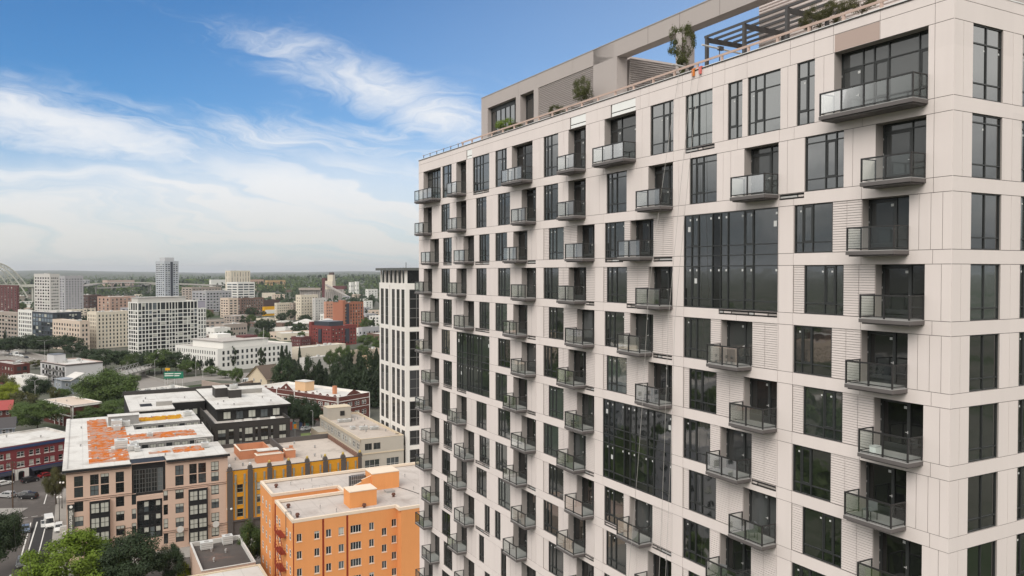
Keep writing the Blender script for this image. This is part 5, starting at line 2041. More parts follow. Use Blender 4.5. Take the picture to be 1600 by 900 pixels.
# ---- red brick block with a blue cornice across the junction
M_rb = mat('red_brick', (0.195, 0.046, 0.050), 0.85, 0.15, 0.06, 1.0, 0.06, 0.1)
M_bl = mat('blue_cornice', (0.035, 0.055, 0.13), 0.7, 0.2, 0.08)
M_navy = mat('navy_front', (0.025, 0.028, 0.042), 0.6, 0.3, 0.1)
K1 = at(0, 700, 10.6)
Lr = reach(K1, E2, 122)
K = K1 - E2 * 26
Kf = Vector((K.x, K.y, 0))
B = Bld('brick_building', 'dark red brick building with a blue cornice and a white arched entrance', 'building', K, GB, 26 + Lr, 22, 10.6, M_rb, M_roofw, parapet=0.35, cap=M_roofw)
ws = []
cs = colspan(K, [(-22, -17), (-14, -9), (0, 5.5), (9.5, 16), (26.5, 38), (45.5, 52.5), (56, 62.5), (69, 76), (78.5, 85), (91.5, 98), (100.5, 106)], d=E2, z=8)
for i, (u0, u1) in enumerate(cs):
    nx = 2 if i == 4 else 1
    for z in (7.0, 4.0):
        ws.append((u0, u1, z, z + 1.55, M_wframe, G_city, nx, 2, 0.45, 0.09))
ent = colspan(K, [(22, 44)], d=E2, z=2)[0]
door_ = colspan(K, [(27.5, 37)], d=E2, z=2)[0]
pt = [(0, B.W, 9.5, 10.4, -0.30, M_bl), (0, B.W, 2.95, 3.35, -0.5, M_bl), (0, B.W, 0, 2.95, 0.05, M_navy), (ent[0], ent[1], 0, 3.4, -0.55, M_wt), (door_[0], door_[1], 0, 2.3, 0.4, M_bframe)]
for q in ws:
    pt.append((q[0] - 0.15, q[1] + 0.15, q[2] - 0.25, q[2] - 0.02, -0.1, M_wt))
for i, (u0, u1) in enumerate(cs):
    if not (ent[0] - 1 < u0 < ent[1] + 1):
        ws.append((u0 - 0.5, u1 + 0.5, 0.5, 2.5, M_bframe, G_city, 2, 1, 0.0, 0.08))
B.facade('front', ws, pt, reveal=0.2)
B.finish(vents=8)
m_ = MB()
cx_ = (door_[0] + door_[1]) / 2
rr = (door_[1] - door_[0]) / 2
for k in range(10):
    t0, t1 = pi * k / 10, pi * (k + 1) / 10
    m_.poly([(cx_ - rr * cos(t0), -0.57, 2.2 + rr * 0.6 * sin(t0)), (cx_ - rr * cos(t1), -0.57, 2.2 + rr * 0.6 * sin(t1)), (cx_ - (rr + .3) * cos(t1), -0.60, 2.2 + (rr * .6 + .25) * sin(t1)), (cx_ - (rr + .3) * cos(t0), -0.60, 2.2 + (rr * .6 + .25) * sin(t0))], M_wframe)
    m_.poly([(cx_ - rr * cos(t0), -0.565, 2.2), (cx_ - rr * cos(t1), -0.565, 2.2), (cx_ - rr * cos(t1), -0.565, 2.2 + rr * 0.6 * sin(t1)), (cx_ - rr * cos(t0), -0.565, 2.2 + rr * 0.6 * sin(t0))], M_bframe)
m_.build('entrance_arch', B.root)
m_ = MB()
for u0, u1 in ((1, ent[0] - 0.6), (ent[1] + 0.6, B.W - 1)):
    m_.poly([(u0, -1.7, 2.35), (u1, -1.7, 2.35), (u1, -0.51, 3.0), (u0, -0.51, 3.0)], M_navy)
    m_.poly([(u0, -1.7, 2.15), (u1, -1.7, 2.15), (u1, -1.7, 2.35), (u0, -1.7, 2.35)], M_navy)
m_.build('awning', B.root)

# ---- brown brick hall with a white roof and shaped parapets
M_bb = mat('brown_brick', (0.125, 0.048, 0.040), 0.85, 0.15, 0.06, 1.0, 0.05, 0.1)
K = at(528, 621, 11.0)
dR = (at(570, 612, 11.0) - K); WR = dR.length
dL = (at(417, 601, 11.0) - K); DL = dL.length
angR = atan2(dR.y, dR.x)
B = Bld('brick_hall', 'brown brick hall with scalloped parapets and a broad white roof', 'hall', K, GB, WR, DL, 11.0, M_bb, M_roofw, parapet=0.9, cap=M_wt)
ws = []
n_ = 13
for i in range(n_):
    y0 = 1.0 + (DL - 2) * i / n_
    for k in range(2):
        ws.append((y0 + 0.4 + k * 1.5, y0 + 1.6 + k * 1.5, 6.4, 8.2, M_wframe, G_city, 1, 2, 0.5, 0.12))
        if i % 3:
            ws.append((y0 + 0.4 + k * 1.5, y0 + 1.6 + k * 1.5, 2.2, 4.2, M_wframe, G_city, 1, 2, 0.5, 0.12))
B.facade('left', ws, [(0, DL, 8.9, 9.2, -0.2, M_wt), (0, DL, 5.6, 5.8, -0.1, M_wt)] + [(DL * t, DL * t + 0.5, 0, 10.9, -0.15, M_wt) for t in (0.0, 0.50, 0.72, 0.985)], reveal=0.06)
ws = []
for i in range(4):
    x0 = 0.9 + (WR - 1.8) * i / 4
    for k in range(2):
        ws.append((x0 + 0.4 + k * 1.4, x0 + 1.5 + k * 1.4, 6.4, 8.2, M_wframe, G_city, 1, 2, 0.5, 0.12))
        ws.append((x0 + 0.4 + k * 1.4, x0 + 1.5 + k * 1.4, 2.2, 4.2, M_wframe, G_city, 1, 2, 0.5, 0.12))
B.facade('front', ws, [(0, WR, 8.9, 9.2, -0.2, M_wt), (0, WR, 5.6, 5.8, -0.1, M_wt), (0.02, 0.4, 0, 10.9, -0.15, M_wt), (WR - 0.45, WR - 0.02, 0, 10.9, -0.15, M_wt)], reveal=0.15)
B.finish(vents=4)
m_ = MB()
for i in range(12):                       # little gables along the parapet
    y0 = DL * (i + 0.2) / 12
    hgt = 0.8 if i not in (6, 7) else 0
    if hgt:
        m_.poly([(0.0, y0, 11.1), (0.0, y0 + 2.2, 11.1), (0.0, y0 + 1.1, 11.1 + hgt)], M_bb)
        m_.poly([(0.3, y0, 11.1), (0.3, y0 + 2.2, 11.1), (0.3, y0 + 1.1, 11.1 + hgt)], M_bb)
        m_.build('gable', B.root)
        m_ = MB()
yc = DL * 0.61
for x in (-0.02, 0.35):
    m_.poly([(x, yc - 4.6, 11.1), (x, yc + 4.6, 11.1), (x, yc + 2.6, 12.4), (x, yc, 14.0), (x, yc - 2.6, 12.4)], M_bb)
    m_.poly([(WR / 2 - 4, x, 11.1), (WR / 2 + 4, x, 11.1), (WR / 2 + 2.2, x, 12.2), (WR / 2, x, 13.2), (WR / 2 - 2.2, x, 12.2)], M_bb)
m_.build('shaped_gable', B.root)
m_ = MB(); m_.rod((-0.05, yc, 12.3), (-0.10, yc, 12.3), 0.5, M_wt, 12); m_.build('medallion', B.root)
B.boxpart('stair_house', 6.5, 11.5, DL * 0.52, DL * 0.52 + 7, 10.2, 14.2, mat('pale_orange', (0.60, 0.40, 0.24), 0.85, 0.1), M_roofw, 0.2)
B.boxpart('chimney', 8.8, 10.2, DL * 0.22, DL * 0.22 + 1.4, 10.2, 13.6, M_salmon)

# ---- white flat roofs beyond the black block
K = at(226, 618, 8.0)
B = Bld('warehouse', 'flat white roofed warehouse behind the big spreading tree', 'warehouse', K, GB, reach(K, E2, 308), reach(K, E1, 190), 8.0, M_wt, M_roofw, parapet=0.3)
B.finish(units=6, vents=8)
# ---- small brick office with white frames
M_mb = mat('maroon_brick', (0.10, 0.035, 0.03), 0.85, 0.15, 0.08, 1.0)
K = at(112, 634, 9.0)
Wb, Db = reach(K, E2, 124), reach(K, E1, 68)
B = Bld('small_office', 'small maroon brick office framed in white beside the spreading tree', 'office', K, GB, max(12, Wb), Db, 9.0, M_mb, mat('pink_roof', (0.52, 0.43, 0.36), 0.9, 0.1, 0.08, 0.5), parapet=0.2, cap=M_wt)
pt = [(0, Db, 4.4, 5.0, -0.15, M_wt), (0, Db, 8.3, 8.95, -0.4, M_wt)] + [(y, y + 0.5, 0, 8.9, -0.15, M_wt) for y in (0.02, Db * 0.28, Db * 0.42, Db * 0.58)]
B.facade('left', [(Db * (0.31 + 0.14 * k), Db * (0.40 + 0.14 * k), z, z + 2.4, M_wframe, G_city, 2, 2) for k in range(4) for z in (1.2, 5.4)], pt, reveal=0.2)
B.facade('front', [], [(0, B.W, 4.4, 5.0, -0.15, M_wt), (0, B.W, 8.3, 8.95, -0.4, M_wt), (0.02, 0.6, 0, 8.9, -0.15, M_wt)])
B.finish(vents=2)
# ---- white and grey apartments with dark balconies
M_wg = mat('pale_grey_siding', (0.52, 0.51, 0.51), 0.7, 0.2, 0.04, 1.0)
K = at(102.5, 570, 13.0)
Wb, Db = reach(K, E2, 160.5), reach(K, E1, 63)
B = Bld('apartment_building', 'pale grey flats with stacked dark balconies and a blank gable wall', 'apartment building', K, GB, Wb, Db, 13.0, M_wg, M_roofw, parapet=0.4, cap=M_brownpanel)
ws = []
for i in range(7):
    y0 = Db * (0.04 + 0.135 * i)
    for z in (9.4, 6.2, 3.0):
        ws.append((y0, y0 + Db * 0.075, z, z + 2.2, M_bframe, G_city, 2, 1, 0.2))
B.facade('left', ws, [(0, Db, 12.2, 12.9, -0.25, M_joint)], reveal=0.15)
B.facade('front', [], [(0, Wb, 12.2, 12.9, -0.25, M_joint)])
for i in (0, 2, 4):
    for z in (9.1, 5.9, 2.7):
        m_ = MB()
        y0 = Db * (0.03 + 0.135 * i)
        m_.box(-1.5, -0.02, y0, y0 + Db * 0.16, z - 0.15, z, M_bk)
        m_.box(-1.5, -1.42, y0, y0 + Db * 0.16, z, z + 1.05, M_spand)
        for yy in (y0, y0 + Db * 0.16 - 0.15):
            m_.box(-1.45, -1.3, yy, yy + 0.15, z, z + 3.0, M_bk)
        m_.build('balcony', B.root)
B.finish(units=3, vents=4)
B.boxpart('lift_house', Wb * 0.05, Wb * 0.36, Db * 0.52, Db * 0.80, 12.6, 17.2, M_wg, M_spand, 0.2)
# ---- small houses by the trees
def house(px, py, H, wpx, dd, ang, wall, roof, label, eave=1.0, rise=2.6):
    K = at(px, py, H)
    dx = Vector((cos(ang), sin(ang), 0))
    W = abs(reach(K, dx, px + wpx))
    r_ = thing('house', label, 'house', Vector((K.x, K.y, 0)), ang)
    m_ = MB()
    m_.box(0, W, 0, dd, 0, H, wall)
    for y in (0, dd):
        pass
    m_.poly([(0, 0, H), (0, dd, H), (0, dd / 2, H + rise)], wall); m_.poly([(W, 0, H), (W, dd, H), (W, dd / 2, H + rise)], wall)
    m_.build('wall', r_)
    e = eave
    z0 = H - rise * e / (dd / 2)
    rm = MB()
    for (ya, yb) in ((-e, dd / 2), (dd + e, dd / 2)):
        rm.poly([(-e, ya, z0), (W + e, ya, z0), (W + e, yb, H + rise + 0.05), (-e, yb, H + rise + 0.05)], roof)
        rm.poly([(-e, ya, z0 - 0.25), (W + e, ya, z0 - 0.25), (W + e, yb, H + rise - 0.2), (-e, yb, H + rise - 0.2)], wall)
        rm.poly([(-e, ya, z0 - 0.25), (W + e, ya, z0 - 0.25), (W + e, ya, z0), (-e, ya, z0)], wall)
    rm.build('roof', r_)
    for k in range(3):
        wm = win_mesh(1.1, 1.5, M_wframe, G_city, 1, 2, 0.0, 0.1)
        put('window', wm, r_, (W * (k + 0.6) / 3.2 + 1.1, -0.06, H - 2.6), pi / 2)
        put('window', wm, r_, (W * (k + 0.6) / 3.2 + 1.1, -0.06, H - 5.2), pi / 2)
    for k in range(2):
        put('window', win_mesh(1.1, 1.5, M_wframe, G_city, 1, 2, 0.0, 0.1), r_, (-0.06, dd * (k + 0.7) / 2.6, H - 2.4))
    return r_


M_shing = mat('dark_shingle', (0.075, 0.070, 0.072), 0.9, 0.1, 0.12, 1.5)
M_redroof = mat('red_roof', (0.30, 0.07, 0.065), 0.85, 0.15, 0.08, 0.8)
M_brroof = mat('brown_shingle', (0.115, 0.088, 0.072), 0.9, 0.1, 0.12, 1.5)
M_bluew = mat('blue_grey_siding', (0.26, 0.28, 0.31), 0.8, 0.2, 0.05)
house(-14, 668, 7.0, 34, 9, GA, M_bluew, M_shing, 'blue grey house with a dark shingle roof at the left edge')
house(-20, 640, 7.5, 36, 10, GA, M_mb, M_redroof, 'house with a plain red roof at the left edge')
house(417, 591, 7.5, 26, 16, GB + 0.0, M_be2, M_brroof, 'church house with steep brown gables behind the brick hall', 1.0, 6.0)
K = at(96, 592, 8.5)
r_ = thing('house', 'slate blue house with an upturned white roof in front of the grey flats', 'house', Vector((K.x, K.y, 0)), GB)
m_ = MB(); m_.box(0, 9, 0, 8, 0, 8.2, M_bluew); m_.build('wall', r_)
m_ = MB()
m_.poly([(-1, -1, 8.2), (4, -1, 7.2), (4, 9, 7.2), (-1, 9, 8.2)], M_roofw); m_.poly([(4, -1, 7.2), (11, -1, 10.5), (11, 9, 10.5), (4, 9, 7.2)], M_roofw)
m_.poly([(-1, -1, 7.9), (4, -1, 6.9), (4, -1, 7.2), (-1, -1, 8.2)], M_roofw); m_.poly([(4, -1, 6.9), (11, -1, 10.2), (11, -1, 10.5), (4, -1, 7.2)], M_roofw)
m_.build('roof', r_)
for k in range(2):
    put('window', win_mesh(1.3, 1.5, M_wframe, G_city, 1, 2, 0.0, 0.1), r_, (-0.06, 1.5 + 3 * k, 4.5))
    put('window', win_mesh(1.3, 1.5, M_wframe, G_city, 1, 2, 0.0, 0.1), r_, (3.2 + 3 * k, -0.06, 4.5), pi / 2)
K = at(22, 570, 12.0)
B = Bld('brick_building', 'maroon building with a dark glazed end at the left edge below the freeway', 'building', K, GB, 8, 30, 12.0, M_mb, M_roofg, parapet=0.4)
B.grid('front', 2, (1.5, 5, 8.5), 2.2, 2.2, M_bframe, G_city)
B.grid('left', 7, (5, 8.5), 1.6, 1.6, M_wframe, G_city)
B.finish(units=2)
K = at(40, 592, 7.0)
B = Bld('warehouse', 'low white roofed shed left of the grey flats', 'shed', K, GB, reach(K, E2, 75), reach(K, E1, 12), 7.0, M_wt, M_roofw, parapet=0.2)
B.finish(units=3, vents=4)
# =====================================================================================================
# THE TOWN BEYOND
# =====================================================================================================
PLACED = []            # (x, y, r) of what already stands, so that scattered things keep clear


def note(B):
    c = B.root.location + (Vector((cos(B.root.rotation_euler.z), sin(B.root.rotation_euler.z), 0)) * B.W + Vector((-sin(B.root.rotation_euler.z), cos(B.root.rotation_euler.z), 0)) * B.D) * 0.5
    PLACED.append((c.x, c.y, 0.5 * sqrt(B.W ** 2 + B.D ** 2)))
    return B


def far(label, px, py, H, pxr, pxl, wall, roof, nf, nl, fl, ww, wh, zb=1.2, fm=None, gm=None, units=2, cat='building', name='building', parapet=0.5, cap=None, nx=1, top=1.0, blind=0.2, t=0.10, group=None, ang=GB, m0=1.0, dmin=None):
    dx, dy = Vector((cos(ang), sin(ang), 0)), Vector((-sin(ang), cos(ang), 0))
    K = at(px, py, H)
    W, D = reach(K, dx, pxr), reach(K, dy, pxl)
    if dmin:
        D = max(D, dmin)
    B = Bld(name, label, cat, K, ang, W, D, H, wall, roof, group, parapet, cap)
    pitch = (H - top - zb) / fl
    zs = [zb + pitch * k for k in range(fl)]
    for side, n in (('front', nf), ('left', nl)):
        if n:
            L = B.L(side) - 2 * m0
            B.grid(side, n, zs, L / n * ww, pitch * wh, fm or M_bframe, gm or G_far, m0=m0, m1=m0, nx=nx, blind=blind, t=t, reveal=0.25)
    B.finish(units=units)
    return note(B)


M_w1 = mat('white_render', (0.68, 0.665, 0.63), 0.8, 0.2, 0.04, 0.3)
M_cr = mat('cream_render', (0.60, 0.535, 0.44), 0.8, 0.2, 0.04, 0.3)
M_crp = mat('pink_cream', (0.55, 0.45, 0.37), 0.8, 0.2, 0.04, 0.3)
M_gr = mat('grey_render', (0.36, 0.355, 0.37), 0.8, 0.2, 0.05, 0.3)
M_grl = mat('light_grey_render', (0.50, 0.48, 0.455), 0.8, 0.2, 0.05, 0.3)
M_br = mat('brown_render', (0.16, 0.105, 0.085), 0.85, 0.2, 0.06, 0.3)
M_dbr = mat('dark_brown', (0.085, 0.055, 0.05), 0.85, 0.2, 0.08, 0.3)
M_maroon = mat('deep_maroon', (0.115, 0.045, 0.045), 0.85, 0.2, 0.08, 0.3)
M_ob = mat('orange_brick', (0.33, 0.135, 0.085), 0.85, 0.2, 0.06, 0.3)
M_rbr = mat('bright_red_brick', (0.185, 0.047, 0.042), 0.85, 0.2, 0.07, 0.3)
M_navyb = mat('navy_metal', (0.04, 0.045, 0.058), 0.6, 0.3, 0.08)
M_taupe = mat('taupe_render', (0.33, 0.28, 0.245), 0.85, 0.2, 0.06, 0.3)
M_glz = glass_mat('curtain_glass', (0.045, 0.055, 0.065), 1.6, 0.08, 0.003, 0.4, 0.05)

# ---- white tower with a bold grid
K = at(215, 472.5, 42)
W, D = reach(K, E2, 309), reach(K, E1, 200)
B = Bld('grid_tower', 'big white grid fronted apartment tower with dark square windows', 'apartment tower', K, GB, W, D, 42, M_w1, M_roofw, parapet=0.4)
rn = random.Random(3)
ws = []
cuts = [0.0]
while cuts[-1] < W - 3.2:
    cuts.append(cuts[-1] + rn.choice((2.0, 2.6, 3.4, 3.9, 2.4)))
cuts = [c_ * (W - 0.7) / cuts[-1] for c_ in cuts]
for fl in range(14):
    z = 3.5 + fl * 2.75
    hh = 2.05 if fl < 12 else 0
    for a_, b_ in zip(cuts, cuts[1:]):
        if fl < 12:
            ws.append((a_ + 0.55, b_ + 0.0, z, z + 2.15, M_bframe, G_far, 1 if b_ - a_ < 3 else 2, 1, 0.25, 0.08))
        elif fl == 12:
            ws.append((a_ + 0.55, b_ + 0.0, z, z + 4.9, M_bframe, G_far, 1 if b_ - a_ < 3 else 2, 2, 0.1, 0.08))
ws.sort(key=lambda q: -q[2])
B.facade('front', ws, reveal=0.22)
ws = []
nl = max(4, int(D / 3.0))
for fl in range(13):
    z = 3.5 + fl * 2.75
    for k in range(nl):
        y0 = 0.5 + (D - 1.0) * k / nl
        ws.append((y0 + 0.35, y0 + (D - 1.0) / nl - 0.35, z, z + (2.05 if fl < 12 else 4.9), M_bframe, G_far, 1, 1, 0.2, 0.08))
B.facade('left', ws, reveal=0.22)
B.finish()
note(B)
B.boxpart('penthouse', 1.5, W * 0.82, 2.5, max(8, D - 2), 41.6, 45.2, M_grl, M_roofw, 0.8)
for k in range(3):
    B.place('front', 3 + k * 9.5, 11 + k * 9.5, 42.2, win_mesh(8.0, 2.7, M_w1, G_far, 2, 1, 0.0, 0.25), 2.44)
# its lower right wing with the purple-grey end wall
K2 = K + E2 * (W + 0.02)
Wr = reach(Vector((K2.x, K2.y, 38)), E2, 322)
B2 = Bld('grid_tower', 'lower white grid wing attached to the right of the big white tower', 'apartment tower', K2, GB, Wr, max(D, 12), 36.3, M_w1, M_roofw, parapet=0.3)
ws = []
for fl in range(12):
    for k in range(3):
        ws.append((0.5 + Wr * k / 3, 0.5 + Wr * (k + 1) / 3 - 0.75, 0.8 + fl * 2.95, 3.0 + fl * 2.95, M_gframe, G_far, 2, 1, 0.3, 0.08))
B2.facade('front', ws, reveal=0.5)
B2.finish()
note(B2)
B2.boxpart('rear_block', Wr * 0.2, Wr + 3.0, 6, 18, 0.2, 41.0, mat('mauve_wall', (0.33, 0.31, 0.36), 0.8, 0.2), M_spand, 0.1)

# ---- long white office block
K = at(340, 545.5, 14.5)
W, D = reach(K, E2, 456), reach(K, E1, 274)
B = Bld('office_block', 'long plain white office block with small square windows', 'office', K, GB, W, D, 14.5, M_w1, M_roofg, parapet=0.8)
ws = []
nl = 17
for z in (10.6, 6.8, 3.0):
    for k in range(nl):
        y0 = 2.0 + (D - 3.5) * k / nl
        ws.append((y0 + 0.8, y0 + (D - 3.5) / nl - 0.7, z, z + 2.2, M_bframe, G_far, 1, 2, 0.0, 0.08))
B.facade('left', ws, reveal=0.3)
ws = []
nf = 15
for z in (10.6, 6.8, 3.0):
    for k in range(nf):
        x0 = 2.5 + (W - 5) * k / nf
        ws.append((x0 + 0.9, x0 + (W - 5) / nf - 0.9, z, z + 2.3, M_bframe, G_far, 2, 2, 0.0, 0.08))
B.facade('front', ws, reveal=0.3)
B.finish(units=5, vents=8)
note(B)
m_ = MB()
m_.box(6.0, W * 0.70, 3.0, D * 0.78, 13.8, 18.4, M_w1)
m_.box(5.2, W * 0.70 + 0.6, 2.4, D * 0.78 + 0.8, 18.4, 18.8, M_roofg)
m_.build('top_floor', B.root)
B.place('left', 6, D * 0.74, 14.6, win_mesh(D * 0.74 - 6, 2.6, M_gframe, G_far, 9, 1, 0.0, 0.12), 5.9)
for k in range(4):
    B.place('front', 11 + k * 9, 12.6 + k * 9, 15.6, win_mesh(1.6, 1.6, M_bframe, G_far, 2, 2, 0.0, 0.1), 2.95)
B.boxpart('stair_house', W * 0.30, W * 0.48, D * 0.55, D * 0.75, 18.8, 21.5, M_w1)
B.boxpart('lift_house', W * 0.52, W * 0.70, D * 0.3, D * 0.5, 18.8, 20.2, M_maroon)
B.boxpart('flagpole', W * 0.62, W * 0.62 + 0.15, 1.5, 1.65, 13.8, 26.0, M_w1)

far('cream hotel slab with paired windows standing left of the white grid tower', 150.5, 488, 30, 204, 136, M_cr, M_roofw, 9, 5, 9, 0.42, 0.62, blind=0.15, units=4)
far('cream and pink office block in front of the cream hotel', 125, 502, 24, 140, 82, M_crp, M_roofw, 2, 10, 6, 0.52, 0.55, units=2)
B = far('dark glass office block with a thin white roof edge left of the cream office', 83, 488.5, 28, 127, 50, M_navyb, M_roofg, 9, 7, 7, 0.86, 0.8, gm=M_glz, cap=M_w1, units=6, t=0.12)
K = at(50, 485, 28.5)
far('white gridded office end joined to the dark glass block', 50, 485, 28.3, 52, 28, M_w1, M_roofw, 0, 7, 7, 0.62, 0.62, units=2)
far('grey brown office with strip windows at the left edge', 27, 489, 25, 40, -30, M_taupe, M_roofg, 2, 12, 6, 0.70, 0.50, units=4)
far('dark maroon tower block at the left edge under the bridge', 26.5, 446, 45, 30, -25, M_maroon, M_roofg, 1, 10, 13, 0.35, 0.55, fm=M_wframe, units=2)
B = far('pale grey residential tower, taller one of the pair at the left', 78, 428, 61, 93, 53, M_grl, M_roofg, 4, 6, 18, 0.62, 0.5, units=2, top=2)
far('pale grey residential tower, lower one with a blank end wall', 101, 431, 58, 130, 92, M_gr, M_roofg, 6, 2, 17, 0.45, 0.45, units=2, top=2)
B = far('tall slim glass tower rising alone above the skyline', 257, 408, 80, 279, 243, mat('tower_grey', (0.40, 0.42, 0.45), 0.6, 0.3), M_roofg, 5, 4, 24, 0.62, 0.5, gm=M_glz, units=1, cat='glass tower', name='glass_tower', top=3)
B.boxpart('crown', B.W * 0.1, B.W * 0.75, B.D * 0.1, B.D * 0.7, 79, 85.5, mat('tower_light', (0.45, 0.46, 0.48), 0.7), M_roofg)
B.boxpart('balcony_stack', B.W * 0.42, B.W * 0.56, -1.0, -0.02, 4, 79, M_navyb)
far('dark brown terraced block behind the cream hotel', 138, 461, 30, 158, 96, M_dbr, M_roofw, 3, 9, 6, 0.6, 0.42, fm=M_wframe, units=2)
far('white and salmon brick block behind the cream hotel', 172, 464, 28, 212, 152, mat('salmon_mid', (0.40, 0.27, 0.215), 0.85), M_roofw, 6, 3, 6, 0.35, 0.65, units=2)
far('beige stepped block right of the slim glass tower', 300, 449, 37, 346, 284, M_taupe, M_roofg, 9, 3, 9, 0.55, 0.5, fm=M_wframe, units=3)
far('grey office slab in the middle distance with navy end wall', 322, 455, 33, 362, 300, M_gr, M_roofg, 8, 4, 7, 0.6, 0.5, units=2)
far('white striped apartments with long balconies', 371, 441, 44, 398, 354, M_w1, M_roofw, 3, 2, 9, 0.86, 0.52, gm=M_glz, units=2)
far('tall cream slab closing the horizon left of the forest', 360, 423, 66, 391, 352, M_cr, M_roofw, 7, 2, 5, 0.2, 0.85, units=1)
far('low blank white hall on the horizon beside the cream slab', 330, 437, 40, 358, 327, M_w1, M_roofw, 0, 0, 1, 0.2, 0.2, units=0)
far('pink brick block with ribbon balconies in the middle distance', 357, 466, 27, 372, 344, M_crp, M_roofw, 2, 3, 7, 0.6, 0.5, units=2)
far('brown brick block with many small windows in the middle distance', 376, 466, 25.5, 412, 366, M_br, M_roofg, 9, 2, 6, 0.55, 0.6, fm=M_wframe, units=4)
far('dark low shed with a flat roof behind the yellow shop', 410, 469, 19, 437, 402, M_dbr, M_roofd, 0, 0, 1, 0.2, 0.2, units=1)
M_yel = mat('yellow_shop', (0.62, 0.33, 0.02), 0.7, 0.2)
B = far('bright yellow fronted shop with a white band', 413, 479.5, 13, 433, 410, M_yel, M_roofw, 0, 0, 1, 0.2, 0.2, units=0)
B.boxpart('shop_front', 1.5, B.W + 0.5, -0.5, -0.02, 3.0, 8.5, M_w1)
far('cream block with brown window strips in the middle distance', 432, 473.5, 22.5, 456, 429, M_cr, M_roofg, 7, 1, 6, 0.45, 0.5, units=2)
far('grey beige courtyard block behind the round roofed pavilions', 458, 473.5, 22, 496, 450, M_taupe, M_roofw, 9, 2, 6, 0.5, 0.55, fm=M_wframe, units=3)
far('stepped cream apartment block with a central tower in the middle distance', 470, 461, 33, 497, 462, M_cr, M_roofg, 6, 2, 8, 0.4, 0.4, units=3)
far('plain grey block with punched windows left of the orange brick tower', 492, 466, 29, 510, 488, M_grl, M_roofg, 4, 1, 8, 0.35, 0.45, units=1)
far('salmon block behind the orange brick tower', 509, 471.5, 27, 521, 506, mat('salmon_render', (0.50, 0.27, 0.19), 0.8), M_roofg, 3, 1, 7, 0.5, 0.4, units=1)
B = far('orange brick apartment tower with a smooth end wall', 537, 473, 31, 568, 520, M_ob, M_roofd, 7, 0, 9, 0.45, 0.72, units=2, cat='apartment tower')
B.boxpart('end_tower', -0.6, 3.4, 0.6, 7.5, 0.2, 33.5, M_ob)
B.boxpart('balcony_stack', 3.6, 7.0, -0.8, -0.02, 3, 30, M_navyb)
B = far('bright red brick loft building with a navy rooftop storey', 517, 510, 17, 557, 484, M_rbr, M_roofg, 8, 8, 5, 0.40, 0.52, fm=M_bframe, units=0, parapet=1.0)
B.boxpart('rooftop_storey', B.W * 0.05, B.W * 0.6, B.D * 0.15, B.D * 0.85, 16, 20.5, M_navyb, M_spand, 0.2)
B.boxpart('corner_turret', -0.4, 4.0, B.D * 0.9, B.D * 1.02, 0.2, 20.0, M_rbr)
B.boxpart('fire_escape', -1.2, -0.1, B.D * 0.42, B.D * 0.55, 3, 14, M_navyb)
B.boxpart('fire_escape', B.W * 0.55, B.W * 0.68, -1.2, -0.1, 3, 14, M_navyb)
far('dark red low brick row left of the loft building', 470, 527, 8, 486, 455, M_maroon, M_roofg, 4, 5, 2, 0.4, 0.5, fm=M_wframe, units=3)
far('long low beige hall with a blank front below the loft building', 467, 544, 9, 540, 452, M_cr, M_roofw, 0, 0, 1, 0.2, 0.2, units=3)
far('low white hall with a wide smooth roof among the conifers', 476, 560, 8, 530, 468, M_grl, M_roofw, 0, 0, 1, 0.2, 0.2, units=1, parapet=0.1)
far('cream low hall right of the long beige hall', 556, 548, 9, 594, 548, M_crp, M_roofw, 0, 0, 1, 0.2, 0.2, units=2)
far('pale low hall with a salmon wall beyond the conifers', 568, 557, 8, 592, 560, mat('salmon_pale', (0.58, 0.40, 0.27), 0.8), M_roofw, 0, 0, 1, 0.2, 0.2, units=1)
far('grey flat roofed garage block right of the loft building', 566, 512, 12, 600, 560, M_gr, M_roofg, 8, 1, 2, 0.6, 0.4, units=3)
far('white low office behind the long white block', 350, 507, 12, 386, 336, M_taupe, M_roofw, 8, 3, 2, 0.6, 0.4, units=2)
far('low white shed with a red band beside the long white block', 335, 513, 11, 360, 318, M_w1, M_roofw, 4, 3, 2, 0.4, 0.4, units=3)
far('white bungalow with a red roof on the wooded slope at the right', 575, 452, 24, 590, 571, M_w1, mat('terracotta', (0.45, 0.2, 0.12), 0.8), 3, 1, 4, 0.3, 0.5, units=0)
far('small white block by the conifers at the right', 571, 470, 14, 582, 568, M_w1, M_roofw, 2, 1, 4, 0.4, 0.5, units=0)
far('long pink school building on the wooded slope', 380, 437, 36, 412, 374, mat('school_pink', (0.46, 0.30, 0.23), 0.8), M_roofg, 12, 2, 3, 0.5, 0.5, units=0)
far('long ochre school building on the wooded slope', 418, 438, 35, 446, 414, mat('school_ochre', (0.44, 0.29, 0.15), 0.8), M_roofg, 12, 2, 3, 0.5, 0.5, units=0)
far('long pink and white mill building by the viaducts', 168, 438, 36, 210, 160, mat('mill_pink', (0.44, 0.33, 0.29), 0.8), M_roofg, 16, 3, 3, 0.5, 0.5, units=0)
far('small grey block between the mill building and the grey towers', 133, 437, 37, 140, 129, M_gr, M_roofg, 2, 1, 4, 0.5, 0.5, units=0)
far('white towers of a hillside chapel among the trees', 548, 441, 37, 553, 545, M_w1, M_roofw, 2, 1, 3, 0.4, 0.4, units=0)
far('white twin of the hillside chapel tower among the trees', 557, 440, 38, 561, 554, M_w1, M_roofw, 2, 1, 3, 0.4, 0.4, units=0)

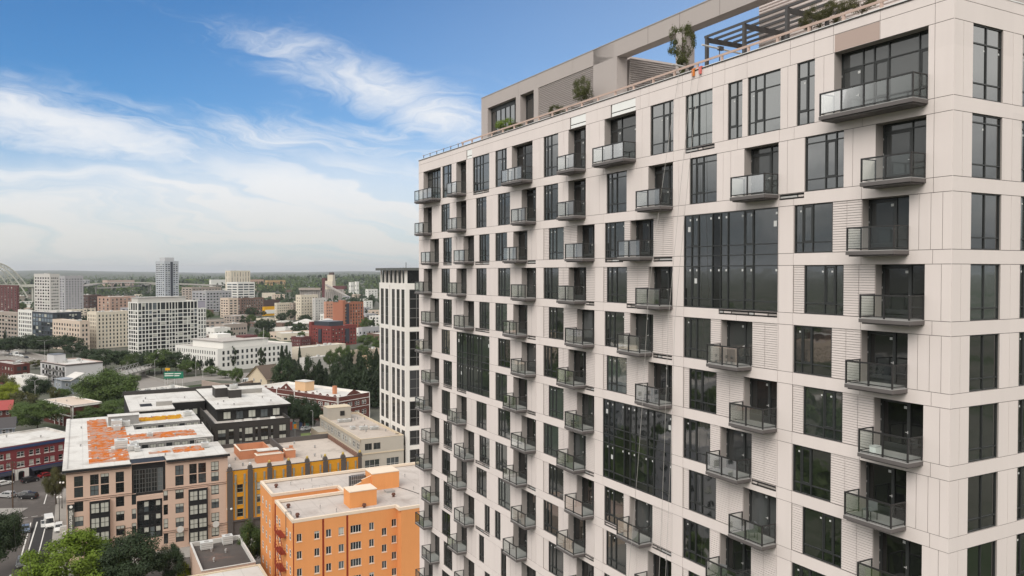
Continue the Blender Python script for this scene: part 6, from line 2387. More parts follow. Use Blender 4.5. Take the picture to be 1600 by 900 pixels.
# round-roofed pavilions
for px, py, pr, lab in ((478, 499, 20, 'low pavilion with a shallow white cone roof, left one of the pair'), (512, 498, 22, 'low pavilion with a shallow white cone roof, right one of the pair')):
    P = at(px, py, 13)
    R_ = pr * P.y / 1240.0
    r_ = thing('pavilion', lab, 'pavilion', Vector((P.x, P.y, 0)), 0.2)
    m_ = MB(); m_.rod((0, 0, 0), (0, 0, 9.5), R_ * 0.92, M_taupe, 18); m_.build('wall', r_)
    m_ = MB(); m_.rod((0, 0, 9.4), (0, 0, 13.4), R_ * 1.04, M_roofw, 18, R_ * 0.12); m_.build('roof', r_)
    for k in range(18):
        a = 2 * pi * (k + 0.5) / 18
        for z in (2.0, 5.6):
            o = put('window', win_mesh(2.2, 2.2, M_wframe, G_far, 2, 1, 0.0, 0.12), r_, (R_ * 0.915 * cos(a), R_ * 0.915 * sin(a), z), a + pi)
    PLACED.append((P.x, P.y, R_))

# grain elevator: head house and a row of silos
P = at(507, 452, 26)
r_ = thing('grain_elevator', 'tall grain elevator with a cream head house and rows of silos', 'grain elevator', Vector((P.x, P.y, 0)), 0.0)
s = P.y / 1240.0
M_silo = mat('silo_concrete', (0.33, 0.30, 0.28), 0.85, 0.1, 0.08)
m_ = MB(); m_.box(1 * s, 12.5 * s, 0, 30, 20, 44, M_cr); m_.build('head_house', r_)
m_ = MB(); m_.box(4 * s, 12.5 * s, 4, 26, 44.01, 57, M_cr); m_.box(6 * s, 12 * s, 6, 20, 57, 62, M_dbr); m_.build('upper_tower', r_)
m_ = MB(); m_.box(-4 * s, 1 * s - 0.05, 0, 26, 0.2, 50, M_maroon); m_.build('lift_shaft', r_)
m_ = MB(); m_.box(1 * s, 31 * s, 2, 26, 26.01, 33, M_maroon); m_.build('gallery', r_)
for k in range(10):
    m_ = MB(); m_.rod((1.7 * s + k * 3 * s, 1, 0.2), (1.7 * s + k * 3 * s, 1, 26), 1.48 * s, M_silo, 12); m_.build('silo', r_)
for k in range(11):
    m_ = MB(); m_.rod((-38 * s + k * 3 * s, 4, 0.2), (-38 * s + k * 3 * s, 4, 24), 1.45 * s, M_silo, 12); m_.build('silo', r_)
m_ = MB(); m_.box(-40 * s, -6 * s, -2, 12, 24.1, 29, M_taupe); m_.build('gallery', r_)
m_ = MB()
m_.bar((3 * s, -4, 36), (46 * s, -60, 12), 4.0, M_silo, 3.0)
m_.build('conveyor', r_)
PLACED.append((P.x, P.y, 60))

# ---- tied-arch bridge at the left edge
M_brg = mat('bridge_steel', (0.36, 0.355, 0.31), 0.6, 0.3, 0.05)
Pb = at(53, 446, 36)
dist = Pb.y
r_ = thing('arch_bridge', 'pale steel tied arch bridge rising behind the left edge', 'bridge', Vector((Pb.x, Pb.y, 0)), pi + 0.10)
sx = lambda t: 149.0 * t
sxl = lambda t: 22 + 105.0 * t
archz = lambda t: 12.6 + 69 * (1 - (2 * t - 1) ** 2)
lowz = lambda t: -6.8 + 78.6 * (1 - (2 * t - 1) ** 2)
NB = 22
for yy in (0, 24):
    m_ = MB()
    for k in range(NB):
        t0, t1 = k / NB, (k + 1) / NB
        m_.bar((sx(t0), yy, archz(t0)), (sx(t1), yy, archz(t1)), 1.5, M_brg, 2.2)
        m_.bar((sxl(t0), yy, lowz(t0)), (sxl(t1), yy, lowz(t1)), 1.2, M_brg, 1.6)
        m_.bar((sx(t0), yy, archz(t0)), (sxl(t1), yy, lowz(t1)), 0.6, M_brg)
        m_.bar((sx(t0), yy, archz(t0)), (sxl(t0), yy, lowz(t0)), 0.5, M_brg)
        if lowz(t0) > 42:
            m_.bar((sxl(t0), yy, 37), (sxl(t0), yy, lowz(t0)), 0.4, M_brg)
    m_.build('arch_rib', r_)
m_ = MB()
for k in range(0, NB + 1):
    t = k / NB
    m_.bar((sx(t), 0, archz(t)), (sx(t), 24, archz(t)), 0.8, M_brg)
    if k < NB:
        m_.bar((sx(t), 0, archz(t)), (sx((k + 1) / NB), 24, archz((k + 1) / NB)), 0.6, M_brg)
m_.build('bracing', r_)
m_ = MB(); m_.box(-60, 420, 1, 23, 33.5, 37, M_brg); m_.box(-60, 420, 0.5, 1, 36, 38.2, M_brg); m_.build('deck', r_)
for k in range(4):
    m_ = MB(); m_.box(-50 + k * 14, -47 + k * 14, 4, 20, 0, 33.5, M_brg); m_.build('pier', r_)

# ---- elevated ramps in the distance
def viaduct(label, pts, wd, thick=1.6):
    """pts: (px, py, z)"""
    Q = [at(px, py, z) for px, py, z in pts]
    base = Vector((Q[0].x, Q[0].y, 0))
    r_ = thing('viaduct', label, 'viaduct', base)
    m_ = MB()
    for p, q in zip(Q, Q[1:]):
        d = (q - p); d.z = 0; d.normalize()
        n = Vector((-d.y, d.x, 0)) * wd / 2
        p_, q_ = p - base, q - base
        a = [p_ - n, q_ - n, q_ + n, p_ + n]
        dn = Vector((0, 0, -thick)); up = Vector((0, 0, 0.9))
        m_.poly(a, M_conc2)
        m_.poly([v + dn for v in a], M_conc)
        m_.poly([a[0] + dn, a[1] + dn, a[1] + up, a[0] + up], M_conc)
        m_.poly([a[3] + dn, a[2] + dn, a[2] + up, a[3] + up], M_conc)
    m_.build('deck', r_)
    for k, q in enumerate(Q):
        m_ = MB(); m_.box(q.x - base.x - 1, q.x - base.x + 1, q.y - base.y - 2, q.y - base.y + 2, 0, q.z - thick, M_conc); m_.build('pier', r_)
    return r_


viaduct('upper elevated road ramp crossing behind the slim glass tower', [(128, 447, 26), (150, 443, 30), (175, 441.5, 33), (205, 441, 34), (235, 442, 34), (285, 443.5, 33), (340, 446, 31)], 26)
viaduct('lower elevated road ramp curving left of the slim glass tower', [(150, 450, 20), (180, 449, 21), (205, 447.5, 23), (232, 444.5, 27), (262, 443.5, 29)], 22)

# =====================================================================================================
# FREEWAY
# =====================================================================================================
top_ = [(-160, 528), (-60, 536), (0, 543.5), (45, 552), (90, 562), (140, 572), (200, 582), (270, 600)]
low_ = [(240, 614), (170, 596), (110, 583), (80, 577), (45, 570), (0, 563), (-60, 556), (-160, 548)]
fw_pts = [at(px, py, 0) for px, py in top_ + low_]
sheet('freeway', fw_pts, 0.02, M_conc2)
m_ = MB()
for (p, q) in zip(top_, top_[1:]):
    P0, P1 = at(p[0], p[1], 0), at(q[0], q[1], 0)
    m_.bar(P0 + Vector((0, 0, 0.6)), P1 + Vector((0, 0, 0.6)), 0.5, M_conc, 1.2)
tag(m_.build('barrier'), 'pale concrete barrier along the far side of the freeway', 'barrier')
for (fx, off) in ((0.33, 0), (0.62, 0)):
    for k in range(26):
        t = k / 26 * 4 + 1
        i = int(t); f_ = t - i
        def pt_(fr, f2):
            a = [top_[i][0] + (top_[i + 1][0] - top_[i][0]) * f2, top_[i][1] + (top_[i + 1][1] - top_[i][1]) * f2]
            return at(a[0], a[1] + 19 * fr, 0)
        P0, P1 = pt_(fx, f_), pt_(fx, min(1, f_ + 0.06))
        d = (P1 - P0).normalized(); n = Vector((-d.y, d.x, 0)) * 0.25
        sheet('lane_marking', [P0 - n, P1 - n, P1 + n, P0 + n], 0.03, M_mark)
fdir = (at(45, 552, 0) - at(0, 543.5, 0)).normalized()
fh = atan2(-fdir.x, fdir.y)
FWC = [(12, 549.5, 'sedan', 'black', (0.02, 0.02, 0.022), 'dark car on the freeway, farthest left in the open lanes'),
       (17, 555.5, 'suv', 'silver', (0.42, 0.42, 0.42), 'silver car in the near lane of the freeway'),
       (33, 557.5, 'suv', 'white', (0.72, 0.72, 0.70), 'white car directly behind the lorry on the freeway'),
       (41, 559.5, 'sedan', 'black', (0.02, 0.02, 0.022), 'dark car right of the white lorry on the freeway'),
       (30, 567, 'suv', 'white', (0.72, 0.72, 0.70), 'white car parked below the freeway, left one'),
       (37, 571, 'sedan', 'white', (0.72, 0.72, 0.70), 'white car parked below the freeway, right one'),
       (25, 569.5, 'sedan', 'silver', (0.42, 0.42, 0.42), 'silver car parked below the freeway')]
for px, py, kind, cn, cc, lab in FWC:
    car(at(px, py, 0) + Vector((0, 0, 0.02)), fh + (pi if px < 20 else 0), kind, cn, cc, lab, None, 'car', 'car', 0)
car(at(24, 556, 0) + Vector((0, 0, 0.02)), fh, 'truck', 'white', (0.72, 0.72, 0.70), 'white box lorry on the freeway', None, 'lorry', 'lorry', 0)

# retaining wall, bridge and signs where the freeway dips
def wallrun(label, pts, h, m, th=0.6, name='retaining_wall'):
    m_ = MB()
    Q = [at(px, py, 0) for px, py in pts]
    for p, q in zip(Q, Q[1:]):
        m_.bar(p + Vector((0, 0, h / 2)), q + Vector((0, 0, h / 2)), th, m, h)
    return tag(m_.build(name), label, 'wall')


M_pkc = mat('pink_concrete', (0.34, 0.27, 0.235), 0.9, 0.1, 0.10, 0.3)
wallrun('long pinkish concrete retaining wall under the white office block', [(316, 610), (345, 616), (372, 616), (395, 610), (420, 603)], 5.5, M_pkc)
wallrun('low concrete bridge parapet beside the green road signs', [(262, 604), (290, 603), (318, 600)], 1.6, M_conc, name='bridge_parapet')
sheet('road', [at(px, py, 0) for px, py in ((255, 603), (320, 594), (440, 596), (455, 588), (440, 580), (330, 585), (258, 594))], 0.03, M_conc2)
M_grn = mat('road_sign_green', (0.015, 0.16, 0.095), 0.5, 0.3, 0.05)
for px, py, w_, lab in ((267, 592, 7.0, 'wide green road sign on a gantry above the freeway, left one'), (279, 592, 5.0, 'green road sign on a gantry above the freeway, right one')):
    P = at(px, py + 12, 0)
    r_ = thing('road_sign', lab, 'road sign', P, GB * 0.3)
    m_ = MB(); m_.box(-w_ / 2, w_ / 2, -0.1, 0.1, 4.5, 8.2, M_grn); m_.build('board', r_)
    m_ = MB()
    m_.box(-w_ / 2 + 0.4, w_ / 2 - 1.2, -0.14, -0.105, 6.9, 7.4, M_wframe); m_.box(-w_ / 2 + 0.4, w_ / 2 - 2.0, -0.14, -0.105, 5.8, 6.3, M_wframe)
    m_.build('lettering_bars', r_)
    for x in (-w_ / 2 + 0.5, w_ / 2 - 0.5):
        m_ = MB(); m_.rod((x, 0.2, 0), (x, 0.2, 8.0), 0.12, M_galv, 6); m_.build('post', r_)
P = at(262, 602, 0)
r_ = thing('road_sign', 'small yellow exit plate over the green signs', 'road sign', P, GB * 0.3)
m_ = MB(); m_.box(-1.2, 1.2, -0.1, 0.1, 8.3, 9.6, M_yel); m_.build('board', r_)
m_ = MB(); m_.rod((0, 0.15, 0), (0, 0.15, 9.4), 0.1, M_galv, 6); m_.build('post', r_)
# covered way / footbridge truss behind the spreading tree
P0, P1 = at(182, 586, 5), at(232, 572, 5)
r_ = thing('footbridge', 'long truss bridge with a pale deck behind the spreading tree', 'bridge', Vector((P0.x, P0.y, 0)))
d = P1 - P0
Ld = d.length; d.normalize(); nn = Vector((-d.y, d.x, 0)) * 5
m_ = MB(); q0, q1 = Vector((0, 0, 5)), Vector((0, 0, 5)) + d * Ld
m_.poly([q0 - nn, q1 - nn, q1 + nn, q0 + nn], M_conc); m_.bar(q0 - Vector((0, 0, .6)), q1 - Vector((0, 0, .6)), 9.5, M_conc, 1.0); m_.build('deck', r_)
for s_ in (-1, 1):
    m_ = MB()
    k_ = 8
    for k in range(k_):
        a, b_ = q0 + d * Ld * k / k_, q0 + d * Ld * (k + 1) / k_
        c_ = (a + b_) / 2
        up = Vector((0, 0, 2.4))
        m_.bar(a + nn * s_, c_ + nn * s_ + up, 0.22, M_duct); m_.bar(c_ + nn * s_ + up, b_ + nn * s_, 0.22, M_duct)
        if k:
            m_.bar(c_ + nn * s_ + up - d * Ld / k_, c_ + nn * s_ + up, 0.28, M_duct)
    m_.build('truss', r_)
for k in range(3):
    m_ = MB(); c_ = d * Ld * (k + 0.5) / 3; m_.box(c_.x - .8, c_.x + .8, c_.y - .8, c_.y + .8, 0, 4, M_conc); m_.build('pier', r_)

# =====================================================================================================
# SCATTERED LOW ROOFS in the middle distance
# =====================================================================================================
rn = random.Random(11)
for o in list(bpy.data.objects):
    if o.parent is None and o.get('category') in ('apartment building', 'building', 'warehouse', 'hall', 'tower', 'office', 'house', 'shed', 'apartment tower', 'shop building') and not any(abs(o.location.x - p[0]) < 1 for p in PLACED):
        PLACED.append((o.location.x, o.location.y + 15, 30))


def free(x, y, r, slack=0.75):
    return all((x - a) ** 2 + (y - b_) ** 2 > ((r + c_) * slack) ** 2 for a, b_, c_ in PLACED)


ROOFS = [(M_cr, M_roofw, 'low cream building with a pale roof among the trees of the middle distance'),
         (M_gr, M_roofg, 'low grey building with a flat grey roof among the trees of the middle distance'),
         (M_w1, M_roofw, 'low white building with a flat white roof among the trees of the middle distance'),
         (M_taupe, M_roofg, 'low taupe building with a flat grey roof among the trees of the middle distance'),
         (M_crp, mat('tile_roof', (0.40, 0.30, 0.25), 0.8), 'low pinkish building with a tiled roof among the trees of the middle distance'),
         (M_br, M_roofw, 'low brown building with a pale roof among the trees of the middle distance')]
made = 0
for k in range(6000):
    px = rn.uniform(-60, 600)
    py = 425 + 18 + rn.random() ** 1.3 * 92
    P = at(px, py, 0)
    if P.y > 3000 or P.y < 480:
        continue
    r_ = rn.uniform(7, 17)
    if py > 545 and px < 120:
        continue
    if not free(P.x, P.y, r_):
        continue
    wl, rf, lab = rn.choice(ROOFS)
    W, D, Hh = rn.uniform(12, 34), rn.uniform(10, 24), rn.choice((5, 6, 7, 9, 11, 14))
    if P.y < 800:
        Hh = min(Hh, 7)
    B = Bld('low_building', lab, 'building', P, GB if rn.random() < 0.75 else GA, W, D, Hh, wl, rf, lab.replace(' building', ' buildings'), 0.4)
    n1, n2 = max(2, int(W / 5)), max(2, int(D / 5))
    zs = [1.2 + 3.2 * i for i in range(max(1, int((Hh - 1.2) / 3.2)))]
    if P.y < 1100 or rn.random() < 0.35:
        B.grid('front', n1, zs, (W - 2) / n1 * 0.55, 1.7, M_gframe, G_far, blind=0.1, t=0.1, reveal=0.2)
        B.grid('left', n2, zs, (D - 2) / n2 * 0.55, 1.7, M_gframe, G_far, blind=0.1, t=0.1, reveal=0.2)
    B.finish(units=rn.choice((0, 1, 2)) if P.y < 1300 else 0)
    PLACED.append((P.x, P.y, r_ + 4))
    made += 1
    if made >= 200:
        break

# the same low town goes on out of the frame to the left; the tower's glass mirrors it
for k in range(400):
    a, d_ = rn.uniform(-2.3, -0.72), rn.uniform(95, 800)
    P = Vector((d_ * sin(a), d_ * cos(a), 0))
    ga_, gb_ = gridxy(P)
    if -30 < ga_ < 2 or not free(P.x, P.y, 16):
        continue
    wl, rf, lab = rn.choice(ROOFS)
    B = Bld('low_building', lab.replace('among the trees of the middle distance', 'beyond the left of the view'), 'building', P, GA, rn.uniform(16, 34), rn.uniform(14, 24), rn.choice((7, 10, 13, 16, 22)), wl, rf,
            lab.replace('low ', 'outlying ').replace(' building', ' buildings'), 0.4)
    for sd_ in ('front', 'left', 'right'):
        n1 = max(3, int(B.L(sd_) / 4))
        B.grid(sd_, n1, [1.2 + 3.1 * i for i in range(int((B.H - 1) / 3.1))], 1.7, 1.7, M_gframe, G_far, blind=0.1, t=0.1, reveal=0.2)
    B.finish(units=2)
    PLACED.append((P.x, P.y, 20))
    made += 1
    if made >= 245:
        break
# =====================================================================================================
# TREES
# =====================================================================================================
tree(104, 826, 14.5, 152, 'spread', L_bright, 'near', 'big bright green street tree at the bottom left in front of the peach block')
tree(-14, 792, 15, 92, 'round', L_dark, 'near', 'dark green street tree cut off by the left edge at the junction')
tree(206, 836, 12.0, 118, 'round', L_dark, 'near', 'broad dark tree in front of the peach block, right of the bright green one')
tree(170, 850, 10.0, 70, 'round', L_mid, 'near', 'shorter dark tree half behind the bright green street tree')
tree(262, 850, 9, 50, 'round', L_dark, 'near', 'small dark tree under the right black bay of the peach block')
tree(287, 879, 4.5, 22, 'round', L_lime, 'near', 'small lime green shrub beside the dark flat roof', name='shrub', cat='shrub')
tree(301, 884, 3.5, 16, 'round', L_olive, 'mid', 'olive shrub beside the lime green shrub', name='shrub', cat='shrub')
tree(87, 731, 10, 32, 'round', L_olive, 'near', 'olive brown tree at the corner of the peach block by the junction')
tree(392, 814, 11.5, 46, 'round', L_mid, 'near', 'dark tree in the gap between the ochre block and the orange block')
tree(655, 738, 6, 26, 'round', L_mid, 'near', 'leafy bush at the foot of the white ribbed tower', name='bush', cat='bush')
tree(645, 750, 3, 20, 'round', L_lime, 'mid', 'low lime green bush at the foot of the white ribbed tower', name='bush', cat='bush')
# middle ground, left
tree(164, 577, 20, 106, 'round', L_mid, 'near', 'great spreading green tree left of the black block')
tree(190, 622, 11, 66, 'round', L_mid, 'near', 'rounded green tree behind the peach block, right of the small office')
tree(140, 636, 8, 50, 'round', L_mid, 'near', 'lower green tree tucked under the great spreading tree')
tree(58, 624, 13, 84, 'round', L_mid, 'near', 'broad mid green tree left of the small maroon office')
tree(56, 588, 13, 44, 'round', L_dark, 'near', 'dark rounded tree below the white roofed shed')
tree(36, 612, 10, 46, 'round', L_olive, 'mid', 'dull green tree between the red roof and the broad green tree')
tree(14, 598, 11, 46, 'round', L_lime, 'near', 'yellow green tree at the left edge above the red roof')
tree(2, 586, 12, 44, 'round', L_olive, 'mid', 'olive tree at the left edge behind the yellow green tree')
tree(84, 604, 9, 22, 'column', L_olive, 'mid', 'narrow tree beside the slate blue house')
tree(97, 606, 7, 26, 'round', L_mid, 'mid', 'small green tree in front of the slate blue house')
tree(55, 562, 6, 26, 'round', L_olive, 'mid', 'low scrubby tree on the freeway bank left of the grey flats')
for px, py, h, w_, lab in ((14, 528, 13, 32, 'at the far left'), (40, 522, 15, 34, 'second from the left'), (62, 527, 13, 26, 'third from the left'), (76, 523, 15, 32, 'in the middle of the row'),
                          (100, 523, 15, 34, 'second from its right end'), (117, 536, 10, 26, 'at its right end')):
    tree(px, py, h, w_ * 1.4, 'round', L_dark, 'mid', 'dark tree of the row above the freeway, %s' % lab, 'trees in the row above the freeway')
for px, py, h, w_, mt, lab in ((142, 544, 12, 24, L_dark, 'left of the footbridge'), (165, 545, 14, 38, L_dark, 'largest, above the footbridge'), (190, 546, 13, 36, L_dark, 'above the right end of the footbridge'),
                              (210, 552, 12, 26, L_mid, 'lower, right of the footbridge'), (233, 548, 14, 30, L_dark, 'at the foot of the white grid tower'), (252, 546, 15, 36, L_mid, 'broad one below the white grid tower'),
                              (275, 549, 14, 34, L_dark, 'before the gap to the white office block'), (292, 562, 10, 24, L_mid, 'low one at the white office corner')):
    tree(px, py, h, w_ * 1.35, 'round', mt, 'mid', 'street tree below the white towers, %s' % lab, 'street trees below the white towers')
for px, py, h, w_, lab in ((303, 557, 10, 13, 'left of three'), (313, 561, 9, 11, 'middle of three'), (328, 559, 10, 14, 'right of three')):
    tree(px, py, h, w_, 'round', L_conif, 'mid', 'dark pointed tree against the white office wall, %s' % lab, 'trees along the white office wall')
tree(364, 542, 15, 15, 'column', L_dark, 'mid', 'tall columnar tree against the white office front, left one')
tree(409, 544, 15, 17, 'column', L_dark, 'mid', 'tall columnar tree against the white office front, right one')
tree(330, 572, 6, 26, 'round', L_mid, 'mid', 'light green bush at the corner of the white office', name='bush', cat='bush')
tree(352, 578, 5, 26, 'round', L_mid, 'mid', 'dark bush right of the light green bush by the white office', name='bush', cat='bush')
tree(370, 573, 11, 22, 'round', L_mid, 'mid', 'upright green tree on the retaining wall')
tree(402, 577, 6, 16, 'round', L_gold, 'mid', 'golden tree by the church house')
tree(418, 578, 7, 20, 'round', L_mid, 'mid', 'yellowish green tree by the church house')
tree(322, 612, 5, 30, 'round', L_olive, 'mid', 'scrub on the bank below the pinkish retaining wall', name='shrub', cat='shrub')
tree(292, 612, 5, 26, 'round', L_dark, 'mid', 'dark scrub on the bank below the green road signs', name='shrub', cat='shrub')
tree(214, 610, 7, 20, 'round', L_olive, 'mid', 'thin olive tree at the end of the black block')
# conifers in the park
CON = [(444, 560, 20, 26), (452, 556, 19, 26), (460, 562, 17, 22), (482, 556, 20, 20), (499, 563, 18, 22), (509, 575, 14, 18), (533, 557, 21, 28), (546, 552, 23, 30), (562, 550, 23, 28), (576, 549, 24, 28), (588, 546, 24, 26), (523, 572, 17, 22),
       (556, 572, 18, 26), (572, 576, 18, 28), (587, 580, 17, 26), (540, 582, 15, 24), (470, 576, 14, 20), (440, 540, 16, 10), (447, 541, 15, 8), (468, 540, 14, 6)]
for i, (px, py, h, w_) in enumerate(CON):
    tree(px, py, h, w_ * 1.5, 'conifer' if i % 3 else 'round', L_conif if i % 3 else L_dark, 'mid', 'dark conifer in the park behind the brick hall', 'dark conifers in the park', seed=i % 3)
for px, py, h, w_, lab in ((515, 547, 13, 20, 'left one'), (530, 541, 14, 22, 'tallest'), (543, 540, 13, 20, 'between the two'), (566, 538, 13, 24, 'right one'), (458, 575, 11, 26, 'lowest, behind the brick hall')):
    tree(px, py, h, w_, 'round', L_mid, 'mid', 'rounded green tree among the park conifers, %s' % lab, 'rounded trees among the conifers')
for px, py, h, w_, lab in ((444, 622, 12, 30, 'left end'), (458, 618, 13, 32, 'second'), (474, 622, 13, 34, 'third'), (490, 628, 12, 30, 'right end, by the beige warehouse')):
    tree(px, py, h, w_ * 1.25, 'round', L_dark, 'near', 'dark street tree before the brick hall, %s' % lab, 'street trees in front of the brick hall')
for px, py, h, w_, lab in ((574, 522, 12, 34, 'largest'), (592, 530, 11, 24, 'right one')):
    tree(px, py, h, w_, 'round', L_mid, 'mid', 'green tree right of the red brick loft building, %s' % lab, 'trees by the loft building')

# trees among the far roofs
rn = random.Random(23)
cnt = 0
for k in range(6000):
    px = rn.uniform(-40, 600)
    py = 425 + 24 + rn.random() * 92
    if py > 545 and px < 300:
        continue
    P = at(px, py, 0)
    if P.y < 520 or P.y > 1900:
        continue
    h = rn.uniform(8, 17)
    if not free(P.x, P.y, h * 0.3, 0.8):
        continue
    kind = rn.choice(('round', 'round', 'round', 'column', 'conifer'))
    mt = {'round': rn.choice((L_mid, L_dark, L_dark)), 'column': L_dark, 'conifer': L_conif}[kind]
    w_ = h * (rn.uniform(0.8, 1.25) if kind == 'round' else 0.45)
    tree(px, py, h, w_ * 1240 / P.y, kind, mt, 'far', {'round': 'rounded dark green tree standing among the far low roofs', 'column': 'narrow upright tree standing among the far low roofs', 'conifer': 'small dark conifer standing among the far low roofs'}[kind],
         {'round': 'rounded trees among the far roofs', 'column': 'upright trees among the far roofs', 'conifer': 'conifers among the far roofs'}[kind], seed=k % 3, P=P)
    PLACED.append((P.x, P.y, h * 0.25))
    cnt += 1
    if cnt >= 185:
        break

# the wooded rise beyond the river reads as one mass
def forest(name, label, n, dmin, dmax, hmin, hmax, mtl, seed, az0=-0.66, az1=0.12, per=14):
    rn = random.Random(seed)
    b = MB()
    for k in range(n):
        u = rn.random()
        d = dmin * (dmax / dmin) ** u
        a = rn.uniform(az0, az1)
        x, y = d * sin(a), d * cos(a)
        if d < 2200 and not free(x, y, 4, 0.7):
            continue
        z = terrain(x, y)
        clump = 0.5 + 0.5 * sin(x * 0.013 + 1.3 * sin(y * 0.006)) * cos(y * 0.004 + 0.7)
        if rn.random() > 0.35 + 0.65 * clump:
            continue
        h = rn.uniform(hmin, hmax)
        con = rn.random() < 0.35
        w = h * (0.5 if not con else 0.24)
        for j in range(per):
            t = rn.random() ** (0.8 if con else 0.9)
            prof = (1 - t) if con else sqrt(max(0.02, 1 - (1.9 * t - 0.9) ** 2))
            ang = rn.uniform(0, 2 * pi)
            r = w * prof * rn.uniform(0.55, 1.0)
            c = Vector((x + r * cos(ang), y + r * sin(ang), z + h * (0.12 + 0.86 * t)))
            nrm = Vector((cos(ang), sin(ang), rn.uniform(0.1, 1.2))).normalized()
            uu = nrm.orthogonal().normalized() * h * rn.uniform(0.12, 0.22)
            vv = nrm.cross(uu)
            b.poly([c - uu - vv * 0.4, c - vv, c + uu - vv * 0.2, c + uu * 0.3 + vv, c - uu * 0.6 + vv * 0.7], mtl)
    o = b.build(name)
    tag(o, label, 'forest', None, 'stuff')
    return o


forest('woodland', 'belt of dark trees between the far roofs and the wooded rise', 2000, 1350, 2600, 8, 15, L_dark, 5, per=13)
forest('woodland', 'wooded rise along the horizon', 5200, 2300, 5200, 11, 21, L_mid, 6, per=9)
forest('woodland', 'pointed conifers standing out along the wooded horizon', 600, 2400, 5200, 18, 29, L_conif, 8, per=9)
forest('woodland', 'farthest pale line of trees on the horizon', 2600, 5200, 10500, 12, 24, L_mid, 12, per=7)
forest('woodland', 'street trees of the blocks beyond the left of the view', 500, 90, 1300, 9, 16, L_mid, 9, az0=-2.3, az1=-0.75, per=60)
# a light green grove catching the eye right of the slim tower
rn = random.Random(4)
for i, (px, py) in enumerate(((293, 436), (300, 435.5), (307, 435), (314, 435.5), (321, 436), (328, 436.5))):
    P = at(px, py, 30)
    tree(px, py, 26, 15, 'round', L_bright, 'far', 'light green tree of the bright grove right of the slim glass tower', 'trees of the bright far grove', seed=i % 3, z0=4)

# =====================================================================================================
# TERRACE PLANTS ON THE TOWER
# =====================================================================================================
M_pot = mat('planter', (0.13, 0.115, 0.105), 0.8, 0.2, 0.1)
def terrace(u, x, h, w, kind, mtl, label, cat='potted tree', name='potted_tree', lod='thin'):
    P = TC + D1 * u + D2 * x
    r_ = thing(name, label, cat, Vector((P.x, P.y, ZT - 0.3)), u)
    cm, tm = tree_proto(kind, mtl, lod, int(u) % 3)
    put('crown', cm, r_, scale=(w, w, h), loc=(0, 0, 0.35))
    put('trunk', tm, r_, scale=(h * 0.7, h * 0.7, h), loc=(0, 0, 0.3))
    m_ = MB()
    m_.box(-w * 0.4, w * 0.4, -w * 0.4, w * 0.4, 0, 0.55, M_pot)
    m_.build('planter', r_)


L_terr = leaf_mat('leaf_terrace', (0.085, 0.095, 0.035))
terrace(18.3, 1.1, 3.5, 2.0, 'column', L_terr, 'tall bushy potted tree beside the terrace portal column')
terrace(29.6, 1.2, 2.7, 1.9, 'round', L_terr, 'slender potted tree against the ribbed terrace wall')
terrace(33.2, 1.1, 1.2, 1.5, 'round', L_terr, 'low potted shrub left of the slender terrace tree', 'potted shrub', 'potted_shrub')
terrace(41.3, 1.0, 1.5, 2.1, 'round', L_bright, 'bright green potted shrub before the terrace storefront', 'potted shrub', 'potted_shrub')
terrace(39.8, 1.1, 0.9, 1.4, 'round', L_terr, 'dull potted shrub by the narrow terrace window', 'potted shrub', 'potted_shrub')
for k, (u, lab) in enumerate(((8.4, 'left of three'), (7.0, 'middle of three'), (5.4, 'right of three'))):
    terrace(u, 1.2, 1.7, 1.4, 'round', L_olive, 'sparse potted plant behind the timber rail at the near end, %s' % lab, 'potted plant', 'potted_plant')
# =====================================================================================================
# STREET LIFE
# =====================================================================================================
def gp(px, py):
    P = at(px, py, 0)
    return Vector((P.x, P.y, 0.012))


AV = GA                      # cars that point up the avenue have this heading; down it, + pi
CR = GB - pi / 2             # along the turned cross street
car(gp(77, 822), AV + pi + 0.1, 'van', 'white', (0.75, 0.75, 0.73), 'white delivery van with its cab door open at the kerb', None, 'van', 'delivery_van')
v = bpy.data.objects['delivery_van']
m_ = MB(); m_.box(-0.03, 0.03, -0.95, 0, 0.45, 2.2, MATS['paint_white']); m_.box(-0.036, 0.036, -0.85, -0.1, 1.3, 2.05, G_car)
d_ = m_.build('cab_door', v, (1.04, 2.0, 0)); d_.rotation_euler = (0, 0, radians(62))
car(gp(40, 830), AV + pi + 0.05, 'sedan', 'bluegrey', (0.12, 0.15, 0.20), 'blue grey saloon driving down the avenue beside the lane lines')
car(gp(45, 779), AV + 1.05, 'suv', 'black', (0.02, 0.02, 0.022), 'black car turning at the traffic island')
car(gp(37, 775), AV + 1.15, 'sedan', 'grey', (0.16, 0.16, 0.16), 'grey car half hidden behind the turning black car')
car(gp(10, 777), AV + 0.9, 'suv', 'silver', (0.42, 0.42, 0.42), 'silver car at the traffic island')
car(gp(47, 753), CR, 'suv', 'black', (0.02, 0.02, 0.022), 'black car parked before the white arched entrance')
car(gp(73, 745), CR, 'sedan', 'red', (0.20, 0.012, 0.015), 'dark red car parked along the red brick building')
car(gp(6, 758), CR, 'sedan', 'white', (0.75, 0.75, 0.73), 'white car parked at the left edge before the navy shopfront')
car(gp(57, 743), CR, 'sedan', 'grey', (0.16, 0.16, 0.16), 'grey car parked behind the black one at the navy shopfront')
car(gp(34, 884), AV + pi, 'suv', 'champagne', (0.20, 0.20, 0.185), 'grey green estate car waiting at the crossing stripes')
car(gp(92, 829), AV + pi, 'suv', 'white', (0.75, 0.75, 0.73), 'white car parked against the peach block behind the van')
car(gp(479, 672), GB - pi / 2, 'suv', 'white', (0.75, 0.75, 0.73), 'white car in the side street by the striped mural')
car(gp(494, 677), GB - pi / 2, 'sedan', 'white', (0.75, 0.75, 0.73), 'white saloon at the corner of the beige warehouse')
